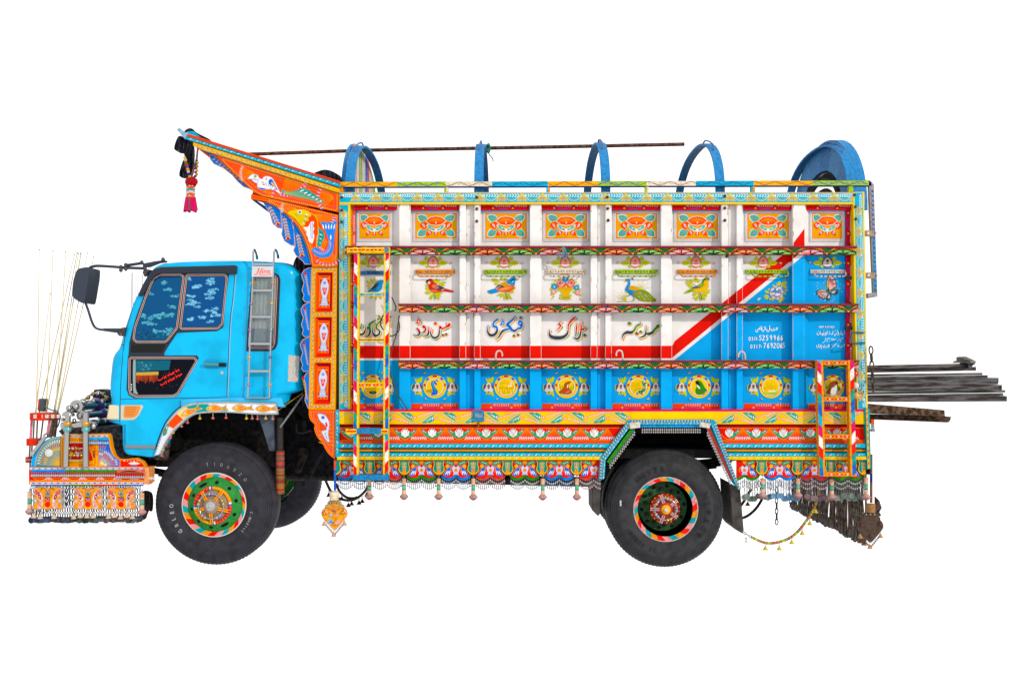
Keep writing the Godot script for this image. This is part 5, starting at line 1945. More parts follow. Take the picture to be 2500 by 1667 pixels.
func lotus_art(a: Art, length: float, h: float, phase: float) -> void:
	var l0 := a.lev
	var base := a.tf
	a.box2(0, 0.4, length, h - 0.4, K.red)
	a.lev = l0 + 1
	a.line(xy([0, 0.8, length, 0.8]), 1.1, K.amber)
	a.line(xy([0, h - 0.8, length, h - 0.8]), 1.0, K.amber)
	var u := phase - 66.0
	while u < length:
		a.lev = l0 + 1
		if u > 2 and u < length - 2:
			# sheaf of rays
			for k in 9:
				var q := (k - 4) / 4.0
				var ex := u + q * 20.0
				if ex > 1 and ex < length - 1:
					a.lev = l0 + 1
					a.line(PackedVector2Array([Vector2(u, 1.5), Vector2(u + q * 13, h * 0.72)]), 1.2, K.orange.lerp(K.gold, 0.25))
					a.lev = l0 + 2
					a.leaf(u + q * 14, h * 0.7, ex, h * 0.97, 2.3, K.white)
					a.lev = l0 + 3
					a.dot(u + q * 13.4, h * 0.7, 0.8, K.royal, 6)
		if u > -20 and u + 66 < length + 24:
			a.lev = l0 + 4
			var sw := PackedVector2Array()
			for i in 13:
				var t := i / 12.0
				var xx := u + 66.0 * t
				if xx > 0.5 and xx < length - 0.5:
					sw.append(Vector2(xx, 1.5 + (h - 3.5) * (1.0 - pow(absf(2 * t - 1), 1.7))))
			if sw.size() > 3:
				a.line(sw, 1.4, K.amber)
		var c := u + 33.0
		if c > 10 and c < length - 10:
			a.tf = base * Transform2D(0, Vector2(c, 0))
			for s in [-1.0, 1.0]:
				if c + s * 27 < 0 or c + s * 27 > length:
					continue
				a.lev = l0 + 2
				var lf := smooth(xy([s * 1, h - 4, s * 5, h * 0.55, s * 14, h * 0.32, s * 26, h * 0.16, s * 24, h * 0.36, s * 19, h * 0.52, s * 17, h * 0.66, s * 11, h * 0.76]), 3, true)
				a.poly(lf, paint("149c74"))
				a.lev = l0 + 3
				for k in 4:
					a.leaf(s * (6 + k * 4.2), h * (0.62 - k * 0.1), s * (11 + k * 4.2), h * (0.6 - k * 0.11), 1.9, K.white if k != 1 else K.sea)
				a.line(smooth(xy([s * 2, h - 5, s * 10, h * 0.58, s * 20, h * 0.34]), 4), 0.5, K.dark_green)
				a.lev = l0 + 2
				for k in 3:
					a.leaf(s * (13 + k * 6), 3 + (k % 2), s * (17 + k * 6), 4, 1.6, K.sky if k % 2 else K.amber)
			a.lev = l0 + 4
			a.leaf(0, h * 0.78, 0, h * 0.04, 11, K.white, 0.7)
			for s in [-1.0, 1.0]:
				a.leaf(0, h * 0.78, s * 10, h * 0.22, 7, K.white, 0.65)
				a.leaf(0, h * 0.78, s * 6, h * 0.09, 7, K.off, 0.65)
			a.lev = l0 + 5
			a.leaf(0, h * 0.08, 0, h * 0.24, 2.2, K.royal)
			for s in [-1.0, 1.0]:
				a.leaf(s * 7.4, h * 0.25, s * 5, h * 0.36, 1.8, K.royal)
			a.line(xy([0, h * 0.72, 0, h * 0.4]), 0.7, K.sea)
			a.tf = base
		u += 66.0
	a.lev = l0

func build_skirt() -> void:
	# shields with gold trees, between them red panels with a jug; fringe of beads under every panel
	var pitch := 84.2
	var y := 1122.5
	var spots := []
	for k in 8: spots.append(902.5 - pitch + k * pitch)
	var rear := [1776.0, 1860.7, 1948.0, 2030.0, 2110.0]
	var runs := [[818.3, 902.5, "blue"], [902.5, 986.7, "coral"], [986.7, 1070.9, "green"], [1070.9, 1155.1, "blue"], [1155.1, 1239.3, "coral"], [1239.3, 1323.5, "green"], [1323.5, 1407.7, "blue"], [1407.7, 1491.9, "coral"], [1776.0, 1860.7, "green"], [1860.7, 1948.0, "blue"], [1948.0, 2030.0, "coral"], [2030.0, 2112.0, "green"]]
	for q in runs:
		var w: float = q[1] - q[0]
		var c: float = (q[0] + q[1]) / 2.0
		var lo := 820.0
		var hi := 2118.0
		if q[0] < 1500: hi = 1468.0
		if q[0] > 1700: lo = 1799.0
		var x0: float = maxf(q[0] + 8, lo)
		var x1: float = minf(q[1] - 8, hi)
		var edge := PackedVector2Array()
		for i in 25:
			var t := i / 24.0
			edge.append(Vector2(c + (t - 0.5) * (w - 10), 1157.0 + 9.0 * absf(sin(t * TAU)) - (2.0 if i == 0 or i == 24 else 0.0)))
		var shape := PackedVector2Array([Vector2(c - w / 2 + 6, y), Vector2(c + w / 2 - 6, y)])
		for i in 25: shape.append(edge[24 - i])
		var cut := rect(lo, y - 2, hi, 1200)
		var s := Shape.new()
		for piece in Geometry2D.intersect_polygons(shape, cut):
			s.prism(piece, -0.02, -0.004, K.red, 0.001)
		var a := Art.new(-0.004)
		a.here(c, y)
		for sgn in [-1.0, 1.0]:
			if c + sgn * 34 < lo or c + sgn * 34 > hi:
				continue
			a.lev = 1
			a.poly(smooth(xy([sgn * 2, 12, sgn * 10, 4, sgn * 26, 2, sgn * 24, 8, sgn * 14, 13]), 3, true), paint("149c74"))
			a.poly(smooth(xy([sgn * 9, 16, sgn * 17, 17, sgn * 24, 24, sgn * 30, 38, sgn * 22, 39, sgn * 14, 34, sgn * 12, 25]), 3, true), K.royal)
			a.dot(sgn * 21, 15.5, 4.4, K.gold, 14)
			a.lev = 2
			for k in 3:
				a.leaf(sgn * (9 + k * 4.5), 9.5 - k * 1.6, sgn * (13 + k * 4.6), 7.6 - k * 1.6, 1.5, K.white)
				a.leaf(sgn * (15 + k * 2.6), 26, sgn * (16 + k * 5.4), 37.5, 2.4, K.white)
			a.line(smooth(xy([sgn * 8, 16.5, sgn * 17, 17.5, sgn * 25, 25, sgn * 30, 36]), 4), 1.3, K.amber)
			for k in 5:
				a.dot(sgn * (27 + (k % 2) * 4), 6 + k * 6, 0.8, K.sky, 6)
		if c > lo + 6 and c < hi - 6:
			a.lev = 2
			a.fan(xy([0, 11, -5, 6, -4.6, 2.6, -2, 1.6, 0, 3.2, 2, 1.6, 4.6, 2.6, 5, 6]), K.amber)
			a.poly(smooth(xy([-6, 15, 0, 16.5, 6, 15, 9, 20, 7.5, 27, 5, 32, 7, 36, -7, 36, -5, 32, -7.5, 27, -9, 20]), 3, true), paint("c8d4f4"))
			a.lev = 3
			for sgn in [-1.0, 1.0]:
				a.line(ring(Vector2(sgn * 9, 24), 4, 6, 8, -1.2 if sgn > 0 else PI - 1.2, 1.4 if sgn > 0 else PI + 1.4), 1.6, K.amber)
			a.dot(0, 25.5, 4.4, K.red, 12)
			a.line(xy([-5, 34, 5, 34]), 1.2, K.royal)
			a.fan(xy([-3.5, 15, 3.5, 15, 0, 19]), K.deep)
			a.lev = 4
			a.dot(0, 25.5, 3.3, K.gold, 10)
			a.lev = 5
			a.dot(0, 25.5, 1.7, K.red, 8)
		a.here()
		s.v.append_array(a.v); s.n.append_array(a.n); s.c.append_array(a.c)
		part("skirt_panel", s, M.enamel, truck)
		# fringe
		var f := Shape.new()
		var cloth: Color = {"blue": K.royal.lerp(K.sky, 0.4), "coral": K.coral.lerp(K.maroon, 0.25), "green": K.green}[q[2]]
		var band := PackedVector2Array()
		var low := PackedVector2Array()
		for e in edge:
			if e.x > lo and e.x < hi:
				band.append(e + Vector2(0, -2.5))
				low.append(e + Vector2(0, 7.0 + 0.8 * (low.size() % 2)))
		low.reverse()
		band.append_array(low)
		f.prism(band, -0.03, -0.022, cloth)
		var count := int(w / 5.6)
		for k in count:
			var t := (k + 0.5) / count
			var px := c + (t - 0.5) * (w - 12)
			if px < lo + 2 or px > hi - 2:
				continue
			var dip := 9.0 * absf(sin(t * TAU))
			var y0 := 1163.0 + dip
			var hues := [cloth.lerp(K.grey, 0.6), K.silver, K.silver.lerp(cloth, 0.12)]
			f.tube([at(px, y0, -0.025), at(px, y0 + 22, -0.025)], 0.0022, 4, hues[0])
			f.ball(at(px, y0 + 9.5, -0.022), 0.0092, hues[1], 8, 1.1)
			f.link(at(px + 0.4, y0 + 15.5, -0.025), 0.02, 0.0075, 0.0016, Vector3(0.9, 0, 0.4), hues[0])
			f.ball(at(px + 0.4, y0 + 21.5, -0.022), 0.0082, hues[2], 8, 1.2)
		part("bead_fringe", f, M.worn_enamel, truck, "", "stuff")
	for k in spots.size() + rear.size():
		var c: float = spots[k] if k < spots.size() else rear[k - spots.size()]
		var lo := 820.0
		var hi := 2114.0
		if c < 1500: hi = 1470.0
		if c > 1700: lo = 1797.0
		if c < lo - 16 or c > hi + 16 or (c > 1466 and c < 1790):
			continue
		var rim := smooth(xy([-16, 0, -13.5, 5, -13, 12, -15.5, 22, -14, 29, -8, 35.5, 0, 38.5, 8, 35.5, 14, 29, 15.5, 22, 13, 12, 13.5, 5, 16, 0]), 3)
		var placed := PackedVector2Array()
		for p in rim: placed.append(p + Vector2(c, y))
		var s := Shape.new()
		for piece in Geometry2D.intersect_polygons(placed, rect(lo, y - 1, hi, 1180)):
			s.prism(piece, -0.004, 0.01, K.black, 0.001)
		var a := Art.new(0.01)
		var inner := PackedVector2Array()
		var inner2 := PackedVector2Array()
		for p in rim:
			inner.append(Vector2(c, y + 1) + p * Vector2(0.93, 0.93))
			inner2.append(Vector2(c, y + 1.6) + p * Vector2(0.8, 0.85))
		a.lev = 1
		for piece in Geometry2D.intersect_polygons(inner, rect(lo, y, hi, 1180)): a.poly(piece, K.gold)
		a.lev = 2
		for piece in Geometry2D.intersect_polygons(inner2, rect(lo, y, hi, 1180)): a.poly(piece, paint("0e9080"))
		a.lev = 3
		if c > lo and c < hi:
			a.here(c, y)
			for j in 6:
				for sgn in [-1.0, 1.0]:
					a.leaf(sgn * 0.3, 7 + j * 3.6, sgn * (7.5 - j * 0.4), 2.5 + j * 3.6 + 5, 2.0, K.gold)
			a.dot(0, 31, 5, K.amber, 14)
			a.line(xy([0, 5, 0, 26]), 0.7, K.white)
			a.leaf(0, 22, 0, 28, 2.2, K.red)
			a.here()
		s.v.append_array(a.v); s.n.append_array(a.n); s.c.append_array(a.c)
		part("skirt_shield", s, M.enamel, truck)

func build_shell() -> void:
	# floor, far wall, headboard and tailgate of the box
	var yt := at(0, 470).y
	var y0 := at(0, 1100).y
	var x0 := at(828, 0).x
	var x1 := at(2108, 0).x
	var s := Shape.new()
	s.box(Vector3(x0, y0 - 0.08, -2.36), Vector3(x1, y0, PZ - 0.034), K.black)
	part("cargo_floor", s, M.grimy_iron, truck)
	s = Shape.new()
	s.box(Vector3(x0, y0 - 0.1, -2.42), Vector3(x1, yt, -2.36), K.white)
	for k in 9:
		var x := lerpf(x0 + 0.1, x1 - 0.1, k / 8.0)
		s.box(Vector3(x - 0.05, y0, -2.48), Vector3(x + 0.05, yt - 0.02, -2.42), K.sky)
	part("far_wall", s, M.enamel, truck)
	s = Shape.new()
	s.box(Vector3(x0 - 0.02, y0 - 0.1, -2.36), Vector3(x0 + 0.03, yt - 0.01, PZ - 0.034), K.sky)
	part("headboard", s, M.enamel, truck)
	s = Shape.new()
	s.box(Vector3(x1 - 0.06, y0 - 0.1, -2.35), Vector3(x1 - 0.01, at(0, 1000).y, -0.06), K.sky)
	part("tailgate", s, M.enamel, truck)

func hoop_path(x: float, near_z: float, far_z: float, y_base: float, y_top: float, power := 2.3, n := 28) -> Array:
	var p := []
	var zc := (near_z + far_z) / 2.0
	var hw := (near_z - far_z) / 2.0
	for i in n + 1:
		var t := PI * i / n
		var cz := signf(cos(t)) * pow(absf(cos(t)), 2.0 / power)
		var sy := pow(sin(t), 2.0 / power)
		p.append(Vector3(x, y_base + (y_top - y_base) * sy, zc + hw * cz))
	return p

func strap(s: Shape, path: Array, w: float, th: float, col: Color) -> void:
	var m := path.size()
	var c := Vector3.ZERO
	for p in path: c += p / m
	for i in m - 1:
		var d: Vector3 = (path[i + 1] - path[i]).normalized()
		var up0 := Vector3(0, -d.z, d.y)
		if up0.dot(path[i] - c) < 0: up0 = -up0
		var e0 := up0
		var e1 := up0
		if i > 0:
			var dd: Vector3 = (path[i + 1] - path[i - 1]).normalized()
			e0 = Vector3(0, -dd.z, dd.y)
			if e0.dot(path[i] - c) < 0: e0 = -e0
		if i < m - 2:
			var dd: Vector3 = (path[i + 2] - path[i]).normalized()
			e1 = Vector3(0, -dd.z, dd.y)
			if e1.dot(path[i + 1] - c) < 0: e1 = -e1
		var hx := Vector3(w / 2, 0, 0)
		var a: Vector3 = path[i]
		var b: Vector3 = path[i + 1]
		for side in [1.0, -1.0]:
			var k: float = th if side > 0 else 0.0
			s.tri(a - hx + e0 * k, a + hx + e0 * k, b + hx + e1 * k, e0 * side, e0 * side, e1 * side, col)
			s.tri(a - hx + e0 * k, b + hx + e1 * k, b - hx + e1 * k, e0 * side, e1 * side, e1 * side, col)
			s.quad(a + hx * side, a + hx * side + e0 * th, b + hx * side + e1 * th, b + hx * side, Vector3(side, 0, 0), col)

func build_hoops() -> void:
	var yb := at(0, 475).y
	var tops := [304.0, 299.0, 295.0, 298.0, 292.0]
	var xs := [851.0, 1168.0, 1481.0, 1763.0, 2106.0]
	for i in 5:
		var s := Shape.new()
		var yt := at(0, tops[i]).y
		var path := hoop_path(at(xs[i], 0).x, -0.08 if i < 4 else -0.27, -2.3, yb, yt)
		strap(s, path, 0.085, 0.02, K.hoop)
		var h := part("canopy_hoop", s, M.worn_enamel, truck)
		# lashing rail along the near haunch
		var g := Shape.new()
		var seg := []
		for k in range(7, 12):
			seg.append(path[k] + (path[k] - Vector3(path[k].x, yb - 1.0, -1.2)).normalized() * 0.045)
		seg.push_front(path[6])
		seg.append(path[12])
		g.tube(smooth3(seg, 3), 0.008, 6, K.hoop.lerp(K.rust, 0.3))
		part("lashing_rail", g, M.worn_enamel, h)
	# painted board that fills the first hoop
	var bx := at(842, 0).x - 0.03
	var board := Shape.new()
	var outline := PackedVector3Array()
	for p in hoop_path(0, -0.1, -2.28, yb - 0.1, at(0, 290).y):
		outline.append(Vector3(-p.z, p.y, 0))
	var tmp := Shape.new()
	tmp.extrude(outline, bx - 0.03, bx, 0.0, K.hoop)
	for i in tmp.v.size():
		board.v.append(Vector3(tmp.v[i].z, tmp.v[i].y, -tmp.v[i].x))
		board.n.append(Vector3(tmp.n[i].z, tmp.n[i].y, -tmp.n[i].x))
		board.c.append(tmp.c[i])
	var ba := Art.new().plane(Vector3(bx, 0, 0), Vector3(0, 0, -1), Vector3(0, 1, 0), Vector3(1, 0, 0))
	var clip := PackedVector2Array()
	for p in outline: clip.append(Vector2(p.x, p.y))
	var tones := ["blue", "yellow", "royal", "blush", "cream", "lime", "off", "royal", "coral", "off", "lime", "blue", "coral"]
	var zz := 0.12
	var r := RandomNumberGenerator.new()
	r.seed = 31
	for k in 13:
		var wdt := r.randf_range(0.11, 0.26)
		for piece in Geometry2D.intersect_polygons(clip, xy([zz, 2.5, zz + wdt, 2.5, zz + wdt + r.randf_range(-0.05, 0.05), 5, zz + r.randf_range(-0.05, 0.05), 5])):
			ba.poly(piece, K[tones[k]])
		zz += wdt
	board.v.append_array(ba.v); board.n.append_array(ba.n); board.c.append_array(ba.c)
	part("painted_headboard_arch", board, M.worn_enamel, truck)
	# the wooden rear arch behind the last hoop, with a hole ringed by links
	var rx := at(2126, 0).x
	var yt2 := at(0, 280).y
	var outer := hoop_path(0, -0.28, -2.2, yb - 0.1, yt2, 2.1, 32)
	var hole := hoop_path(0, -0.56, -1.92, yb - 0.1, at(0, 352).y, 2.1, 32)
	var wood := Shape.new()
	var blue := paint("2f7fc8")
	for i in 32:
		var jit := blue.lerp(paint("5aa4dc"), 0.3 * ((i / 4) % 3))
		for e in [[rx, 1.0], [rx - 0.05, -1.0]]:
			var hx := Vector3(e[0], 0, 0)
			wood.quad(hx + outer[i], hx + outer[i + 1], hx + hole[i + 1], hx + hole[i], Vector3(e[1], 0, 0), jit)
		for path in [[outer, 1.0], [hole, -1.0]]:
			var a: Vector3 = path[0][i]
			var b: Vector3 = path[0][i + 1]
			var nn: Vector3 = Vector3(0, (a.y + b.y) / 2 - yb + 0.3, (a.z + b.z) / 2 + 1.2).normalized() * path[1]
			wood.quad(Vector3(rx - 0.05, a.y, a.z), Vector3(rx, a.y, a.z), Vector3(rx, b.y, b.z), Vector3(rx - 0.05, b.y, b.z), nn, blue)
	var wp := part("rear_arch_board", wood, M.worn_enamel, truck)
	var sr := Shape.new()
	strap(sr, hoop_path(rx + 0.02, -0.26, -2.22, yb - 0.1, yt2 + 0.02, 2.1, 32), 0.1, 0.015, K.hoop)
	part("arch_strap", sr, M.worn_enamel, wp)
	var lk := Shape.new()
	for i in range(4, 29):
		for t in [0.25, 0.75]:
			var q: Vector3 = hole[i].lerp(hole[i + 1], t) if i < 32 else hole[i]
			var dn := (Vector3(0, yb - 0.35, -1.2) - q).normalized()
			lk.link(Vector3(rx - 0.03, q.y, q.z) + dn * 0.06, 0.12, 0.05, 0.005, Vector3(0, -dn.z, dn.y), K.slate, dn)
			lk.link(Vector3(rx - 0.03, q.y, q.z) + dn * 0.2, 0.05, 0.02, 0.004, Vector3(0, -dn.z, dn.y), K.slate, dn)
	var inner := []
	for p in hoop_path(rx - 0.03, -0.68, -1.8, yb - 0.1, at(0, 376).y, 2.1, 32): inner.append(p)
	lk.tube(inner, 0.02, 8, K.slate)
	part("arch_link_fringe", lk, M.grimy_iron, wp, "", "stuff")

func ladder_rail(s: Shape, p0: Vector2, p1: Vector2, w: float, z0: float, z1: float, stripe_left: bool, plain: Color, a: Art) -> void:
	s.prism(PackedVector2Array([p0, p0 + Vector2(w, 0), p1 + Vector2(w, 0), p1]), z0, z1, plain, 0.003)
	var cols := ["white", "red", "teal", "royal", "cyan", "magenta"]
	var sw := w * 0.64
	var ox := 0.4 if stripe_left else w - sw - 0.4
	var n := int((p1.y - p0.y) / 26.0)
	var slant := 10.0 if stripe_left else -10.0
	for k in n + 2:
		var ya := p0.y + (k - 1) * 26.0
		var yb := ya + 26.0
		var quad := PackedVector2Array([Vector2(0, ya), Vector2(sw, ya + slant), Vector2(sw, yb + slant), Vector2(0, yb)])
		var out := PackedVector2Array()
		for q in quad:
			out.append(Vector2(q.x, clampf(q.y, p0.y + 0.5, p1.y - 0.5)))
		var moved := PackedVector2Array()
		for q in out:
			var t := (q.y - p0.y) / (p1.y - p0.y)
			moved.append(Vector2(lerpf(p0.x, p1.x, t) + ox + q.x, q.y))
		if absf(moved[3].y - moved[0].y) > 0.6 or absf(moved[2].y - moved[1].y) > 0.6:
			a.fan(moved, K[cols[(k + 4) % 6]])

func build_ladders() -> void:
	var la := Node3D.new()
	la.name = "painted_ladder"
	truck.add_child(la)
	la.set_meta("label", "front painted ladder with yellow and striped rails")
	for q in [[864.0, 12.5, true], [936.5, 13.5, false]]:
		var s := Shape.new()
		var a := Art.new(0.13)
		ladder_rail(s, Vector2(q[0], 613), Vector2(q[0] - 2.0, 1163), q[1], 0.07, 0.13, q[2], K.yellow, a)
		s.v.append_array(a.v); s.n.append_array(a.n); s.c.append_array(a.c)
		part("ladder_rail", s, M.worn_enamel, la)
	for q in [[714.0, 723.0, "cyan"], [825.0, 834.0, "yellow"], [934.0, 946.0, "gold"]]:
		var s := Shape.new()
		s.prism(rect(875, q[0], 938, q[1]), 0.07, 0.125, K.yellow, 0.003)
		var a := Art.new(0.125)
		if q[2] == "cyan":
			a.box2(876, q[0] + 2, 937, q[1] - 2, K.cyan)
			a.up()
			for k in 6: a.leaf(880 + k * 10, q[1] - 3, 884 + k * 10, q[0] + 3, 1.6, K.white if k % 2 else K.royal)
		elif q[2] == "yellow":
			a.box2(876, q[0] + 3.2, 937, q[0] + 5.6, K.navy)
		else:
			a.box2(876, q[0] + 3, 937, q[1] - 3.5, K.red)
			a.up()
			for k in 7: a.leaf(878 + k * 9, q[0] + 6, 884 + k * 9, q[0] + 6, 2.6, K.white if k % 2 else K.gold, 0.5)
		s.v.append_array(a.v); s.n.append_array(a.n); s.c.append_array(a.c)
		part("rung", s, M.worn_enamel, la)
	var s := Shape.new()
	s.prism(smooth(xy([846, 604, 856, 605, 866, 603, 876, 605, 886, 603, 900, 604]), 4) + xy([950, 603, 950, 617, 900, 617, 886, 617, 876, 615, 866, 617, 856, 615, 846, 617]), 0.06, 0.15, K.yellow, 0.003)
	var a := Art.new(0.15)
	a.box2(848, 608, 936, 612, K.red)
	a.up()
	for k in 9: a.dot(852 + k * 10, 610, 1.2, K.white, 6)
	a.box2(938, 604, 949, 616, paint("5a86a8"))
	s.v.append_array(a.v); s.n.append_array(a.n); s.c.append_array(a.c)
	part("top_plate", s, M.worn_enamel, la)
	s = Shape.new()
	s.prism(xy([843, 1047, 852, 1049, 862, 1047, 872, 1047, 872, 1059, 862, 1059, 852, 1061, 843, 1059]), 0.05, 0.145, K.yellow, 0.003)
	s.prism(xy([928, 1048, 940, 1046, 946, 1047, 946, 1059, 928, 1060]), 0.05, 0.145, K.yellow, 0.003)
	s.prism(rect(870, 1046, 930, 1059), 0.05, 0.15, paint("1f86c8"), 0.004)
	a = Art.new(0.145)
	a.box2(845, 1051, 869, 1055, K.red)
	a.box2(931, 1051, 945, 1055, K.red)
	s.v.append_array(a.v); s.n.append_array(a.n); s.c.append_array(a.c)
	part("bracket", s, M.worn_enamel, la)
	s = Shape.new()
	s.prism(rect(860.5, 1159, 947.5, 1173), 0.05, 0.145, paint("1f86c8"), 0.004)
	part("bottom_plate", s, M.worn_enamel, la)

	var lb := Node3D.new()
	lb.name = numbered("painted_ladder", truck)
	taken["%d/painted_ladder" % truck.get_instance_id()] = 1
	lb.name = "painted_ladder_001"
	truck.add_child(lb)
	lb.set_meta("label", "rear painted ladder with orange rungs")
	for q in [[1995.5, 15.0, true], [2071.0, 15.0, false]]:
		s = Shape.new()
		a = Art.new(0.13)
		ladder_rail(s, Vector2(q[0], 879), Vector2(q[0] + 6.0, 1163), q[1], 0.07, 0.13, q[2], K.amber, a)
		s.v.append_array(a.v); s.n.append_array(a.n); s.c.append_array(a.c)
		part("ladder_rail", s, M.worn_enamel, lb)
	for q in [[880.0, 891.0], [969.0, 980.0], [1060.0, 1071.0], [1153.0, 1163.0]]:
		s = Shape.new()
		var sh: float = (q[0] - 880.0) / 47.0
		s.prism(rect(2009 + sh, q[0], 2073 + sh, q[1]), 0.07, 0.125, K.amber, 0.003)
		a = Art.new(0.125)
		a.box2(2010 + sh, q[0] + 3.2, 2072 + sh, q[1] - 3.2, K.red)
		a.up()
		for k in 6: a.leaf(2012 + sh + k * 10, (q[0] + q[1]) / 2, 2018 + sh + k * 10, (q[0] + q[1]) / 2, 2.6, K.white if k % 2 else K.lime, 0.5)
		s.v.append_array(a.v); s.n.append_array(a.n); s.c.append_array(a.c)
		part("rung", s, M.worn_enamel, lb)

# ---- the cab -----------------------------------------------------------------------------------------------------------------
const CZ := -0.05
const MID := -1.13

func table(t: Array, y: float) -> float:
	for i in t.size() / 2 - 1:
		if y <= t[2 * i + 3] or i == t.size() / 2 - 2:
			return lerpf(t[2 * i], t[2 * i + 2], clampf((y - t[2 * i + 1]) / (t[2 * i + 3] - t[2 * i + 1]), 0.0, 1.0))
	return 0.0

# outline of the cab as x at a height y
const CAB_L := [520, 633.5, 441, 636.4, 400, 639, 384, 642, 372, 648, 362, 658, 349.5, 676.5, 331.6, 708.4, 316.3, 739, 295.9, 800, 284.4, 843.4, 279, 855, 273, 860, 266.6, 872.7, 264, 886.7, 259, 937.7, 260, 963, 262.5, 975, 262, 986, 256.4, 1023.8, 255, 1028, 258, 1033, 290, 1036, 294, 1040, 294.6, 1087.6, 297.8, 1103, 308.7, 1111.8, 365, 1116]
const CAB_R := [600, 633.5, 690, 637, 709, 643.4, 722, 650, 730, 660, 733, 676, 735, 800, 734, 934, 731, 953, 716, 958, 703, 961, 699, 968, 697, 976, 697, 984]
const ARCH_OUT := [672, 984, 550, 981, 479.6, 983, 454, 988, 435, 999.5, 418.4, 1016, 403, 1036.5, 390.3, 1068.4, 380, 1099, 376, 1112]
const ARCH_IN := [676, 1012, 626, 1012, 550, 1007, 486, 1009.7, 460.5, 1018.7, 441, 1035, 426, 1048, 414.5, 1062, 401.8, 1082.4, 389, 1108.6]

func fall(d: float, r: float) -> float:
	if d >= r: return 0.0
	var q := r - maxf(d, 0.0)
	return (r - sqrt(maxf(0.0, r * r - q * q))) * S

func cab_depth(x: float, y: float) -> float:
	var l := table(CAB_L, y)
	var z := fall(x - l, 26.0 if y < 1036 else 12.0)
	if y < 984.0:
		z += fall(table(CAB_R, y) - x, 40.0)
	z += fall(y - 633.5, 26.0)
	return -z

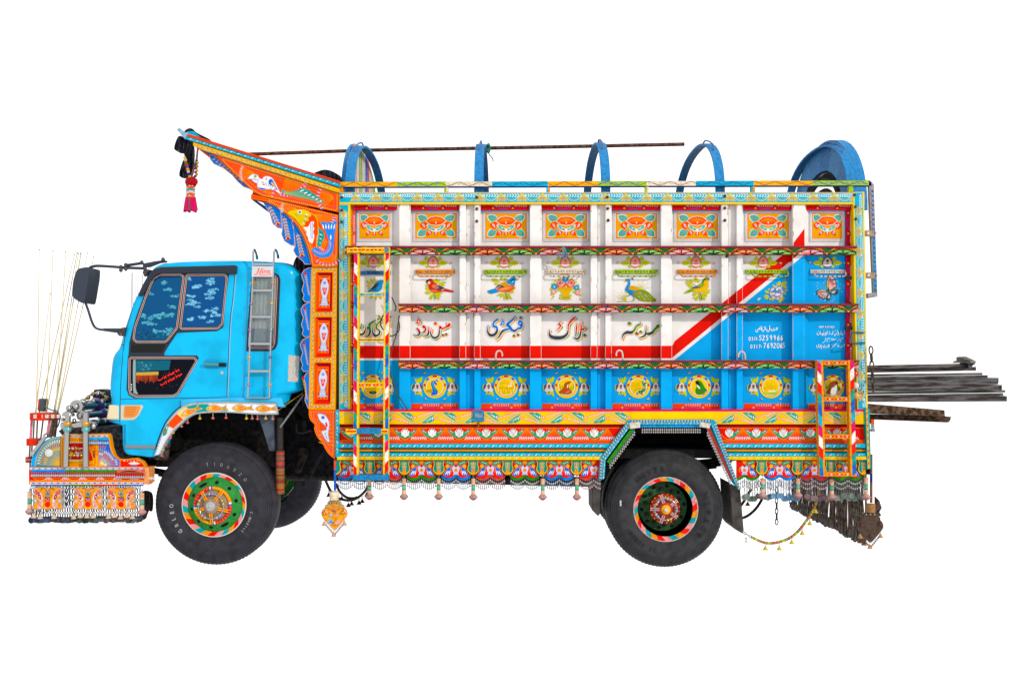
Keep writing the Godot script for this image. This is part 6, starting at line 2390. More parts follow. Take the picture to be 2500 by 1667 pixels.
func build_cab() -> void:
	var cab := Shape.new()
	var glassy := paint("10202c")
	for span in [[634.0, 984.0, 64], [984.0, 1115.0, 26]]:
		var rows := []
		for i in span[2] + 1:
			var y := lerpf(span[0], span[1], float(i) / span[2])
			if i < 12 and span[0] < 700: y = span[0] + pow(i / 12.0, 1.6) * 65.6
			var xl := table(CAB_L, y)
			var xr := table(CAB_R, y) if span[0] < 700 else table([454, 984, 454, 988, 435, 999.5, 418.4, 1016, 403, 1036.5, 390.3, 1068.4, 380, 1099, 376, 1115], y)
			var row := []
			for k in 33:
				var t := k / 32.0
				var u := 0.5 - 0.5 * cos(t * PI)
				u = lerpf(t, u, 0.85)
				var x := lerpf(xl, xr, u)
				row.append(at(x, y, CZ) + Vector3(0, 0, cab_depth(x, y)))
			rows.append(row)
		var nrm := []
		for i in rows.size():
			var line := []
			for k in 33:
				var dx: Vector3 = rows[i][mini(k + 1, 32)] - rows[i][maxi(k - 1, 0)]
				var dy: Vector3 = rows[mini(i + 1, rows.size() - 1)][k] - rows[maxi(i - 1, 0)][k]
				var nn := dy.cross(dx).normalized()
				line.append(nn if nn.z >= 0.0 else -nn)
			nrm.append(line)
		for mirror in 2:
			for i in rows.size() - 1:
				for k in 32:
					var p := []
					var q := []
					for e in [[i, k], [i, k + 1], [i + 1, k + 1], [i + 1, k]]:
						var v: Vector3 = rows[e[0]][e[1]]
						var w: Vector3 = nrm[e[0]][e[1]]
						p.append(v if mirror == 0 else Vector3(v.x, v.y, 2 * MID - v.z))
						q.append(w if mirror == 0 else Vector3(w.x, w.y, -w.z))
					cab.tri(p[0], p[1], p[2], q[0], q[1], q[2], K.cab)
					cab.tri(p[0], p[2], p[3], q[0], q[2], q[3], K.cab)
		for i in rows.size() - 1:
			for side in [0, 32]:
				var a: Vector3 = rows[i][side]
				var b: Vector3 = rows[i + 1][side]
				var a2 := Vector3(a.x, a.y, 2 * MID - a.z)
				var b2 := Vector3(b.x, b.y, 2 * MID - b.z)
				var out := (b - a).cross(Vector3(0, 0, 1)).normalized()
				if out.x * (1 if side else -1) < 0: out = -out
				if side == 32 and span[0] > 900:
					a2.z = -0.35
					b2.z = -0.35
				cab.quad(a, b, b2, a2, out, paint("1c222c") if side == 32 and span[0] < 700 else glassy if side == 0 and a.y < at(0, 665).y and a.y > at(0, 850).y else K.cab)
		if span[0] < 700:
			for k in 32:
				var a: Vector3 = rows[0][k]
				var b: Vector3 = rows[0][k + 1]
				cab.quad(a, b, Vector3(b.x, b.y, 2 * MID - b.z), Vector3(a.x, a.y, 2 * MID - a.z), Vector3.UP, K.cab)
	# floor pan and inner fender
	var fl := at(0, 1020).y
	var cb := part("cab_shell", cab, M.cab_paint, truck, "smooth sky blue cab")
	var pan := Shape.new()
	pan.box(Vector3(at(300, 0).x, at(0, 1030).y, -2.15), Vector3(at(700, 0).x, at(0, 985).y, -0.3), K.black)
	pan.box(Vector3(at(320, 0).x, at(0, 1108).y, -1.9), Vector3(at(400, 0).x, fl, -0.35), K.black)
	part("cab_floor", pan, M.grimy_iron, truck)
	# sill lip behind the door
	var lip := Shape.new()
	lip.prism(xy([440, 976, 553, 970.5, 686, 971, 692.5, 994, 676, 993.5, 672, 984, 550, 981.5, 479, 983.5, 440, 996]), CZ - 0.04, CZ + 0.03, K.cab.lerp(K.white, 0.06), 0.008)
	part("sill_lip", lip, M.cab_paint, cb)
	var step := Shape.new()
	step.prism(xy([305, 1086, 380, 1087, 378, 1096, 305, 1095]), CZ - 0.03, CZ + 0.012, paint("9aa4ac"), 0.003)
	part("step_edge", step, M.chrome, cb)
	# seams
	var a := Art.new(CZ)
	a.depth = cab_depth
	a.lev = 2.5
	for q in [xy([319, 753, 306, 800, 301, 838, 294.6, 921, 292.5, 975, 291.5, 1034]), xy([573, 669, 567, 735, 560, 800, 553, 969]), xy([263, 975.5, 292.5, 974.5, 553, 970]), xy([255.5, 1027.5, 292, 1027.5]), xy([286, 841, 300, 841.5])]:
		a.line(smooth(q, 4), 1.4, K.slate.lerp(K.black, 0.6))
	a.line(smooth(xy([575.5, 669, 569.5, 735, 562.5, 800, 555.5, 969]), 4), 1.2, K.silver)
	a.line(smooth(xy([378, 1096, 388, 1067, 401, 1035, 416, 1014, 433, 997.5, 453, 986, 479, 981, 540, 979]), 4), 2.4, K.black)
	a.line(xy([304, 1036, 304, 1086]), 2.4, K.black.lerp(K.cab, 0.3))
	a.line(xy([602, 660, 600, 735, 596, 857, 590, 969]), 0.9, K.cab.lerp(K.white, 0.25))
	part("door_seam", a, M.plastic, cb)
	# windows
	var dark := paint("2b3440")
	var frames := [xy([323, 800, 331, 772, 352, 714.8, 368, 679, 384, 668, 557, 668, 557.5, 674, 548.5, 740, 544.5, 796, 541, 801, 529, 808, 439, 812, 431, 813, 415, 837, 314, 837]), xy([314, 837, 414.5, 837, 399, 862.5, 400, 868, 479, 867.5, 484, 873, 439, 958, 428.6, 967, 326, 972, 313, 965, 307.4, 950, 310.6, 870, 312, 869]), xy([614, 665.5, 669, 665.5, 680, 671, 683.5, 682, 679, 800, 677, 838, 672, 851, 660, 857.5, 600, 857.5, 603, 800])]
	var panes := [[xy([377, 682, 390, 674.8, 439, 674.4, 442.6, 678, 426.5, 799, 404, 827.4, 400.5, 830, 334, 830, 329.7, 825.5, 333, 800, 358.4, 727.6]), 0], [xy([459, 675.3, 545.5, 675, 548.5, 679, 537.5, 788, 529, 797, 444, 798]), 0], [xy([319.5, 878, 472, 878, 474, 881.6, 430, 957, 421, 962, 331.6, 963, 321, 958, 319, 946.7]), 1], [xy([621, 677, 667, 677, 671, 682, 664, 836, 660, 844.5, 612, 844.5]), 2]]
	var fr := []
	for i in 3:
		var s := Shape.new()
		s.prism(frames[i], CZ - 0.03, CZ + 0.007, dark, 0.004)
		fr.append(part("window_frame", s, M.plastic, cb))
	var vent := Shape.new()
	vent.prism(xy([319, 841, 403, 841, 395, 860, 318, 860]), CZ, CZ + 0.011, K.black, 0.002)
	part("vent_panel", vent, M.plastic, cb)
	for i in 4:
		var p: PackedVector2Array = panes[i][0]
		var st := Art.new(CZ + 0.007)
		var m := Vector2.ZERO
		for q in p: m += q / p.size()
		var grow := Geometry2D.offset_polygon(p, 6.0, Geometry2D.JOIN_ROUND)[0]
		var grow2 := Geometry2D.offset_polygon(p, 2.6, Geometry2D.JOIN_ROUND)[0]
		st.line(grow, 1.0, K.off, true)
		st.line(Geometry2D.offset_polygon(p, 4.2, Geometry2D.JOIN_ROUND)[0], 1.5, paint("a81810"), true)
		st.line(grow2, 0.8, K.off, true)
		var host: Node = fr[[0, 0, 1, 2][i]]
		part("pinstripe", st, M.enamel, cb)
		if panes[i][1] == 0:
			var s := Shape.new()
			s.prism(p, CZ, CZ + 0.009, paint("07508e") if i else paint("0a5286"))
			var c := Art.new(CZ + 0.009)
			var r := RandomNumberGenerator.new()
			r.seed = 50 + i
			for k in 22:
				var q := Vector2(lerpf(345, 432, r.randf()), lerpf(682, 822, r.randf())) if i == 0 else Vector2(lerpf(458, 538, r.randf()), lerpf(681, 790, fposmod(k * 0.381, 1.0)))
				var tone := paint("7cd0f0") if i else paint("58bcc8")
				for j in 14:
					var e := q + Vector2(r.randfn() * 5.0, r.randfn() * 1.6)
					var blob := ring(e, r.randf_range(1.6, 4.6), r.randf_range(1.0, 2.6), 8)
					c.lev = 1 + j * 0.2
					for piece in Geometry2D.intersect_polygons(blob, p): c.poly(piece, paint("0a5c9c").lerp(tone, r.randf_range(0.3, 1.0)))
			if i == 0:
				c.lev = 4
				for k in 40:
					var e := Vector2(r.randf_range(332, 404), 826 - absf(r.randfn()) * 9)
					for piece in Geometry2D.intersect_polygons(ring(e, r.randf_range(1.5, 4), r.randf_range(1, 3), 7), p): c.poly(piece, [paint("064a6a"), paint("0a7a80"), paint("083a70")][k % 3])
				for piece in Geometry2D.intersect_polygons(xy([372, 690, 384, 680, 395, 677, 445, 676, 445, 672, 370, 672, 355, 727, 358, 730]), p): c.poly(piece, paint("0a2440"))
			s.v.append_array(c.v); s.n.append_array(c.n); s.c.append_array(c.c)
			part("window_film", s, M.window_film, cb, "blue film printed with white clouds")
		elif panes[i][1] == 1:
			var s := Shape.new()
			s.prism(p, CZ, CZ + 0.008, paint("120f14"))
			var c := Art.new(CZ + 0.008)
			for piece in Geometry2D.intersect_polygons(xy([324, 879, 416, 879, 412, 903, 372, 905, 330, 908, 324, 960, 334, 962, 326, 930]), p): c.poly(piece, paint("0e5f78"))
			c.lev = 2
			c.fan(xy([331, 909, 386, 907, 386, 915, 331, 917]), paint("c8a040"))
			var r := RandomNumberGenerator.new()
			r.seed = 61
			for k in 40:
				var x := 331 + k * 1.35
				c.line(xy([x, 916, x + r.randf_range(-1, 1), r.randf_range(926, 936)]), 1.2, paint("c44a20").lerp(paint("7c2a18"), r.randf()))
				c.dot(r.randf_range(335, 368), r.randf_range(884, 903), r.randf_range(0.6, 2.2), paint("58a8c4").lerp(paint("0e5f78"), r.randf()), 6)
			for k in 25:
				c.dot(r.randf_range(380, 440), r.randf_range(882, 950), r.randf_range(0.5, 2.5), paint("3a2026").lerp(paint("1a2a38"), r.randf()), 6)
			for k in 3: c.dot(319.8, 939 + k * 6, 1.6, K.white, 8)
			for piece in Geometry2D.intersect_polygons(smooth(xy([324, 882, 330, 880, 330, 945, 336, 961, 328, 960, 324, 950]), 3, true), p): c.poly(piece, paint("8fa8a8"))
			c.lev = 5
			window_writing(c)
			s.v.append_array(c.v); s.n.append_array(c.n); s.c.append_array(c.c)
			part("lower_window", s, M.window_film, cb, "dark lower door window with red writing")
		else:
			var s := Shape.new()
			for k in 40:
				var x0 := lerpf(613, 668, k / 40.0)
				var x1 := lerpf(613, 668, (k + 1) / 40.0)
				var z0 := sin(k * 0.9) * 0.004 + sin(k * 0.37) * 0.003
				var z1 := sin((k + 1) * 0.9) * 0.004 + sin((k + 1) * 0.37) * 0.003
				var nn := Vector3(z0 - z1, 0, (x1 - x0) * S).normalized()
				var tone := paint("93a49c").lerp(paint("b9b29a"), 0.5 + 0.5 * sin(k * 0.55))
				for seg in [[678.0, 802.0, tone], [802.0, 844.0, paint("3c4656")]]:
					var sh: float = -0.052 * (seg[0] - 678)
					var sh2: float = -0.052 * (seg[1] - 678)
					s.quad(at(x0 + sh + 7, seg[0], CZ + 0.012 + z0), at(x1 + sh + 3, seg[0], CZ + 0.012 + z1), at(x1 + sh2 + 3, seg[1], CZ + 0.012 + z1), at(x0 + sh2 + 7, seg[1], CZ + 0.012 + z0), nn, seg[2])
			part("window_curtain", s, M.cloth, cb, "pleated grey curtain in the rear side window")
			var g := Shape.new()
			g.prism(p, CZ + 0.019, CZ + 0.023, K.white)
			part("window_pane", g, M.glass, cb)
	var vs := Shape.new()
	vs.prism(smooth(xy([335.5, 722, 340, 709, 347, 694, 359.7, 672, 368, 661.5, 378, 655, 390, 651.4]), 4) + xy([550, 647.8, 572, 647, 576, 650, 575, 668, 557, 668.5, 550, 666, 390, 667.5, 377.5, 672.7, 364.8, 686.7, 352, 711, 347, 719, 341, 722.5]), CZ - 0.01, CZ + 0.035, dark, 0.008)
	part("wind_visor", vs, M.plastic, cb)
	# lamps
	var hl := Shape.new()
	var lampz := CZ - 0.045
	hl.prism(xy([264, 988.7, 289.5, 989, 289.5, 1025, 257.5, 1024]), -0.25, lampz + 0.05, paint("e6d8b0"), 0.01)
	part("headlamp", hl, M.lamp_lens, cb)
	hl = Shape.new()
	hl.prism(xy([292.5, 989, 345, 988.5, 348, 993, 337, 1014, 330, 1022, 322, 1025.5, 292.5, 1026]), CZ - 0.03, CZ + 0.008, paint("d8ccb0"), 0.005)
	var sg := part("signal_housing", hl, M.plastic, cb)
	hl = Shape.new()
	hl.prism(xy([304, 991, 338, 991, 340, 994, 332, 1014, 324, 1018, 304, 1018.5, 301.5, 1015]), CZ, CZ + 0.018, paint("f08c08"), 0.0)
	for k in 6:
		hl.prism(rect(304, 993.5 + k * 4, 332 - k, 994.6 + k * 4), CZ + 0.018, CZ + 0.0195, paint("c46404"))
	part("turn_signal", hl, M.lamp_lens, cb, "amber turn signal beside the headlamp")
	var dh := Shape.new()
	dh.prism(smooth(xy([500, 878, 530, 877, 534, 883, 534, 896, 528, 901, 504, 900, 498, 894]), 3, true), CZ - 0.004, CZ + 0.001, K.cab.lerp(K.navy, 0.35))
	dh.tube([at(496, 889, CZ + 0.03), at(534, 890, CZ + 0.03)], 0.017, 10, paint("3f9a9c"), -1.0, false)
	dh.tube([at(533, 890, CZ + 0.028), at(551, 890.5, CZ + 0.02)], 0.018, 8, K.black)
	dh.lathe(at(541, 910, CZ), Vector3(0, 0, 1), PackedVector2Array([Vector2(0.015, 0), Vector2(0.015, 0.006), Vector2(0.008, 0.009), Vector2(0, 0.009)]), 14, K.silver)
	part("door_handle", dh, M.plastic, cb)
	var stk := Art.new(CZ)
	stk.depth = cab_depth
	stk.lev = 3
	for k in 64:
		var u := 704.0 + (k % 8) * 2.8 - (k / 8) * 0.32
		stk.fan(rect(u, 867 + (k / 8) * 8 + (k % 8) * 0.2, u + 2.9, 875.1 + (k / 8) * 8 + (k % 8) * 0.2), K.off)
	stk.up()
	for k in 26: stk.line(xy([705 - k * 0.06, 870 + k * 2.1, 716 + (k * 7) % 9 - k * 0.08, 870.8 + k * 2.1]), 0.4, K.grey)
	part("paper_sticker", stk, M.cloth, cb)
	build_fender()
	build_mirror()
	build_cab_ladder()

func band_point(t: Array, u: float) -> Vector2:
	var p := xy(t)
	return p[int(u)].lerp(p[mini(int(u) + 1, p.size() - 1)], u - int(u))

func build_fender() -> void:
	var outer := smooth(xy(ARCH_OUT), 4)
	var inner := smooth(xy(ARCH_IN), 4)
	var shape := outer.duplicate()
	var back := inner.duplicate()
	back.reverse()
	shape.append_array(back)
	var s := Shape.new()
	s.prism(shape, -0.06, 0.0, paint("b8c0cc"), 0.003)
	var f := part("fender_band", s, M.enamel, truck)
	var a := Art.new(0.0)
	var n := outer.size()
	var mid := PackedVector2Array()
	var total := 0.0
	for i in n:
		mid.append(outer[i].lerp(inner[mini(int(i * (inner.size() - 1.0) / (n - 1)), inner.size() - 1)], 0.5))
	# coloured fields then a fish in each
	var cuts := [0.0, 0.19, 0.36, 0.5, 0.66, 1.01]
	var cols := [K.white, K.teal, paint("f8dc70"), K.orange, paint("dfe4f2")]
	for i in n - 1:
		var t := (i + 0.5) / (n - 1.0)
		for k in 5:
			if t >= cuts[k] and t < cuts[k + 1]:
				var j0 := int(i * (inner.size() - 1.0) / (n - 1))
				var j1 := int((i + 1) * (inner.size() - 1.0) / (n - 1))
				a.fan(PackedVector2Array([outer[i].lerp(inner[j0], 0.16), outer[i + 1].lerp(inner[j1], 0.16), outer[i + 1].lerp(inner[j1], 0.84), outer[i].lerp(inner[j0], 0.84)]), cols[k])
	a.lev = 2
	for edge in [[outer, inner, 0.08], [outer, inner, 0.92]]:
		for i in n - 1:
			var j0 := int(i * (inner.size() - 1.0) / (n - 1))
			var j1 := int((i + 1) * (inner.size() - 1.0) / (n - 1))
			hatch(a, outer[i].lerp(inner[j0], edge[2]), outer[i + 1].lerp(inner[j1], edge[2]), 2.6, K.cyan, K.gold, 2.9)
	# fish heading forward along the arch
	for q in [[650, 997, 0.0], [593, 995.5, 0.0], [530, 996, -0.02], [466, 1003, -0.42], [406, 1048, -0.98]]:
		a.tf = Transform2D(q[2], Vector2(q[0], q[1]))
		a.lev = 3
		if q[0] < 420:
			a.poly(smooth(xy([-18, 1, -4, -6, 14, -5, 10, 0, 0, 2, -10, 6]), 3, true), paint("1a9a80"))
			a.lev = 4
			a.leaf(-12, 1, 0, -1, 2.5, K.red)
			a.leaf(0, -1, 8, -3, 2.5, K.white)
			continue
		var fish := smooth(xy([-27, 1, -18, -6, -6, -7.5, 6, -3, 14, -2, 22, -7, 20, 0, 27, 6, 14, 4, 4, 6, -8, 8.5, -20, 6]), 3, true)
		a.line(fish, 2.6, paint("aab4cc"), true)
		a.lev = 4
		a.poly(fish, paint("f2a818"))
		a.lev = 5
		a.dot(-17, -0.5, 2.6, K.white, 10)
		a.leaf(-10, 0, 8, 2, 7, K.orange, 0.3)
		a.lev = 6
		a.dot(-17, -0.5, 1.4, K.royal, 8)
		a.line(xy([-7, 0.6, 4, 1.2]), 1.2, K.cream)
		for k in 4: a.line(xy([14 + k * 2.4, -1.5 - k, 14.5 + k * 2.4, 3 + k * 0.5]), 0.7, K.rust)
	a.here()
	a.lev = 3
	hatch(a, Vector2(673.5, 986), Vector2(675, 1010), 3.2, K.cyan, K.gold, 3.0)
	part("fish_painting", a, M.enamel, f)
	# little bells along the lip
	var tones := [paint("e0645c"), paint("e8c030"), paint("d8786c")]
	var i := 0
	for q in [[394, 1104], [396, 1090], [403, 1078], [415, 1060], [421, 1048], [442, 1032], [457, 1023], [487, 1013], [519, 1012], [551, 1011], [601, 1013], [615, 1013], [628, 1014], [648, 1013], [665, 1014]]:
		var b := Shape.new()
		b.link(at(q[0], q[1], -0.02), 0.03, 0.008, 0.0018, Vector3.RIGHT, K.silver)
		b.bell(at(q[0], q[1] + 4, -0.02), 0.022, 0.016, tones[i % 3])
		b.ball(at(q[0], q[1] + 11, -0.02), 0.004, K.silver, 6)
		part("fender_bell", b, M.worn_enamel, f)
		i += 1
	# splash flap and the strip of rust-pink plate at the front corner
	var fl := Shape.new()
	fl.prism(xy([629, 1014, 668, 1014, 671, 1095, 668, 1101, 657, 1101.5, 649, 1077]), -0.2, -0.17, paint("525c6c"), 0.006)
	part("splash_flap", fl, M.rubber, truck)
	fl = Shape.new()
	fl.prism(xy([389, 1100, 412, 1082, 406, 1124, 380, 1122, 352, 1116]), -0.3, -0.26, paint("6b5c58"))
	part("corner_plate", fl, M.grimy_iron, truck)

func build_mirror() -> void:
	var g := Node3D.new()
	g.name = "door_mirror"
	truck.add_child(g)
	var dark := paint("39424f")
	var s := Shape.new()
	var face := smooth(xy([185, 661, 192, 655, 205, 652.5, 213.5, 652.5, 214, 664, 212.5, 680, 208, 712, 201.6, 738.5, 188, 734, 178, 727, 174, 718, 175, 700, 178, 680]), 3, true)
	s.prism(face, -0.3, -0.06, dark, 0.006)
	part("mirror_housing", s, M.plastic, g)
	s = Shape.new()
	s.prism(xy([213, 655, 215.5, 655, 213.5, 680, 203, 738, 201, 736]), -0.32, -0.08, paint("8090a0"))
	part("mirror_glass", s, M.chrome, g)
	s = Shape.new()
	s.tube(smooth3([at(215, 662, -0.15), at(218, 654, -0.15), at(226, 650.5, -0.15), at(240, 649, -0.15), at(282, 651.5, -0.12), at(294, 653, -0.1)], 4), 0.013, 8, dark)
	s.tube([at(294, 653, -0.1), at(347, 655, -0.1), at(353, 655, -0.1)], 0.014, 8, dark)
	s.tube([at(306, 648, -0.12), at(347, 642, -0.12)], 0.014, 8, dark)
	s.prism(xy([347, 643, 360, 640.5, 378, 637, 400, 634.5, 401.5, 638.5, 384, 641, 366, 648, 358, 651, 347, 651]), -0.16, -0.09, dark, 0.005)
	for q in [[294, 652], [294, 659], [306, 647], [306, 656], [345, 641], [353, 656], [352, 665], [397, 633.5], [354, 670]]:
		s.ball(at(q[0], q[1], -0.08), 0.018, dark.lerp(K.rust, 0.15), 8, 1.2)
	s.prism(xy([349, 661, 360, 657, 367, 659, 357, 668, 354, 674, 350, 672]), -0.16, -0.07, dark, 0.004)
	part("upper_arm", s, M.plastic, g)
	s = Shape.new()
	s.tube(smooth3([at(204, 730, -0.15), at(214, 757, -0.15), at(223, 785, -0.14), at(231, 799, -0.13), at(242, 804, -0.12), at(252, 805, -0.12)], 5), 0.011, 8, dark)
	s.prism(xy([250, 801, 288, 801, 290, 813, 278, 812, 250, 808]), -0.16, -0.08, dark, 0.008)
	s.prism(xy([289, 803, 297, 799, 305, 799, 301, 820, 289, 820, 284, 814]), -0.15, -0.04, dark, 0.006)
	s.ball(at(299, 802, -0.03), 0.012, K.rust, 8)
	s.ball(at(294, 816, -0.03), 0.012, K.rust, 8)
	part("lower_arm", s, M.plastic, g)

func build_cab_ladder() -> void:
	var l := Node3D.new()
	l.name = "chrome_ladder"
	truck.add_child(l)
	l.set_meta("label", "chrome roof ladder with coloured ball beads and a red lettered sign")
	var steel := paint("c8ccd2")
	var z := 0.015
	for q in [[[627, 632], [625.5, 622], [621, 610], [617.5, 613], [617, 625], [616, 690], [611, 800], [607.5, 900], [604.5, 970]], [[678.5, 630], [677, 620], [672.5, 610], [668.5, 613], [667.5, 625], [666, 690], [661.5, 800], [658.5, 900], [657.5, 970]]]:
		var s := Shape.new()
		var path := []
		for k in 9: path.append(at(q[k][0], q[k][1], z - (0.12 - 0.05 * k if k < 3 else 0.0)))
		s.tube(smooth3(path, 4), 0.0095, 10, steel)
		s.tube([path[0], path[0] + Vector3(-0.002, 0.03, 0.006)], 0.012, 8, K.black)
		part("ladder_rail", s, M.chrome, l)
	for q in [[617, 645, 667], [613.5, 708.5, 663.5], [611.5, 773, 661.5], [609, 839, 659.5], [606, 906, 658]]:
		var s := Shape.new()
		s.slab(at(q[0], q[1] + 3.2, z + 0.004) - Vector3(0, 0, 0.02), at(q[2], q[1] - 3.2, z + 0.004), 0.003, steel)
		part("rung", s, M.chrome, l)
	var b := Shape.new()
	b.slab(at(603, 972, 0.0) - Vector3(0, 0, 0.05), at(660, 970, 0.02), 0.001, steel)
	part("foot_bar", b, M.chrome, l)
	var sign_ := Art.new(0.026)
	sign_.prism(xy([614.5, 650, 666.5, 650, 664.5, 676, 613.5, 675.5]), 0.018, 0.026, paint("d4d8e2"), 0.001)
	ladder_sign_writing(sign_)
	part("sign_plate", sign_, M.enamel, l)
	var tints := [paint("d88a20"), paint("d09040"), paint("a050b0"), paint("e0a030"), paint("b060b8"), paint("88a090"), paint("d0a020"), paint("4068b8"), paint("b070b0"), paint("e09828")]
	var i := 0
	for q in [[615.5, 691], [665.5, 691], [613, 741], [663, 740], [610, 805], [660.5, 805], [608, 872], [659, 872], [606, 939], [658, 939]]:
		var s := Shape.new()
		s.ball(at(q[0], q[1], z), 0.0175, tints[i], 14)
		part("ball_bead", s, M.spectrum_metal, l)
		i += 1

# ---- wheels and running gear -------------------------------------------------------------------------------------------------
func on_wheel(s: Shape, r0: float, r1: float, h0: float, h1: float, n: int, cols: Array, skew := 0.0, fill := 1.0, o := Vector3.ZERO) -> void:
	for i in n:
		var c: Color = cols[i % cols.size()]
		for j in 3:
			var a0 := TAU * (i + fill * j / 3.0) / n
			var a1 := TAU * (i + fill * (j + 1) / 3.0) / n
			var nn := Vector3(0, 0, 1)
			s.quad(o + Vector3(cos(a0) * r0, sin(a0) * r0, h0), o + Vector3(cos(a1) * r0, sin(a1) * r0, h0), o + Vector3(cos(a1 + skew) * r1, sin(a1 + skew) * r1, h1), o + Vector3(cos(a0 + skew) * r1, sin(a0 + skew) * r1, h1), nn, c)

func arc_text(s: Shape, o: Vector3, text: String, r: float, size: float, mid: float, spacing: float, col: Color, h: float) -> void:
	var font := SystemFont.new()
	font.font_names = PackedStringArray(["Droid Sans"])
	font.font_weight = 700
	for i in text.length():
		if text[i] == " ":
			continue
		var tm := TextMesh.new()
		tm.text = text[i]
		tm.font = font
		tm.font_size = 32
		tm.pixel_size = size / 32.0
		tm.depth = 0.002
		var a := mid - (i - (text.length() - 1) / 2.0) * spacing
		var b := Basis(Vector3(0, 0, 1), a - PI / 2)
		var arr := tm.get_mesh_arrays()
		var vs: PackedVector3Array = arr[Mesh.ARRAY_VERTEX]
		var idx: PackedInt32Array = arr[Mesh.ARRAY_INDEX] if arr[Mesh.ARRAY_INDEX] != null else PackedInt32Array(range(vs.size()))
		for k in idx.size() / 3:
			var p := []
			for e in 3: p.append(o + b * (vs[idx[3 * k + e]] + Vector3(0, r, 0)) + Vector3(0, 0, h))
			s.tri(p[0], p[1], p[2], Vector3(0, 0, 1), Vector3(0, 0, 1), Vector3(0, 0, 1), col)

func tyre(s: Shape, o: Vector3, R: float, rim: float, col: Color) -> void:
	var prof := PackedVector2Array([Vector2(rim, -0.27), Vector2(rim + 0.1, -0.3), Vector2(R - 0.05, -0.275), Vector2(R - 0.016, -0.24), Vector2(R, -0.2), Vector2(R, -0.055), Vector2(R - 0.008, -0.035), Vector2(R - 0.03, -0.014), Vector2(R - 0.034, -0.016)])
	for k in 4:
		var r := R - 0.04 - k * 0.016
		prof.append(Vector2(r, 0.003 + k * 0.0085))
		prof.append(Vector2(r - 0.009, 0.0075 + k * 0.0085))
		prof.append(Vector2(r - 0.011, 0.0045 + k * 0.0085))
	prof.append_array(PackedVector2Array([Vector2(R - 0.11, 0.036), Vector2(R - 0.15, 0.04), Vector2(R - 0.2, 0.034), Vector2(rim + 0.03, 0.022), Vector2(rim + 0.012, 0.014), Vector2(rim, 0.0), Vector2(rim - 0.01, -0.03)]))
	s.lathe(o, Vector3(0, 0, 1), prof, 72, col)
	# shoulder blocks
	for i in 96:
		var a := TAU * i / 96
		var d := Vector3(cos(a), sin(a), 0)
		var t := Vector3(-sin(a), cos(a), 0)
		var c := o + d * (R - 0.004)
		s.quad(c + t * 0.006 + Vector3(0, 0, -0.2), c - t * 0.006 + Vector3(0, 0, -0.2), c - t * 0.006 + d * 0.008 + Vector3(0, 0, -0.06), c + t * 0.006 + d * 0.008 + Vector3(0, 0, -0.06), d, col)
		s.quad(c + t * 0.006 + d * 0.008 + Vector3(0, 0, -0.06), c - t * 0.006 + d * 0.008 + Vector3(0, 0, -0.06), c - t * 0.005 - d * 0.03 + Vector3(0, 0, -0.012), c + t * 0.005 - d * 0.03 + Vector3(0, 0, -0.012), (d + Vector3(0, 0, 1)).normalized(), col)

func lip_colours() -> Array:
	return [K.red, K.pink, K.teal.lerp(K.cyan, 0.4), K.amber]

func make_front_wheel(root: Node3D, z0: Vector3) -> void:
	var R := 0.5565
	var rim := 0.292
	var s := Shape.new()
	tyre(s, z0, R, rim, paint("33363c"))
	var w := paint("a8a8a4")
	for q in [["GRLEO", 0.375, 0.034, PI + 0.34, 0.165, 0.043, w], ["1100R20", 0.375, 0.031, 1.19, 0.172, 0.043, paint("7c7a76")], ["C-MAX162", 0.355, 0.021, -0.45, 0.076, 0.043, paint("9a9894")]]:
		arc_text(s, z0, q[0], q[1], q[2] * 1.5, q[3], q[4], q[6], q[5])
	part("tyre", s, M.rubber, root)
	s = Shape.new()
	s.lathe(z0, Vector3(0, 0, 1), PackedVector2Array([Vector2(rim - 0.005, -0.2), Vector2(rim + 0.004, 0.004), Vector2(rim + 0.002, 0.012), Vector2(rim - 0.006, 0.013)]), 48, K.off)
	on_wheel(s, rim - 0.006, 0.25, 0.013, -0.025, 28, lip_colours(), 0.12, 1.0, z0)
	part("rim_band", s, M.enamel, root, "rim ring painted in red, pink, teal and gold chevrons")
	s = Shape.new()
	s.lathe(z0, Vector3(0, 0, 1), PackedVector2Array([Vector2(0.25, -0.03), Vector2(0.247, -0.02), Vector2(0.235, -0.012), Vector2(0.2, 0.012), Vector2(0.17, 0.03), Vector2(0.15, 0.034), Vector2(0.0, 0.034)]), 48, paint("2f9440"))
	for i in 10:
		var a := TAU * (i + 0.3) / 10
		var slot := i == 3 or i == 8
		var d := Vector3(cos(a), sin(a), 0)
		var t := Vector3(-sin(a), cos(a), 0)
		var c := z0 + d * 0.206 + Vector3(0, 0, 0.012)
		var rx := 0.042 if slot else 0.017
		for k in 12:
			var p := func(u: float) -> Vector3: return c + t * cos(u) * rx + (d * 0.86 - Vector3(0, 0, 0.55)) * sin(u) * 0.016
			s.tri(c, p.call(TAU * k / 12), p.call(TAU * (k + 1) / 12), Vector3(0, 0, 1), Vector3(0, 0, 1), Vector3(0, 0, 1), K.black)
	part("wheel_disc", s, M.worn_enamel, root, "domed green wheel disc")
	hub_ornament(root, z0 + Vector3(0, 0, 0.034), 0.158, true)

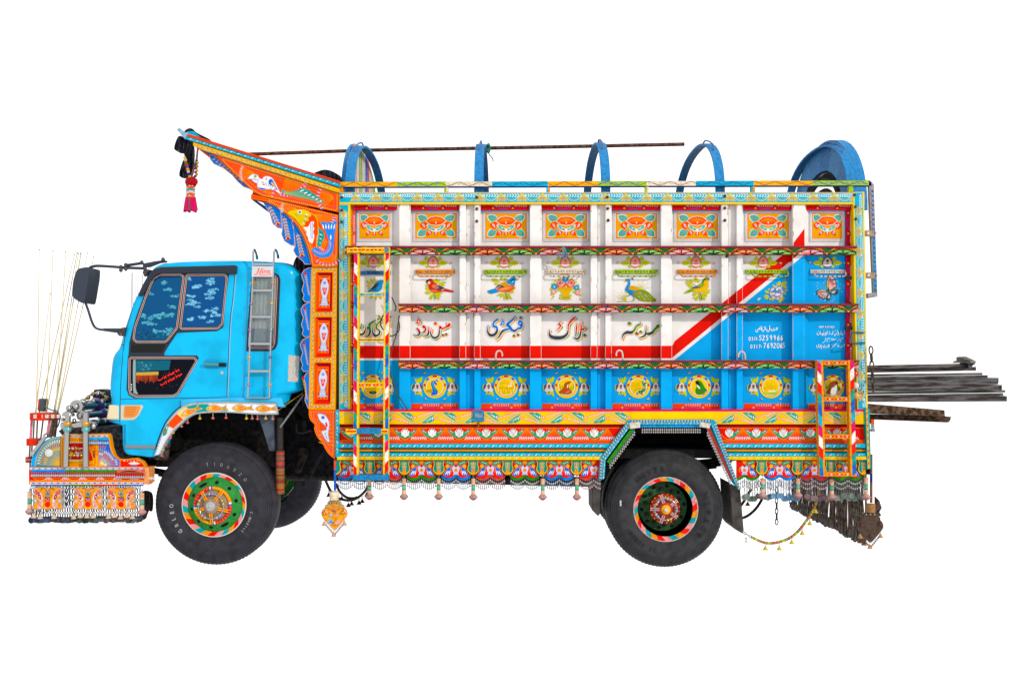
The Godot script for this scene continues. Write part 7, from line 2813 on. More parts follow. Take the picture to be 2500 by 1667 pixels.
func hub_ornament(root: Node3D, o: Vector3, r: float, front: bool) -> void:
	var s := Shape.new()
	var cols := []
	var path := []
	for i in 72:
		var a := TAU * i / 72
		path.append(o + Vector3(cos(a) * r, sin(a) * r, 0.012))
		cols.append((K.amber if i % 2 else K.gold) if (i / 18) % 2 == 0 else (K.coral if i % 2 else K.red))
		if i % 18 < 2: cols[i] = K.white if i % 2 else K.royal
	if front:
		s.tube(path, 0.016, 8, K.red, -1.0, true, cols)
	s.lathe(o, Vector3(0, 0, 1), PackedVector2Array([Vector2(r * 0.92, 0.0), Vector2(r * 0.9, 0.012), Vector2(r * 0.75, 0.022), Vector2(r * 0.45, 0.05), Vector2(r * 0.4, 0.065), Vector2(r * 0.3, 0.07), Vector2(0, 0.072)]), 30, paint("a89078") if front else paint("c44830"))
	if not front:
		on_wheel(s, r, r * 0.92, 0.013, 0.014, 60, [K.red, K.amber, K.deep], 0.0, 0.7, o)
		on_wheel(s, r * 0.8, r * 0.7, 0.024, 0.03, 30, [K.red, K.off, K.amber], 0.0, 0.7, o)
	part("hub", s, M.worn_enamel, root)
	s = Shape.new()
	for i in 5:
		var a := TAU * i / 5 + (-PI / 2 if front else PI)
		var d := Vector3(cos(a), sin(a), 0)
		for k in 3:
			var off := Vector3(-sin(a), cos(a), 0) * (k - 1) * 0.009
			s.bar(o + d * r * 0.42 + off + Vector3(0, 0, 0.066), o + d * r * 0.98 + off + Vector3(0, 0, 0.034), 0.009, 0.012, [K.gold, K.red, K.gold][k] if front else [K.silver, K.red, K.silver][k], Vector3(0, 0, 1))
	part("hub_spokes", s, M.worn_enamel, root)
	s = Shape.new()
	var rr := r * 0.72
	var ringp := []
	for i in 40: ringp.append(o + Vector3(cos(TAU * i / 40) * rr, sin(TAU * i / 40) * rr, 0.062))
	s.tube(ringp, 0.0055, 6, paint("c8c8c8"), -1.0, true)
	part("bead_ring", s, M.chrome, root)
	for i in 5:
		for k in 2:
			var a := TAU * (i + 0.5) / 5 + (-PI / 2 if front else PI) + (k - 0.5) * 0.27
			s = Shape.new()
			s.ball(o + Vector3(cos(a) * rr, sin(a) * rr, 0.064), 0.0155, [paint("98b0b8"), paint("b8a070"), paint("7890c0"), paint("c8a040"), paint("a088c0")][(i + k * 2) % 5], 12)
			part("ball_bead", s, M.spectrum_metal, root)
	s = Shape.new()
	s.lathe(o, Vector3(0, 0, 1), PackedVector2Array([Vector2(0.042, 0.06), Vector2(0.042, 0.078), Vector2(0.036, 0.082), Vector2(0.014, 0.083), Vector2(0.012, 0.088), Vector2(0, 0.089)]), 20, K.silver if front else K.gold)
	if not front:
		s.lathe(o, Vector3(0, 0, 1), PackedVector2Array([Vector2(0.02, 0.08), Vector2(0.018, 0.1), Vector2(0, 0.104)]), 14, K.off)
	part("hub_cap", s, M.worn_enamel, root)

func make_rear_wheel(root: Node3D, z0: Vector3) -> void:
	var R := 0.536
	var rim := 0.294
	var s := Shape.new()
	tyre(s, z0, R, rim, paint("383a3f"))
	var w := paint("26282c")
	for q in [["MG928", 0.375, 0.045, 2.0, 0.16], ["MIRAGE", 0.375, 0.048, -0.16, 0.2], ["11.00R20", 0.385, 0.036, 4.08, 0.1]]:
		arc_text(s, z0, q[0], q[1], q[2] * 1.5, q[3], q[4], w, 0.0425)
	s.slab(z0 + Vector3(-0.422, 0.035, 0.034), z0 + Vector3(-0.408, 0.085, 0.044), 0.001, K.off)
	part("tyre", s, M.rubber, root)
	s = Shape.new()
	s.lathe(z0, Vector3(0, 0, 1), PackedVector2Array([Vector2(rim - 0.006, -0.2), Vector2(rim + 0.004, 0.004), Vector2(rim + 0.002, 0.01), Vector2(rim - 0.006, 0.011)]), 48, paint("c8b8b4"))
	on_wheel(s, rim - 0.006, 0.252, 0.011, -0.02, 28, lip_colours(), -0.12, 1.0, z0)
	part("rim_band", s, M.worn_enamel, root)
	s = Shape.new()
	# dish: the inside of the drum, then its floor
	s.lathe(z0, Vector3(0, 0, -1), PackedVector2Array([Vector2(0.252, 0.02), Vector2(0.246, 0.03), Vector2(0.24, 0.06), Vector2(0.236, 0.15), Vector2(0.225, 0.17)]), 48, paint("4a7a50"))
	for i in s.n.size(): s.n[i] = -s.n[i]
	s.lathe(z0, Vector3(0, 0, 1), PackedVector2Array([Vector2(0.23, -0.17), Vector2(0.15, -0.15), Vector2(0, -0.15)]), 40, paint("3e6a44"))
	for i in 10:
		var a := TAU * (i + 0.2) / 10
		s.lathe(z0 + Vector3(cos(a) * 0.195, sin(a) * 0.195, -0.16), Vector3(0, 0, 1), PackedVector2Array([Vector2(0.017, 0), Vector2(0.017, 0.003), Vector2(0, 0.003)]), 10, K.black)
		s.lathe(z0 + Vector3(cos(a + 0.3) * 0.165, sin(a + 0.3) * 0.165, -0.152), Vector3(0, 0, 1), PackedVector2Array([Vector2(0.02, 0), Vector2(0.018, 0.025), Vector2(0.011, 0.028), Vector2(0.01, 0.045), Vector2(0, 0.045)]), 8, paint("2c3c2c"))
	part("wheel_dish", s, M.worn_enamel, root, "deep dark green wheel dish")
	s = Shape.new()
	s.lathe(z0, Vector3(0, 0, 1), PackedVector2Array([Vector2(0.13, -0.15), Vector2(0.135, -0.06), Vector2(0.137, -0.05)]), 30, paint("8a3a2c"))
	part("hub_barrel", s, M.worn_enamel, root)
	hub_ornament(root, z0 + Vector3(0, 0, -0.055), 0.137, false)

func build_wheels() -> void:
	var f := Node3D.new()
	f.name = "front_wheel"
	truck.add_child(f)
	f.position = at(522.5, 1232, -0.06) - truck.position
	make_front_wheel(f, at(522.5, 1232, -0.06))
	var r := Node3D.new()
	r.name = "rear_wheel"
	truck.add_child(r)
	r.position = at(1625.5, 1243, -0.05) - truck.position
	make_rear_wheel(r, at(1625.5, 1243, -0.05))
	var s := Shape.new()
	tyre(s, at(1625.5, 1243, -0.05) + Vector3(0, 0, -0.33), 0.534, 0.294, paint("26282c"))
	part("inner_tyre", s, M.rubber, truck)
	for w in [f, r]:
		var c: Node3D = w.duplicate()
		c.name = str(w.name) + "_001"
		truck.add_child(c)
		c.position = Vector3(w.position.x, w.position.y, 2 * MID - truck.position.z - (w.position.z + truck.position.z))
		c.position.z = 2 * MID - (w.position.z + truck.position.z) - truck.position.z
		c.rotation.y = PI
	s = Shape.new()
	tyre(s, at(1625.5, 1243, -0.05) + Vector3(0, 0, -1.57), 0.534, 0.294, paint("26282c"))
	part("inner_tyre", s, M.rubber, truck)

func build_chassis() -> void:
	var dark := paint("2a2b2f")
	var grime := paint("3a3532")
	for z in [-0.75, -1.5]:
		var s := Shape.new()
		var a := at(340, 1106, -0.75)
		var b := at(2080, 1046, -0.75)
		s.box(Vector3(a.x, a.y, z - 0.08), Vector3(b.x, a.y + 0.012, z), dark)
		s.box(Vector3(a.x, b.y - 0.012, z - 0.08), Vector3(b.x, b.y, z), dark)
		s.box(Vector3(a.x, a.y, z - 0.02), Vector3(b.x, b.y, z - 0.008), dark)
		if z > -1.0:
			for x in [571, 580, 604, 609, 626, 627, 702, 722, 742, 1560, 1600, 1690, 1740]:
				s.lathe(at(x, 1064 + (x * 7) % 30, z), Vector3(0, 0, 1), PackedVector2Array([Vector2(0.016, 0), Vector2(0.016, 0.012), Vector2(0, 0.014)]), 8, grime)
		part("frame_rail", s, M.grimy_iron, truck)
	for x in [430, 740, 1050, 1400, 1820, 2060]:
		var s := Shape.new()
		var a := at(x, 1100, -0.75)
		s.box(Vector3(a.x - 0.04, a.y, -1.5), Vector3(a.x + 0.04, a.y + 0.16, -0.76), dark)
		part("cross_member", s, M.grimy_iron, truck)
	for q in [[522.5, 1232, 0.5], [1625.5, 1243, 0.9]]:
		var s := Shape.new()
		var c := at(q[0], q[1], -0.06)
		s.tube([Vector3(c.x, c.y, -0.2), Vector3(c.x, c.y, -2.05)], 0.065, 12, grime)
		s.ball(Vector3(c.x, c.y, MID), 0.2 * q[2] * 1.3, grime, 16)
		part("axle", s, M.grimy_iron, truck)
	# leaf springs, a pack of curved blades with hanger and shackle
	for q in [[at(522.5, 1160, -0.7), 0.72, 7], [at(1625.5, 1128, -0.62), 0.85, 10]]:
		var s := Shape.new()
		var c: Vector3 = q[0]
		for k in q[2]:
			var hw: float = q[1] * (1.0 - 0.085 * k)
			var pts := []
			for i in 13:
				var u := -1.0 + i / 6.0
				pts.append(c + Vector3(u * hw, 0.09 * u * u * pow(hw / q[1], 2.0) - k * 0.016, 0))
			for i in 12: s.bar(pts[i], pts[i + 1], 0.09, 0.013, grime if k % 2 else dark)
		s.bar(c + Vector3(-0.06, 0.05, 0.03), c + Vector3(-0.06, -0.2, 0.03), 0.1, 0.03, dark, Vector3(0, 0, 1))
		s.bar(c + Vector3(q[1], 0.1, 0.0), c + Vector3(q[1] + 0.06, 0.26, 0), 0.05, 0.05, dark, Vector3(0, 0, 1))
		s.bar(c + Vector3(-q[1], 0.1, 0.0), c + Vector3(-q[1] - 0.02, 0.24, 0), 0.05, 0.05, dark, Vector3(0, 0, 1))
		part("leaf_spring", s, M.grimy_iron, truck)
	var s := Shape.new()
	s.box(Vector3(at(560, 0).x, at(0, 1185).y, -1.4), Vector3(at(820, 0).x, at(0, 1040).y, -0.86), paint("222326"))
	s.tube([at(700, 1160, -1.1), at(1600, 1180, -1.1)], 0.05, 10, grime)
	part("gearbox", s, M.grimy_iron, truck)
	s = Shape.new()
	s.box(at(380, 1140, -0.5) - Vector3(0, 0, 0.6), at(690, 990, -0.5), paint("1e1f22"))
	s.box(at(690, 1150, -0.62) - Vector3(0, 0, 1.0), at(826, 985, -0.62), paint("232427"))
	s.prism(xy([700, 990, 826, 985, 826, 1120, 800, 1100, 770, 1040]), -0.5, -0.3, paint("1c1d20"))
	s.prism(xy([298, 1040, 420, 1016, 405, 1070, 340, 1150, 300, 1112]), -0.9, -0.4, paint("1e1f22"))
	part("wheel_housing", s, M.grimy_iron, truck)
	s = Shape.new()
	s.lathe(at(742, 1103, -0.6), Vector3(0, 0, 1), PackedVector2Array([Vector2(0.05, 0), Vector2(0.05, 0.05), Vector2(0.02, 0.06), Vector2(0, 0.06)]), 14, grime)
	s.bar(at(745, 1108, -0.55), at(728, 1146, -0.55), 0.06, 0.05, grime, Vector3(0, 0, 1))
	s.ball(at(728, 1146, -0.53), 0.035, grime, 10)
	s.tube(smooth3([at(723, 1035, -0.4), at(724, 1050, -0.4), at(732, 1057, -0.4), at(760, 1051, -0.4)], 4), 0.009, 6, paint("4a4440"))
	s.box(at(736, 1052, -0.45) - Vector3(0, 0, 0.1), at(748, 1025, -0.45), paint("30343c"))
	part("spring_shackle", s, M.grimy_iron, truck)
	# painted column behind the front wheel
	s = Shape.new()
	var cols := [paint("7a5a3c"), paint("b4503a"), paint("6a4a58"), paint("a86a30"), paint("8a3a30")]
	var path := []
	for k in 25: path.append(at(683.5, 1100 + k * 4.4, -0.15))
	var rr := RandomNumberGenerator.new()
	rr.seed = 9
	var cc := []
	for k in 24: cc.append(cols[rr.randi() % 5])
	s.tube(path, 0.038, 12, cols[0], -1.0, false, cc)
	s.tube([at(683, 1020, -0.15), at(683, 1102, -0.15)], 0.03, 10, grime)
	part("painted_column", s, M.worn_enamel, truck)
	# straps between cab and body
	s = Shape.new()
	s.tube([at(683, 1043, -0.1), at(700, 1020, -0.1), at(742, 962, -0.2)], 0.009, 6, paint("8a8c90"))
	s.tube([at(678, 1002, -0.05), at(740, 958, -0.2)], 0.003, 5, K.gold)
	part("tie_rope", s, M.cloth, truck)
	# mud flaps
	for q in [xy([1445, 1160, 1468, 1160, 1464, 1258, 1459, 1259, 1446, 1246]), xy([1782, 1178, 1808, 1194, 1817, 1296, 1814, 1303, 1795, 1292, 1788, 1282])]:
		s = Shape.new()
		s.prism(q, -0.5, -0.1, paint("4c4846"), 0.006)
		part("mud_flap", s, M.rubber, truck)
	s = Shape.new()
	s.box(at(1478, 1180, -0.35) - Vector3(0, 0, 0.3), at(1790, 1036, -0.7), paint("1c1c1e"))
	var liner := Shape.new()
	liner.box(Vector3(at(1470, 0).x, at(0, 1060).y, -2.3), Vector3(at(1800, 0).x, at(0, 1028).y, -0.13), paint("1c1c1e"))
	part("arch_liner", liner, M.grimy_iron, truck)
	s = Shape.new()
	s.tube(smooth3([at(740, 1190, -0.3), at(792, 1100, -0.35), at(805, 1130, -0.35)], 4), 0.02, 8, dark)
	part("hanger_bracket", s, M.grimy_iron, truck)

# ---- the carved prow over the cab and the post below it ------------------------------------------------------------------------
func leaf_scallop(a: Art, p: PackedVector2Array, stem0: Vector2, stem1: Vector2, n: int, size: float, heart := true) -> void:
	a.line(p, 1.1, K.gold, true)
	a.up()
	var d := (stem1 - stem0).normalized()
	a.frond(stem1.x, stem1.y, stem0.x, stem0.y, n, size, size * 0.28, K.gold, 2.5, false)
	for k in n * 2:
		var q := stem0.lerp(stem1, (k + 0.5) / (n * 2.0))
		a.dot(q.x, q.y, 0.7, K.white if heart else K.red, 6)
	if heart:
		var q := stem1 + d * 4
		a.fan(PackedVector2Array([q - d * 6, q + d.orthogonal() * 3.4, q + d * 6, q - d.orthogonal() * 3.4]), K.crimson)
	a.up(-1)

func bordered(s: Shape, a: Art, p: PackedVector2Array, z0: float, z1: float, moon := 5.0) -> PackedVector2Array:
	s.prism(p, z0, z1, K.orange, 0.003)
	a.lev = 1
	var ins := [1.6, 8.0, 11.5]
	var out := p
	for k in 3:
		var q := Geometry2D.offset_polygon(p, -ins[k], Geometry2D.JOIN_MITER)
		if q.is_empty(): continue
		a.line(q[0], [1.1, 1.0, 1.2][k], [K.amber, paint("e0407c"), K.amber][k], true)
		out = q[0]
	var mid := Geometry2D.offset_polygon(p, -4.8, Geometry2D.JOIN_MITER)
	if mid:
		var path := mid[0]
		path.append(path[0])
		a.lev = 2
		moon_row(a, path, moon, 1.7)
	return out

func build_prow() -> void:
	var z1 := 0.03
	var z0 := -0.02
	var pr := Node3D.new()
	pr.name = "carved_prow"
	truck.add_child(pr)
	pr.set_meta("label", "orange carved and painted prow rising over the cab")
	# beams along the top edge
	for q in [["top_beam", xy([457, 326, 828, 441.5, 828, 446.5, 455, 331.5]), K.orange, 0.06], ["blue_beam", xy([455, 331.5, 828, 446.5, 828, 457, 452, 339]), K.cyan, 0.045], ["brown_fillet", xy([452, 339, 828, 457, 828, 460, 471, 347]), K.rust, 0.03], ["gold_beam", xy([471, 347, 828, 460, 828, 470.5, 477, 359, 470, 355]), K.gold, 0.05]]:
		var s := Shape.new()
		s.prism(q[1], -0.03, q[3], q[2], 0.003)
		var a := Art.new(q[3])
		if q[0] == "blue_beam":
			a.tf = Transform2D(atan2(115.0, 373.0), Vector2(457, 333.2))
			dash_band(a, 386, 7.0, K.cyan, K.white, K.gold, 17.5)
		elif q[0] == "gold_beam":
			a.tf = Transform2D(atan2(112.6, 354.0), Vector2(477, 350.5))
			vine_band(a, 366, 8.6, K.gold, 25.0)
		elif q[0] == "top_beam":
			a.line(xy([458, 329.6, 828, 444.2]), 0.9, K.maroon)
		s.v.append_array(a.v); s.n.append_array(a.n); s.c.append_array(a.c)
		part(q[0], s, M.enamel, pr)
	# the bird board
	var s := Shape.new()
	var a := Art.new(z1)
	var top := xy([524, 378, 826.5, 471, 825.5, 518, 640, 479, 617, 467])
	bordered(s, a, top, z0, z1)
	a.lev = 1
	ray_fan(a, Vector2(700, 424), 6, 58, 0.35, 1.9, 20, K.amber, K.white, K.royal)
	ray_fan(a, Vector2(816, 482), 4, 46, 2.3, 3.9, 16, K.amber, K.white, K.royal)
	ray_fan(a, Vector2(622, 424), 2, 40, 2.6, 3.7, 12, K.amber, K.white, K.off)
	ray_fan(a, Vector2(640, 468), 2, 30, -0.4, 0.5, 6, K.amber, K.white, K.royal)
	# white bird
	a.lev = 4
	for q in [xy([604, 437, 609, 430, 615, 426, 622, 425, 629, 428, 632, 434, 640, 437, 643, 432, 651, 430, 660, 432, 668, 440, 676, 455, 684, 471, 688, 477, 672, 466, 660, 462, 640, 463, 631, 460, 627, 453, 628, 449, 618, 443, 612, 437])]:
		var p := smooth(q, 4, true)
		a.poly(p, K.white)
		a.lev = 5
		a.line(p, 0.8, paint("4a9ae0"), true)
	a.lev = 6
	a.dot(622.5, 430, 3.6, K.teal, 12)
	body(a, [655, 442, 660, 437, 666, 441, 672, 453, 679, 466, 668, 456, 657, 450], K.royal)
	body(a, [630, 458, 640, 459, 650, 460.5, 638, 462.2], K.royal)
	a.frond(666, 459, 640, 445, 6, 6, 1.2, K.royal, 0.8)
	a.leaf(648, 441, 651, 433, 2.4, K.red, 0.5)
	for k in 4: a.line(xy([611 + k * 3, 437.5 + k, 622 + k * 3, 434 + k * 1.6]), 0.5, K.royal)
	for k in 4: a.leaf(632 - k * 1.2, 439 + k * 2.6, 629 - k * 1.4, 440 + k * 2.8, 1.2, K.royal)
	a.lev = 7
	a.dot(622, 430, 1.8, K.gold, 8)
	body(a, [661, 446, 665, 445, 671, 454, 674, 460, 665, 452], K.gold)
	a.leaf(668, 461, 675, 465, 3, K.red, 0.5)
	a.leaf(640, 449, 646, 452, 2.6, K.red, 0.5)
	# its teal tail
	a.lev = 4
	a.poly(smooth(xy([686, 463, 700, 467, 716, 467, 730, 462, 742, 459, 747, 463, 755, 464, 760, 470, 768, 473, 772, 479, 778, 481, 780, 486, 788, 490, 792, 495, 776, 493, 756, 488, 730, 482, 705, 477, 692, 472]), 4, true), K.teal)
	a.lev = 5
	for k in 6:
		a.line(smooth(xy([692, 468 + k * 0.8, 715, 470 + k * 1.6, 738 + k * 8, 466 + k * 5]), 4), 0.5, K.leafy)
		a.leaf(730 + k * 9.6, 468.5 + k * 4.6, 743 + k * 8.6, 463 + k * 5.6, 3.0, K.white, 0.5)
		a.dot(731 + k * 9.6, 468 + k * 4.6, 1.4, K.red, 6)
	var bb := part("bird_board", s, M.enamel, pr)
	part("bird_painting", a, M.enamel, bb, "white dove with a teal tail")
	# the fish board under it
	s = Shape.new()
	a = Art.new(z1)
	var low := xy([612, 473.5, 640, 480.5, 824.5, 524, 823, 650, 761, 651, 757, 627, 750, 603, 740, 577, 728, 555, 711, 534, 693, 517, 676, 504, 650, 492, 611, 485])
	bordered(s, a, low, z0, z1)
	a.lev = 1
	ray_fan(a, Vector2(764, 521), 4, 60, 0.1, 0.95, 14, K.amber, K.white, K.royal)
	ray_fan(a, Vector2(728, 510), 4, 46, 2.9, 3.5, 8, K.amber, K.white, K.off)
	ray_fan(a, Vector2(800, 586), 4, 30, 1.9, 3.6, 12, K.amber, K.white, K.off)
	ray_fan(a, Vector2(800, 610), 4, 42, 0.6, 2.4, 16, K.amber, K.white, K.royal)
	a.lev = 4
	body(a, [702, 519, 712, 514, 730, 511, 746, 513, 758, 520, 759, 527, 752, 531, 753, 539, 745, 541, 744, 549, 736, 552, 729, 545, 720, 533, 706, 523], paint("f2cc10"))
	a.line(smooth(xy([759, 520, 772, 532, 776, 552, 776, 575, 773, 592, 772, 604]), 4), 2, K.gold)
	a.line(smooth(xy([736, 553, 750, 575, 760, 610]), 4), 1.6, K.gold)
	body(a, [740, 555, 752, 553, 757, 543, 766, 541, 764, 552, 767, 558, 764, 566, 767, 576, 764, 590, 761, 594, 753, 588, 751, 578, 747, 573, 748, 565], K.white)
	body(a, [777, 556, 786, 563, 791, 570, 792, 580, 787, 588, 783, 602, 775, 599, 773, 588, 777, 575], K.teal)
	body(a, [760, 610, 773, 604, 784, 613, 796, 611, 801, 596, 800, 580, 792, 560, 783, 544, 790, 541, 798, 544, 806, 541, 812, 544, 822, 539, 818, 560, 815, 590, 813, 610, 804, 625, 788, 629, 772, 625], paint("1e86f0"))
	a.lev = 5
	a.dot(731.5, 518, 5, K.white, 14)
	for k in 7: a.line(PackedVector2Array([Vector2(718, 521), Vector2(757 - k * 3.4, 529 + k * 3.2)]), 0.6, K.lime)
	for k in 5: a.leaf(744 - k * 1.0, 522 + k * 5.2, 754 - k * 3.4, 525 + k * 5.4, 2.6, K.teal if k % 2 else K.white)
	a.frond(760, 546, 761, 586, 9, 8, 1.3, K.royal, 2.5, false)
	for k in 6: a.leaf(778 + k * 0.4, 566 + k * 5, 789 - k * 1.2, 570 + k * 5, 1.6, K.white if k % 2 else K.dark_green)
	for k in 5: a.leaf(790 + k * 6, 560, 787 + k * 7.6, 546, 3.0, K.white, 0.5)
	a.frond(806, 590, 768, 613, 1, 1, 0.5, K.gold)
	for k in 16:
		var q := smooth(xy([768, 613, 784, 620, 800, 616, 808, 600, 807, 588]), 4)[k]
		for sgn in [-1.0, 1.0]: a.leaf(q.x, q.y, q.x - 3.6 + sgn * 2, q.y - 1 + sgn * 4, 1.2, K.gold)
	a.leaf(807, 586, 807, 572, 3.4, K.white, 0.5)
	a.lev = 6
	a.dot(731.5, 518, 3.4, K.teal, 12)
	a.lev = 7
	a.dot(730.5, 518, 1.8, K.red, 8)
	var fb := part("fish_board", s, M.enamel, pr)
	part("fish_painting", a, M.enamel, fb, "yellow-headed fish with a blue tail")
	# blue leaf scallops hanging from both boards
	var leaves := [[xy([510, 376, 524, 379, 570, 423, 617, 466.5, 606, 460, 593, 456, 579, 444, 565.5, 427.6, 542, 410, 520, 400, 511, 388]), Vector2(598, 449), Vector2(522, 387), 10, 7.0],
		[xy([641, 494, 652, 493, 676, 505, 684, 512, 687, 530, 688, 558, 676, 556.5, 664, 546, 657, 521]), Vector2(655, 500), Vector2(676, 544), 6, 11.0],
		[xy([686, 512, 693, 518, 711, 535, 718, 560, 720, 600, 709, 599.5, 693, 589, 685.5, 572, 688, 556]), Vector2(693, 528), Vector2(702, 578), 7, 11.0],
		[xy([714, 538, 728, 556, 740, 578, 750, 604, 759, 640, 760, 646, 743, 646, 738, 638, 721, 624, 714.5, 611, 719, 600]), Vector2(725, 568), Vector2(736, 620), 7, 11.0]]
	for i in 4:
		s = Shape.new()
		a = Art.new(0.0)
		s.prism(leaves[i][0], z0, 0.0, paint("0b74e0"), 0.002)
		a.lev = 1
		leaf_scallop(a, Geometry2D.offset_polygon(leaves[i][0], -1.2)[0], leaves[i][1], leaves[i][2], leaves[i][3], leaves[i][4], i > 0)
		s.v.append_array(a.v); s.n.append_array(a.n); s.c.append_array(a.c)
		part("leaf_scallop", s, M.enamel, pr)
	# nose block, roof boards and the far side
	s = Shape.new()
	s.prism(xy([430.5, 316, 436.5, 311.5, 458, 328, 450, 339.5]), -2.3, 0.05, paint("8fb8dc"), 0.004)
	part("nose_block", s, M.worn_enamel, pr)
	s = Shape.new()
	s.prism(xy([455, 321, 470, 320, 488, 334, 458, 330]), -0.5, 0.02, K.cyan, 0.003)
	part("nose_wedge", s, M.enamel, pr)
	s = Shape.new()
	s.prism(xy([462, 332, 828, 446, 828, 452, 462, 338]), -2.28, -0.035, K.orange)
	part("roof_boards", s, M.enamel, pr)
	s = Shape.new()
	s.prism(xy([457, 326, 828, 441.5, 826, 519, 823, 650, 761, 651, 740, 577, 711, 534, 676, 504, 611, 485, 617, 467, 510, 385, 477, 359]), -2.3, -2.25, K.orange)
	part("far_board", s, M.enamel, pr)
	s = Shape.new()
	s.prism(xy([612, 486, 622, 487, 655, 512, 650, 515]), -0.4, -0.03, paint("2a5a88"))
	part("under_board", s, M.enamel, pr)
	# the post: blue scalloped edge, three red frames with a fish in each
	s = Shape.new()
	s.prism(xy([760, 651, 822.5, 650, 818, 1000, 753, 1000]), z0 - 0.1, 0.0, K.gold, 0.003)
	a = Art.new(0.0)
	var slope := -6.5 / 350.0
	for q in [[761.5, 8.6], [812.5, 8.6]]:
		a.tf = Transform2D(PI / 2 + 0.0175, Vector2(q[0] + 9.4, 654))
		vine_band(a, 343, 8.6, K.amber.lerp(K.gold, 0.5), 23.0)
	for y in [651.5, 761.0, 872.5, 986.5]:
		a.tf = Transform2D(0, Vector2(771 + (y - 651) * slope, y))
		vine_band(a, 41, 11.0, K.amber.lerp(K.gold, 0.5), 21.0)
	a.here()
	s.v.append_array(a.v); s.n.append_array(a.n); s.c.append_array(a.c)
	var post := part("prow_post", s, M.enamel, pr, "gold post with three red framed fish panels")
	for q in [[665.0, 760.0], [774.0, 871.5], [885.5, 985.5]]:
		var x0: float = 772.5 + (q[0] - 651) * slope
		var x1: float = 811.5 + (q[0] - 651) * slope
		var dx: float = (q[1] - q[0]) * slope
		s = Shape.new()
		var o := [at(x0, q[0], 0.012), at(x1, q[0], 0.012), at(x1 + dx, q[1], 0.012), at(x0 + dx, q[1], 0.012)]
		var n := [at(x0 + 7, q[0] + 8, 0.003), at(x1 - 5, q[0] + 8, 0.003), at(x1 + dx - 5, q[1] - 9, 0.003), at(x0 + dx + 7, q[1] - 9, 0.003)]
		for k in 4:
			var j := (k + 1) % 4
			var nn: Vector3 = (o[j] - o[k]).cross(n[k] - o[k]).normalized()
			if nn.z < 0: nn = -nn
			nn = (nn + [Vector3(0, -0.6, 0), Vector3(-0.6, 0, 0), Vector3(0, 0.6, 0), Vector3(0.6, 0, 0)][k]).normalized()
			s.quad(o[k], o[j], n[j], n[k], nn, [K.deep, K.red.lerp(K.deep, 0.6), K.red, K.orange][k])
			s.quad(o[k], o[j], Vector3(o[j].x, o[j].y, 0), Vector3(o[k].x, o[k].y, 0), [Vector3.UP, Vector3.RIGHT, Vector3.DOWN, Vector3.LEFT][k], K.red)
		s.quad(n[0], n[1], n[2], n[3], Vector3(0, 0, 1), K.red)
		a = Art.new(0.003)
		a.tf = Transform2D(0.0185, Vector2((x0 + x1 + dx) / 2.0 + 1.0, (q[0] + q[1]) / 2.0))
		a.line(rect(-12.6, -39, 12.6, 38), 1.0, K.gold, true)
		for k in 4:
			for sgn in [-1.0, 1.0]:
				a.leaf(sgn * (4 + k * 2), -30, sgn * (5 + k * 2), -36, 1.4, K.gold)
		for sgn in [-1.0, 1.0]:
			a.frond(sgn * 10, 24, sgn * 9.4, -6, 9, 4.4, 1.1, K.gold, 0.6)
		a.lev = 2
		var fish := smooth(xy([0, -35, 5, -29, 9.4, -19, 10, -10, 7.5, 4, 5.4, 12, 6, 20, 9, 30, 11, 33, -11, 33, -9, 30, -6, 20, -5.4, 12, -7.5, 4, -10, -10, -9.4, -19, -5, -29]), 3, true)
		a.poly(fish, paint("ccd8f0"))
		a.lev = 3
		a.line(fish, 0.8, paint("8ca4d8"), true)
		a.dot(0, -22, 3.4, K.royal, 12)
		a.fan(xy([-6, -10, 6, -10, 2.2, 7, -2.2, 7]), K.red)
		for k in 5: a.leaf(-7 + k * 3.5, 27, -8 + k * 4, 32, 1.6, K.teal)
		for k in 5: a.line(xy([-3 + k * 1.5, 14, -6 + k * 3, 26]), 0.5, paint("8ca4d8"))
		a.dot(-4, 36, 1.6, K.gold, 6)
		a.dot(4, 36, 1.6, K.gold, 6)
		a.lev = 4
		a.dot(0, -22, 1.5, K.gold, 8)
		a.leaf(-1.8, -10, -0.9, 3, 1.2, paint("ccd8f0"))
		a.leaf(1.8, -10, 0.9, 3, 1.2, paint("ccd8f0"))
		s.v.append_array(a.v); s.n.append_array(a.n); s.c.append_array(a.c)
		part("fish_panel", s, M.enamel, post)
	for i in 4:
		var y0 := 652.0 + i * 85.0
		var xe := 760.5 + (y0 - 651) * slope
		var p := xy([xe, y0, xe - 8, y0 + 1, xe - 20, y0 + 7, xe - 26, y0 + 18, xe - 24, y0 + 28, xe - 20, y0 + 38, xe - 25, y0 + 56, xe - 20, y0 + 68, xe - 23, y0 + 78, xe - 17, y0 + 86, xe - 1.6, y0 + 85])
		if i == 3: p = xy([xe, y0, xe - 10, y0 + 4, xe - 17, y0 + 18, xe - 11, y0 + 30, xe - 10, y0 + 50, xe - 13, y0 + 70, xe - 5, y0 + 90, xe - 1.6, y0 + 92])
		s = Shape.new()
		s.prism(p, z0, -0.006, paint("0b74e0"), 0.002)
		a = Art.new(-0.006)
		leaf_scallop(a, Geometry2D.offset_polygon(p, -1.0)[0], Vector2(xe - 6, y0 + 70), Vector2(xe - 15, y0 + 20), 9, 5.4, true)
		s.v.append_array(a.v); s.n.append_array(a.n); s.c.append_array(a.c)
		part("post_scallop", s, M.enamel, post)
	# carved bracket at the foot, with a white fish
	s = Shape.new()
	a = Art.new(0.02)
	var br := smooth(xy([753, 1000, 753, 1013, 757, 1026, 767, 1036.5, 766, 1047, 773, 1066, 786, 1082, 793, 1096, 803, 1110, 817, 1121]), 3) + xy([818, 1100, 819, 1000])
	bordered(s, a, br, -0.06, 0.02)
	a.lev = 1
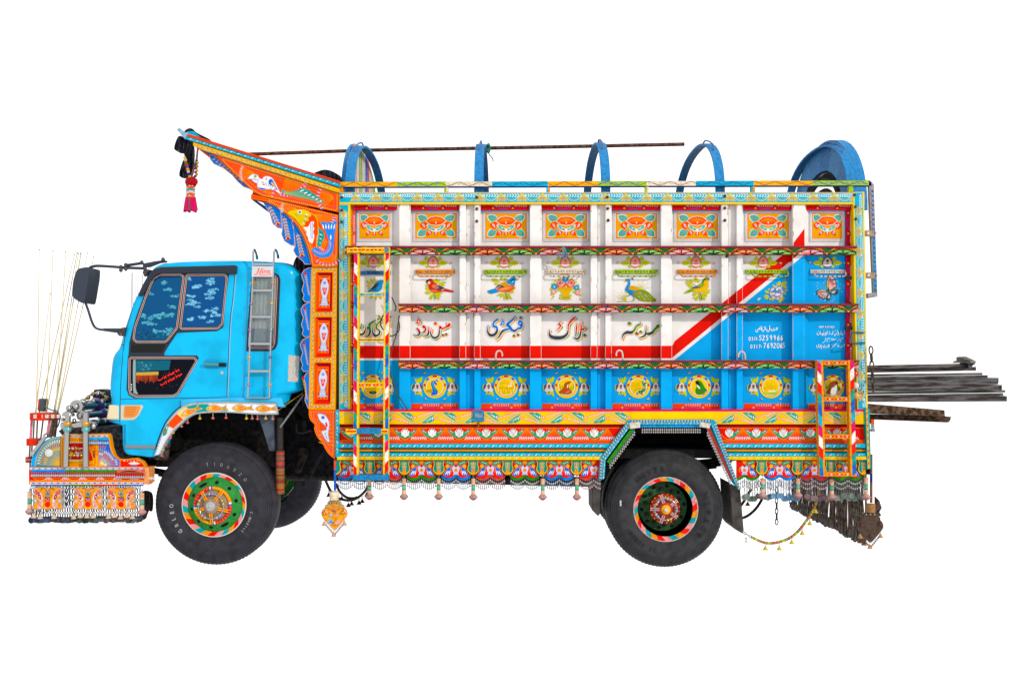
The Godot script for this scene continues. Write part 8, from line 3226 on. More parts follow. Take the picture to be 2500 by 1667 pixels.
	for k in 16: a.leaf(779 - k * 0.2 + (k % 2) * 24, 1014 + k * 4.6, 772 + k * 1.4 + (k % 2) * 30, 1012 + k * 5.2, 1.4, K.gold)
	a.lev = 3
	var wf := smooth(xy([775, 1011, 784, 1010, 795, 1015, 803, 1030, 803, 1045, 801, 1060, 804, 1079, 796, 1075, 788, 1062, 784, 1053, 790, 1051, 796, 1049, 796, 1042, 788, 1034, 780, 1026]), 3, true)
	a.poly(wf, paint("d8e2f6"))
	a.lev = 4
	a.line(wf, 1.0, paint("5a94e0"), true)
	a.dot(788, 1019, 4.2, K.royal, 12)
	a.fan(xy([793, 1032, 797, 1030.5, 800, 1041, 796, 1042.5]), K.red)
	for k in 4: a.leaf(793 + k, 1056 + k * 4, 794 + k * 2, 1062 + k * 4, 1.6, K.gold if k % 2 else K.royal)
	a.lev = 5
	a.dot(785.5, 1018, 2.0, K.red, 8)
	var bk := part("foot_bracket", s, M.enamel, pr)
	part("fish_painting", a, M.enamel, bk, "white fish with a red fin")
	# dark head wall between cab and body
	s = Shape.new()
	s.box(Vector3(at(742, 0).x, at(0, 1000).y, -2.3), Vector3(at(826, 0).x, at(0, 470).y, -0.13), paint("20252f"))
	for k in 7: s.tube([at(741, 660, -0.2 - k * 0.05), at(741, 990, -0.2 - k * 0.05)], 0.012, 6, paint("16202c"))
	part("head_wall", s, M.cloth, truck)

# ---- the front bumper and what it carries --------------------------------------------------------------------------------------
func build_bumper() -> void:
	var b := Node3D.new()
	b.name = "front_bumper"
	truck.add_child(b)
	b.set_meta("label", "painted steel bumper with fans, bead fringes and chrome tubes")
	var zs := 0.0
	# sweep of the side: teal fan, orange door, blue fan, red shoulder
	var s := Shape.new()
	var a := Art.new(zs)
	var arc := ring(Vector2(146, 1139), 72, 74, 14, PI, PI * 1.5)
	s.prism(arc + xy([146, 1139]), -0.06, zs - 0.002, K.sky, 0.002)
	a.poly(ring(Vector2(146, 1139), 61, 71, 14, PI, PI * 1.5) + xy([146, 1139]), paint("0e9aa8"))
	a.lev = 2
	for k in 14:
		var t := PI + PI / 2 * (k + 0.5) / 14
		var d := Vector2(cos(t) * 61, sin(t) * 71)
		var c := Vector2(144, 1137)
		a.line(PackedVector2Array([c, c + d * 0.97]), 1.2, K.gold, false, 0.8)
		var t2 := t + PI / 56
		var e := Vector2(cos(t2) * 61, sin(t2) * 71)
		a.leaf(c.x + e.x * 0.92, c.y + e.y * 0.92, c.x + e.x * 0.76, c.y + e.y * 0.76, 2.0, K.white, 0.5)
		a.leaf(c.x + e.x * 0.78, c.y + e.y * 0.78, c.x + e.x * 0.64, c.y + e.y * 0.64, 1.8, K.red, 0.5)
		a.leaf(c.x + e.x * 0.66, c.y + e.y * 0.66, c.x + e.x * 0.5, c.y + e.y * 0.5, 1.8, K.gold, 0.5)
	a.line(ring(Vector2(146, 1139), 61, 71, 14, PI, PI * 1.5), 1.2, K.gold)
	s.v.append_array(a.v); s.n.append_array(a.n); s.c.append_array(a.c)
	part("teal_fan_panel", s, M.enamel, b)
	var rf := Shape.new()
	rf.lathe(at(118.5, 1105.5, zs), Vector3(0, 0, 1), PackedVector2Array([Vector2(0.037, 0), Vector2(0.037, 0.01), Vector2(0.03, 0.016), Vector2(0, 0.018)]), 20, paint("d8dada"))
	part("clear_reflector", rf, M.lamp_lens, b)
	s = Shape.new()
	a = Art.new(zs)
	s.prism(xy([146, 1139, 146, 1066, 152, 1060, 262, 1059, 266, 1064, 270, 1092, 277, 1112, 286, 1120.5, 300, 1121.5, 331, 1118.5, 347, 1127, 355, 1141, 146, 1141]), -0.06, zs, K.amber, 0.003)
	a.box2(149, 1062, 262, 1067, K.off)
	a.box2(148, 1069, 236, 1139, paint("f8ae08"))
	a.poly(smooth(xy([240, 1069, 262, 1068, 266, 1088, 273, 1108, 284, 1119.5, 291, 1122.5]), 3) + xy([291, 1139, 240, 1139]), K.royal)
	a.poly(xy([293, 1139, 293, 1124, 330, 1121, 344, 1128.5, 352, 1139]), K.red)
	a.lev = 2
	for k in 8:
		a.leaf(153 + k * 14, 1064.5, 161 + k * 14, 1064.5, 2.6, K.royal, 0.5)
		a.dot(165 + k * 12.6, 1064.5, 0.9, K.red, 6)
	for k in 20: a.fan(rect(151 + k * 4.1, 1072, 153.2 + k * 4.1, 1075), K.red)
	for k in 20: a.fan(rect(151 + k * 4.1, 1133, 153.2 + k * 4.1, 1136), K.red)
	for k in 15:
		for x in [151.5, 231.0]: a.fan(rect(x - 1.4, 1078 + k * 3.7, x + 1.4, 1080 + k * 3.7), K.red)
	a.poly(smooth(xy([168, 1084, 186, 1080, 205, 1084, 216, 1096, 226, 1122, 214, 1124, 205, 1112, 190, 1124, 172, 1120, 180, 1106, 168, 1098]), 3, true), K.red)
	ray_fan(a, Vector2(222, 1082), 2, 34, 0.8, 2.2, 10, K.orange, K.orange, K.red)
	a.fan(xy([226, 1100, 230, 1100, 230, 1118, 227, 1118]), K.slate)
	for k in 13:
		var t := -PI / 2 * (k + 0.4) / 13
		var r := 50.0 if t < -1.2 else 48.0
		var d := Vector2(cos(t), sin(t))
		r = 66.0 if t < -1.2 else (44.0 if t < -0.35 else 50.0)
		if t < -1.2: r = minf(66.0, 22.0 / maxf(0.05, cos(t)))
		a.line(PackedVector2Array([Vector2(241, 1138), Vector2(241, 1138) + d * r]), 1.2, K.gold, false, 0.7)
		var dd := Vector2(cos(t - 0.06), sin(t - 0.06))
		for j in 4: a.leaf(241 + dd.x * (r * 0.93 - j * 9), 1138 + dd.y * (r * 0.93 - j * 9), 241 + dd.x * (r * 0.93 - j * 9 - 8), 1138 + dd.y * (r * 0.93 - j * 9 - 8), 1.7, [K.white, K.red, K.cyan, K.white][j], 0.5)
	a.leaf(312, 1131, 342, 1131, 7, K.cream, 0.5)
	for k in 6: a.leaf(300 + k * 8, 1125 + (k % 2), 305 + k * 8, 1124.5, 2.6, [K.white, K.lime, K.cyan][k % 3], 0.5)
	a.leaf(316, 1137, 336, 1136, 3.5, K.royal, 0.5)
	a.lev = 3
	for k in 7:
		a.line(smooth(xy([182, 1100 + k * 1.5, 196 + k, 1108 - k, 208, 1098 + k * 3]), 4), 0.8, [K.white, K.blush, K.sky][k % 3])
		a.leaf(178 + k * 6, 1090 + (k * 5) % 20, 184 + k * 6, 1087 + (k * 5) % 20, 2.2, [K.royal, K.white, K.gold][k % 3], 0.5)
	s.v.append_array(a.v); s.n.append_array(a.n); s.c.append_array(a.c)
	part("side_board", s, M.enamel, b)
	# the beam itself, wrapping round the nose
	s = Shape.new()
	var lo := at(70, 1183, 0)
	var hi := at(361, 1140, 0)
	s.box(Vector3(lo.x, lo.y, -2.26), Vector3(at(150, 0).x, hi.y, -0.02), K.orange)
	s.slab(Vector3(lo.x, lo.y, -0.1), Vector3(hi.x, hi.y, zs + 0.012), 0.004, K.orange)
	a = Art.new(zs + 0.012)
	for y in [1140.8, 1176.5]:
		a.lev = 1
		a.box2(71, y, 360, y + 6, K.off)
		a.lev = 2
		for k in 19:
			a.leaf(76 + k * 15, y + 3, 85 + k * 15, y + 3, 3.0, K.royal, 0.5)
			a.dot(88.5 + k * 15, y + 3, 1.0, K.red, 6)
	a.lev = 1
	a.box2(71, 1147.5, 360, 1176, K.red)
	a.lev = 2
	for k in 7:
		var c := 96 + k * 42
		a.line(swag(c - 20, c + 20, 1162, 11), 1.6, K.amber)
		a.line(swag(c - 16, c + 16, 1161, 7), 1.0, K.amber)
		for j in 5: a.leaf(c + 21 + (j - 2) * 2.2, 1164, c + 21 + (j - 2) * 4.6, 1173, 1.6, K.white)
	a.box2(71, 1172.5, 360, 1175, K.amber)
	s.v.append_array(a.v); s.n.append_array(a.n); s.c.append_array(a.c)
	part("bumper_beam", s, M.enamel, b)
	s = Shape.new()
	s.slab(at(352, 1180, 0.0) - Vector3(0, 0, 0.12), at(362, 1141, 0.018), 0.006, K.amber.lerp(K.blush, 0.3))
	part("beam_end", s, M.worn_enamel, b)
	# fringes of wires and beads
	for q in [[74.0, 158.0, 1148.0, 13.0, K.royal.lerp(K.sky, 0.3)], [158.0, 280.0, 1148.0, 13.0, K.green], [282.0, 352.0, 1149.0, 16.0, K.coral.lerp(K.maroon, 0.3)], [214.0, 264.0, 1069.5, 12.0, K.sky]]:
		s = Shape.new()
		s.slab(at(q[0], q[2] + 5, zs + 0.02) - Vector3(0, 0, 0.006), at(q[1], q[2] - 1, zs + 0.022), 0.001, q[4])
		var n := int((q[1] - q[0]) / 5.2)
		for k in n:
			var x: float = q[0] + (k + 0.5) * (q[1] - q[0]) / n
			s.tube([at(x, q[2] + 4, zs + 0.024), at(x, q[2] + q[3], zs + 0.024)], 0.002, 4, q[4].lerp(K.silver, 0.3))
			s.ball(at(x, q[2] + q[3], zs + 0.024), 0.0115, K.silver if q[2] > 1100 else q[4].lerp(K.white, 0.4), 8, 1.1)
		part("bead_fringe", s, M.worn_enamel, b, "", "stuff")
	s = Shape.new()
	var dome := PackedVector2Array()
	for k in 9: dome.append(Vector2(283 + 66 * k / 8.0, 1151 - 5.0 * sin(PI * k / 8)))
	s.prism(dome + xy([349, 1155, 283, 1155]), -0.02, zs + 0.05, K.coral.lerp(K.stain, 0.35), 0.01)
	part("lamp_hood", s, M.worn_enamel, b)
	# strip of coloured tape and the chain curtain
	s = Shape.new()
	for q in [[74.0, 161.0, K.royal.lerp(K.sky, 0.3)], [161.0, 227.0, K.green], [227.0, 287.0, K.red], [287.0, 348.0, K.royal.lerp(K.sky, 0.3)]]:
		s.slab(at(q[0], 1186.5, zs - 0.004) - Vector3(0, 0, 0.01), at(q[1], 1181.5, zs), 0.001, q[2])
	part("colour_tape", s, M.worn_enamel, b)
	s = Shape.new()
	var hue := [K.royal.lerp(K.slate, 0.7), K.slate, K.dark_green.lerp(K.slate, 0.6), K.maroon.lerp(K.grey, 0.6), K.grey.lerp(K.slate, 0.4)]
	var rr := RandomNumberGenerator.new()
	rr.seed = 14
	for k in 46:
		var x := 75.0 + k * 5.9
		var low := 1262.0 + rr.randf_range(-2, 2)
		var c: Color = hue[clampi(int((x - 70) / 58.0), 0, 4)].lerp(K.slate, rr.randf() * 0.5)
		s.chain(at(x, 1187, -0.03), at(x, low, -0.03), 0.034, 0.014, 0.0028, c)
		s.lathe(at(x, low + 6, -0.03), Vector3(rr.randf_range(-0.4, 0.4), 0.05, 1), PackedVector2Array([Vector2(0.03, -0.001), Vector2(0.03, 0.001), Vector2(0, 0.001)]), 14, c.lerp(K.grey, 0.25))
	for k in 34:
		var z := -0.1 - k * 0.063
		s.chain(Vector3(at(74, 0).x, at(0, 1187).y, z), Vector3(at(74, 0).x, at(0, 1262).y, z), 0.034, 0.014, 0.0028, K.slate)
	part("chain_curtain", s, M.grimy_iron, b, "", "stuff")
	# chrome ladder posts standing before the side board
	var chrome := paint("c4c4c2")
	for q in [[160.5, 1139, 164.5, 1014, 0.025], [209.0, 1139, 208.5, 1006, 0.026]]:
		s = Shape.new()
		s.tube([at(q[0], q[1], 0.05), at(q[2], q[3], 0.05)], q[4], 16, chrome)
		var p := part("chrome_post", s, M.chrome, b)
		for e in [[1034.0, paint("d09a20")], [1048.0, paint("58b0b0")]]:
			s = Shape.new()
			s.ball(at(lerpf(q[0], q[2], 0.8), e[0], 0.05), 0.0375, e[1], 20, 0.86)
			part("ball_bead", s, M.spectrum_metal, p)
	s = Shape.new()
	s.lathe(at(166, 1016, 0.05), Vector3.UP, PackedVector2Array([Vector2(0.05, 0), Vector2(0.055, 0.012), Vector2(0.046, 0.034), Vector2(0.026, 0.045), Vector2(0.02, 0.05), Vector2(0, 0.05)]), 18, chrome)
	s.ball(at(167, 996, 0.05), 0.027, chrome, 16)
	part("post_cap", s, M.chrome, b)
	for q in [[1080.0, false], [1094.5, true], [1111.0, true], [1123.0, false]]:
		s = Shape.new()
		s.tube([at(163, q[0], 0.05), at(208, q[0], 0.05)], 0.006, 8, chrome)
		if q[1]:
			for k in 3: s.ball(at(168 + (6 if q[0] > 1100 else 0) + k * 9.0 + (6 if q[0] > 1100 else 0), q[0], 0.05), 0.0175, paint("c8a030") if k != 1 else chrome, 14)
		part("post_rung", s, M.chrome, b)
	s = Shape.new()
	s.tube([at(80, 1105, 0.02), at(109.5, 1066, 0.02)], 0.017, 12, chrome)
	s.ball(at(78.5, 1107, 0.02), 0.024, chrome, 14)
	s.ball(at(110, 1064.5, 0.02), 0.025, chrome, 14)
	part("chrome_stay", s, M.chrome, b)
	# tubes of the bull bar run across the nose of the truck
	for q in [[186, 992, 0.06, 0.4], [198, 1014, 0.045, 0.2], [175, 1040, 0.035, 0.1]]:
		s = Shape.new()
		var p := at(q[0], q[1], -0.02)
		s.tube([Vector3(p.x, p.y, -0.05), Vector3(p.x, p.y, -2.2)], q[2] * 0.78, 16, chrome)
		s.lathe(Vector3(p.x, p.y, -0.05), Vector3(0, 0, 1), PackedVector2Array([Vector2(q[2] * 0.8, 0), Vector2(q[2], 0.01), Vector2(q[2], 0.04), Vector2(q[2] * 0.7, 0.05), Vector2(0, 0.05)]), 18, chrome)
		s.ball(Vector3(p.x, p.y, 0.0), q[2] * 0.62, chrome, 16)
		var t := part("bull_bar_tube", s, M.chrome, b)
		for k in (1 if q[1] < 1000 else 4):
			s = Shape.new()
			s.lathe(Vector3(p.x, p.y, -0.5 - k * 0.16), Vector3(0, 0, 1), PackedVector2Array([Vector2(q[2] * 0.8, 0), Vector2(q[2] * 1.15, 0.03), Vector2(q[2] * 1.15, 0.09), Vector2(q[2] * 0.8, 0.12)]), 18, [paint("7a50a8"), paint("489a90"), paint("8858b0"), paint("b08a40")][k])
			part("coloured_ring", s, M.spectrum_metal, t)
	s = Shape.new()
	s.tube([at(150, 1040, 0.0), at(198, 1036, 0.0), at(232, 1038, -0.1)], 0.034, 14, chrome)
	s.ball(at(227, 1040, 0.0), 0.033, chrome, 14)
	for q in [[152, 1024], [180, 1026], [193, 1018]]: s.ball(at(q[0], q[1], 0.0), 0.019, chrome, 12)
	part("chrome_horn", s, M.chrome, b)
	s = Shape.new()
	var loop := smooth3([at(200, 984, -0.3), at(208, 973, -0.3), at(222, 963, -0.3), at(240, 959, -0.3), at(253, 963, -0.3), at(260, 974, -0.3)], 5)
	s.tube(loop, 0.011, 8, chrome)
	part("beaded_loop", s, M.chrome, b)
	for q in [[200, 979, 0], [214, 971, 1], [226, 962, 1], [239, 960, 0], [252, 962, 1], [228, 979, 0], [250, 979, 0], [260, 972, 1]]:
		s = Shape.new()
		s.ball(at(q[0], q[1], -0.3), 0.021 if q[2] else 0.024, chrome if q[2] == 0 else paint("b89050"), 12)
		part("ball_bead", s, M.chrome, b)
	s = Shape.new()
	s.prism(smooth(xy([226, 956, 232, 950.5, 250, 951, 258, 958, 260, 982, 226, 982]), 3, true), -0.6, -0.45, paint("26282c"), 0.01)
	part("nearside_mirror_box", s, M.plastic, b)
	# bonnet plate behind the board
	s = Shape.new()
	s.prism(xy([150, 1064, 140, 1052, 150, 1046, 290, 1040, 300, 1060, 330, 1120, 360, 1140, 150, 1140]), -2.1, -0.35, paint("5a6470"), 0.01)
	part("nose_frame", s, M.grimy_iron, b)
	# the red lantern rack at the nose with its whips
	var rk := Node3D.new()
	rk.name = "whip_rack"
	truck.add_child(rk)
	rk.set_meta("label", "red and white rack at the nose with tall pale whips")
	for q in [[107, 1007, 1025, 34, 0.0], [82, 1070, 1087, 18, -0.02], [70, 1115, 1129, 9, -0.02]]:
		s = Shape.new()
		var c := at(q[0], q[2], -0.12)
		s.lathe(c, Vector3.UP, PackedVector2Array([Vector2(0, 0), Vector2(q[3] * S, 0), Vector2(q[3] * S, (q[2] - q[1]) * S), Vector2(0, (q[2] - q[1]) * S)]), 8, paint("e8300c"), [paint("d8786c"), paint("e8300c"), paint("d8786c")], true)
		for k in 5:
			s.slab(at(q[0] - q[3] * 0.8 + k * q[3] * 0.42, q[2] - 4, 0.012 * q[3] / 34.0 - (0.09 if q[3] < 30 else 0.015)) - Vector3(0, 0, 0.02), at(q[0] - q[3] * 0.8 + k * q[3] * 0.42 + q[3] * 0.24, q[1] + 5, 0.012 * q[3] / 34.0 - (0.09 if q[3] < 30 else 0.015)), 0.001, K.off)
		part("rack_band", s, M.worn_enamel, rk)
	for q in [[76, 1024, 73, 1075, 1], [82, 1024, 80, 1070, 0], [90, 1024, 88, 1075, 0], [104, 1024, 98, 1072, 0], [120, 1024, 114, 1062, 1], [129, 1024, 121, 1068, 0], [136, 1024, 131, 1066, 0], [72, 1087, 70, 1116, 0], [77, 1087, 75, 1116, 0], [72, 1129, 72, 1150, 0]]:
		s = Shape.new()
		s.tube([at(q[0], q[1], -0.1), at(q[2], q[3], -0.1)], 0.011 if q[4] else (0.016 if q[0] > 125 else 0.007), 6, paint("f080a0") if q[4] else paint("6a5a48"))
		part("rack_stick", s, M.worn_enamel, rk)
	s = Shape.new()
	s.prism(xy([95, 973, 107, 974, 104, 1005, 92, 1004]), -0.16, -0.09, paint("4c5058"), 0.004)
	s.prism(xy([92, 974, 96, 973, 93, 1004, 89.5, 1000]), -0.16, -0.09, paint("c82818"), 0.003)
	part("tail_lamp_box", s, M.plastic, rk)
	s = Shape.new()
	s.tube(smooth3([at(107, 992, -0.1), at(125, 1001, -0.1), at(138, 1004, -0.1), at(145, 1018, -0.1), at(140, 1040, -0.1), at(131, 1052, -0.1), at(133, 1066, -0.1)], 5), 0.006, 6, paint("3c7480"))
	part("lamp_cable", s, M.plastic, rk)
	for q in [[94.4, 609.7, 87, 1008, -0.1], [128, 611.5, 111, 1008, -0.14], [159, 614, 134, 1008, -0.12], [180, 621.7, 94, 1008, -0.18], [121, 718, 85, 1008, -0.12], [187, 617, 112, 1008, -0.2], [190, 619, 130, 1008, -0.16], [195.7, 618, 132, 1008, -0.14], [196.5, 620, 130.5, 1008, -0.19], [211.8, 618, 138, 1008, -0.14], [228, 626, 140, 1008, -0.2], [319, 671, 322, 1000, -2.2], [322, 667, 326, 1000, -2.15], [331, 677, 327, 1000, -2.2], [336, 674, 330, 1000, -2.25], [347, 674, 333, 1000, -2.2]]:
		s = Shape.new()
		var path := [at(q[2], q[3], q[4]), at(lerpf(q[2], q[0], 0.5) + 1.0, (q[1] + q[3]) / 2, q[4]), at(q[0], q[1], q[4])]
		s.tube(smooth3(path, 4), 0.0058, 6, paint("d8cba0") if q[4] > -1 else paint("a8a8b8"), 0.003)
		s.ball(at(q[0], q[1], q[4]), 0.006, K.rust, 6)
		part("whip", s, M.plastic, rk)

# ---- things that hang from the truck or lie on it ------------------------------------------------------------------------------
func pendulum(x: float, y0: float, y1: float, z: float, label: String) -> void:
	var t := thing("club_pendulum", label, "pendulum", at(x, y1 + 12, z), "club pendulums hanging under the truck")
	var s := Shape.new()
	var top := at(x, y0, z)
	var len_ := (y1 - y0) * S
	s.chain(top + Vector3(0, 0.03, 0), top, 0.022, 0.012, 0.003, K.grey)
	var tones := [K.peach, K.peach, K.navy, paint("5cc09c"), paint("5cc09c"), K.navy, K.peach, K.peach, K.peach]
	var path := []
	for k in 10: path.append(top + Vector3(0, -len_ * [0.0, 0.2, 0.36, 0.39, 0.52, 0.62, 0.66, 0.8, 0.9, 1.0][k], 0))
	s.tube(path, 0.019, 12, K.peach, -1.0, false, tones)
	part("rod", s, M.worn_enamel, t)
	s = Shape.new()
	s.lathe(at(x, y1 + 11, z), Vector3.UP, PackedVector2Array([Vector2(0, 0), Vector2(0.014, 0), Vector2(0.03, 0.014), Vector2(0.04, 0.027), Vector2(0.0405, 0.032), Vector2(0.032, 0.04), Vector2(0.019, 0.055), Vector2(0, 0.057)]), 18, K.blush.lerp(K.grey, 0.6), [K.grey, K.rust.lerp(K.grey, 0.5), K.coral.lerp(K.grey, 0.55), K.blush.lerp(K.grey, 0.6), K.blush.lerp(K.grey, 0.6), K.blush.lerp(K.grey, 0.5), K.grey])
	part("club_head", s, M.worn_enamel, t)

func heart_pendant(x: float, y: float, z: float, rusty: bool, label: String) -> void:
	var t := thing("heart_pendant", label, "pendant", at(x, y + 156, z))
	var s := Shape.new()
	var path := []
	for k in 6: path.append(at(x + 2, y + [-70, -26, -24, -2, 0, 48][k] + 0.0, z))
	s.tube(path, 0.0115, 10, K.silver, -1.0, false, [K.slate, K.coral, K.coral, K.royal, K.royal] if not rusty else [K.rust, K.grey, K.navy, K.maroon, K.rust])
	part("rod", s, M.worn_enamel, t)
	s = Shape.new()
	s.lathe(at(x, y + 71, z), Vector3.UP, PackedVector2Array([Vector2(0, 0), Vector2(0.042, 0), Vector2(0.042, 0.075), Vector2(0, 0.077)]), 20, K.cream if not rusty else K.stain.lerp(K.rust, 0.6))
	part("drum", s, M.worn_enamel, t)
	var body_ := smooth(xy([-6, 72, -11, 72, -17, 77, -17, 82, -23, 84, -24, 91, -29, 95, -32, 103, -30, 112, -24, 121, -14, 132, -5, 142, 0, 146, 6, 142, 14, 133, 24, 121, 31, 111, 32, 103, 29, 95, 25, 91, 24, 84, 18, 82, 17, 77, 11, 72, 6, 72]), 3, true)
	var placed := PackedVector2Array()
	for p in body_: placed.append(p + Vector2(x, y))
	s = Shape.new()
	s.prism(placed, z - 0.012, z + 0.006, K.peach.lerp(K.coral, 0.3) if not rusty else paint("54433c"), 0.002)
	var a := Art.new(z + 0.006)
	a.here(x, y)
	if not rusty:
		var m := PackedVector2Array()
		for p in body_: m.append(Vector2(0, 106) + (p - Vector2(0, 106)) * 0.92)
		a.poly(m, paint("f4a810"))
		a.lev = 2
		for k in 9:
			var tt := -PI / 2 + (k - 4) * 0.26
			a.line(PackedVector2Array([Vector2(0, 102), Vector2(0, 102) + Vector2(cos(tt), sin(tt)) * 22]), 1.0, K.plum.lerp(K.coral, 0.4))
			a.leaf(cos(tt) * 20, 102 + sin(tt) * 20, cos(tt) * 28, 102 + sin(tt) * 28, 3.4, K.teal, 0.5)
		for sgn in [-1.0, 1.0]:
			a.line(smooth(xy([0, 107, sgn * 8, 96, sgn * 18, 92, sgn * 27, 97, sgn * 29, 104]), 4), 1.0, K.coral)
			a.dot(sgn * 8, 108, 4.2, K.sky if sgn < 0 else K.coral, 12)
			for k in 4: a.leaf(sgn * (2 + k), 128, sgn * (13 + k * 2.4), 114 + k * 4.6, 2.4, K.sky if sgn < 0 else K.blush)
		a.lev = 3
		for sgn in [-1.0, 1.0]:
			a.dot(sgn * 8, 108, 2.6, K.white, 10)
			a.dot(sgn * 8, 108, 1.3, K.red if sgn < 0 else K.teal, 8)
	s.v.append_array(a.v); s.n.append_array(a.n); s.c.append_array(a.c)
	part("heart_plate", s, M.worn_enamel, t)
	for q in [[-21, 102], [24, 100], [2, 129]]:
		s = Shape.new()
		s.ball(at(x + q[0], y + q[1], z + 0.012), 0.021, K.amber if not rusty else paint("5c463c"), 12, 0.95)
		if not rusty:
			for k in 5: s.ball(at(x + q[0] + cos(k * 1.26) * 3.4, y + q[1] + sin(k * 1.26) * 3.4, z + 0.026), 0.0075, K.orange if k % 2 else K.cream, 6)
		part("boss", s, M.worn_enamel, t)
	s = Shape.new()
	for k in 7:
		for sgn in [-1.0, 1.0]:
			var q := Vector2(x + sgn * (22 - k * 3.1), y + 122 + k * 3.8)
			s.tube([at(q.x, q.y, z), at(q.x, q.y + 9, z)], 0.002, 4, K.grey)
			s.ball(at(q.x, q.y + 9, z), 0.0085, K.grey.lerp(K.stain, 0.4) if not rusty else K.rust.lerp(K.slate, 0.5), 8)
	for k in 3:
		s.tube([at(x + (k - 1) * 10, y + 66, z + 0.03), at(x + (k - 1) * 10, y + 76, z + 0.03)], 0.002, 4, K.grey)
		s.ball(at(x + (k - 1) * 10, y + 77, z + 0.03), 0.0095, K.grey.lerp(K.stain, 0.4), 8)
	part("bead_fringe", s, M.worn_enamel, t, "", "stuff")
	for q in [[-25, 124], [25, 123], [-1, 150]]:
		s = Shape.new()
		s.tube([at(x + q[0], y + q[1] - 8, z), at(x + q[0], y + q[1], z)], 0.0025, 4, K.grey)
		s.bell(at(x + q[0], y + q[1], z), 0.038, 0.023, K.peach.lerp(K.grey, 0.4) if not rusty else K.stain)
		part("bell", s, M.worn_enamel, t)

func garland(path: Array, bells: Array, label: String, hue: Array, tone: Color) -> void:
	var mid: Vector3 = path[path.size() / 2]
	var t := thing("bell_garland", label, "garland", mid, "hoses strung with bells")
	var sm := smooth3(path, 10)
	var cols := []
	for i in sm.size(): cols.append(hue[(i / 3) % hue.size()] if i % 3 else hue[(i / 3) % hue.size()].lerp(K.slate, 0.5))
	var s := Shape.new()
	s.tube(sm, 0.013, 10, hue[0], -1.0, false, cols)
	part("hose", s, M.worn_enamel, t)
	for q in bells:
		s = Shape.new()
		s.link(q + Vector3(0, 0.012, 0), 0.036, 0.01, 0.0022, Vector3.RIGHT, K.grey)
		s.bell(q, 0.036, 0.024, tone)
		part("bell", s, M.worn_enamel, t)

func cloth_sheet(outline: PackedVector2Array, z: float, thick: float, col: Color, seed_: int) -> Shape:
	# a hanging cloth: the outline filled with folds
	var s := Shape.new()
	var lo := outline[0]
	var hi := outline[0]
	for p in outline:
		lo = lo.min(p)
		hi = hi.max(p)
	var f := FastNoiseLite.new()
	f.seed = seed_
	f.frequency = 0.055
	var fold := func(p: Vector2) -> float: return z + thick * (f.get_noise_2d(p.x * 1.4, p.y * 0.35) + 0.3 * f.get_noise_2d(p.x * 4, p.y))
	var step := maxf(1.6, (hi.y - lo.y) / 40.0)
	var y := lo.y
	while y < hi.y:
		var x := lo.x
		while x < hi.x:
			for piece in Geometry2D.intersect_polygons(rect(x, y, x + step, y + step), outline):
				for i in range(1, piece.size() - 1):
					var p := []
					var n := []
					for q in [piece[0], piece[i], piece[i + 1]]:
						var d: float = fold.call(q)
						p.append(at(q.x, q.y, d))
						n.append(Vector3((fold.call(q - Vector2(1, 0)) - fold.call(q + Vector2(1, 0))) / (2 * S), -(fold.call(q - Vector2(0, 1)) - fold.call(q + Vector2(0, 1))) / (2 * S), 1.0).normalized())
					s.tri(p[0], p[1], p[2], n[0], n[1], n[2], col)
			x += step
		y += step
	var back := Shape.new()
	back.prism(outline, z - thick * 1.6, z - thick, col)
	s.v.append_array(back.v); s.n.append_array(back.n); s.c.append_array(back.c)
	return s

func cloth_thing(called: String, label: String, cat: String, outline: PackedVector2Array, z: float, thick: float, col: Color, seed_: int) -> void:
	var m := part(called, cloth_sheet(outline, z, thick, col, seed_), M.cloth, self)
	tag(m, label, cat)

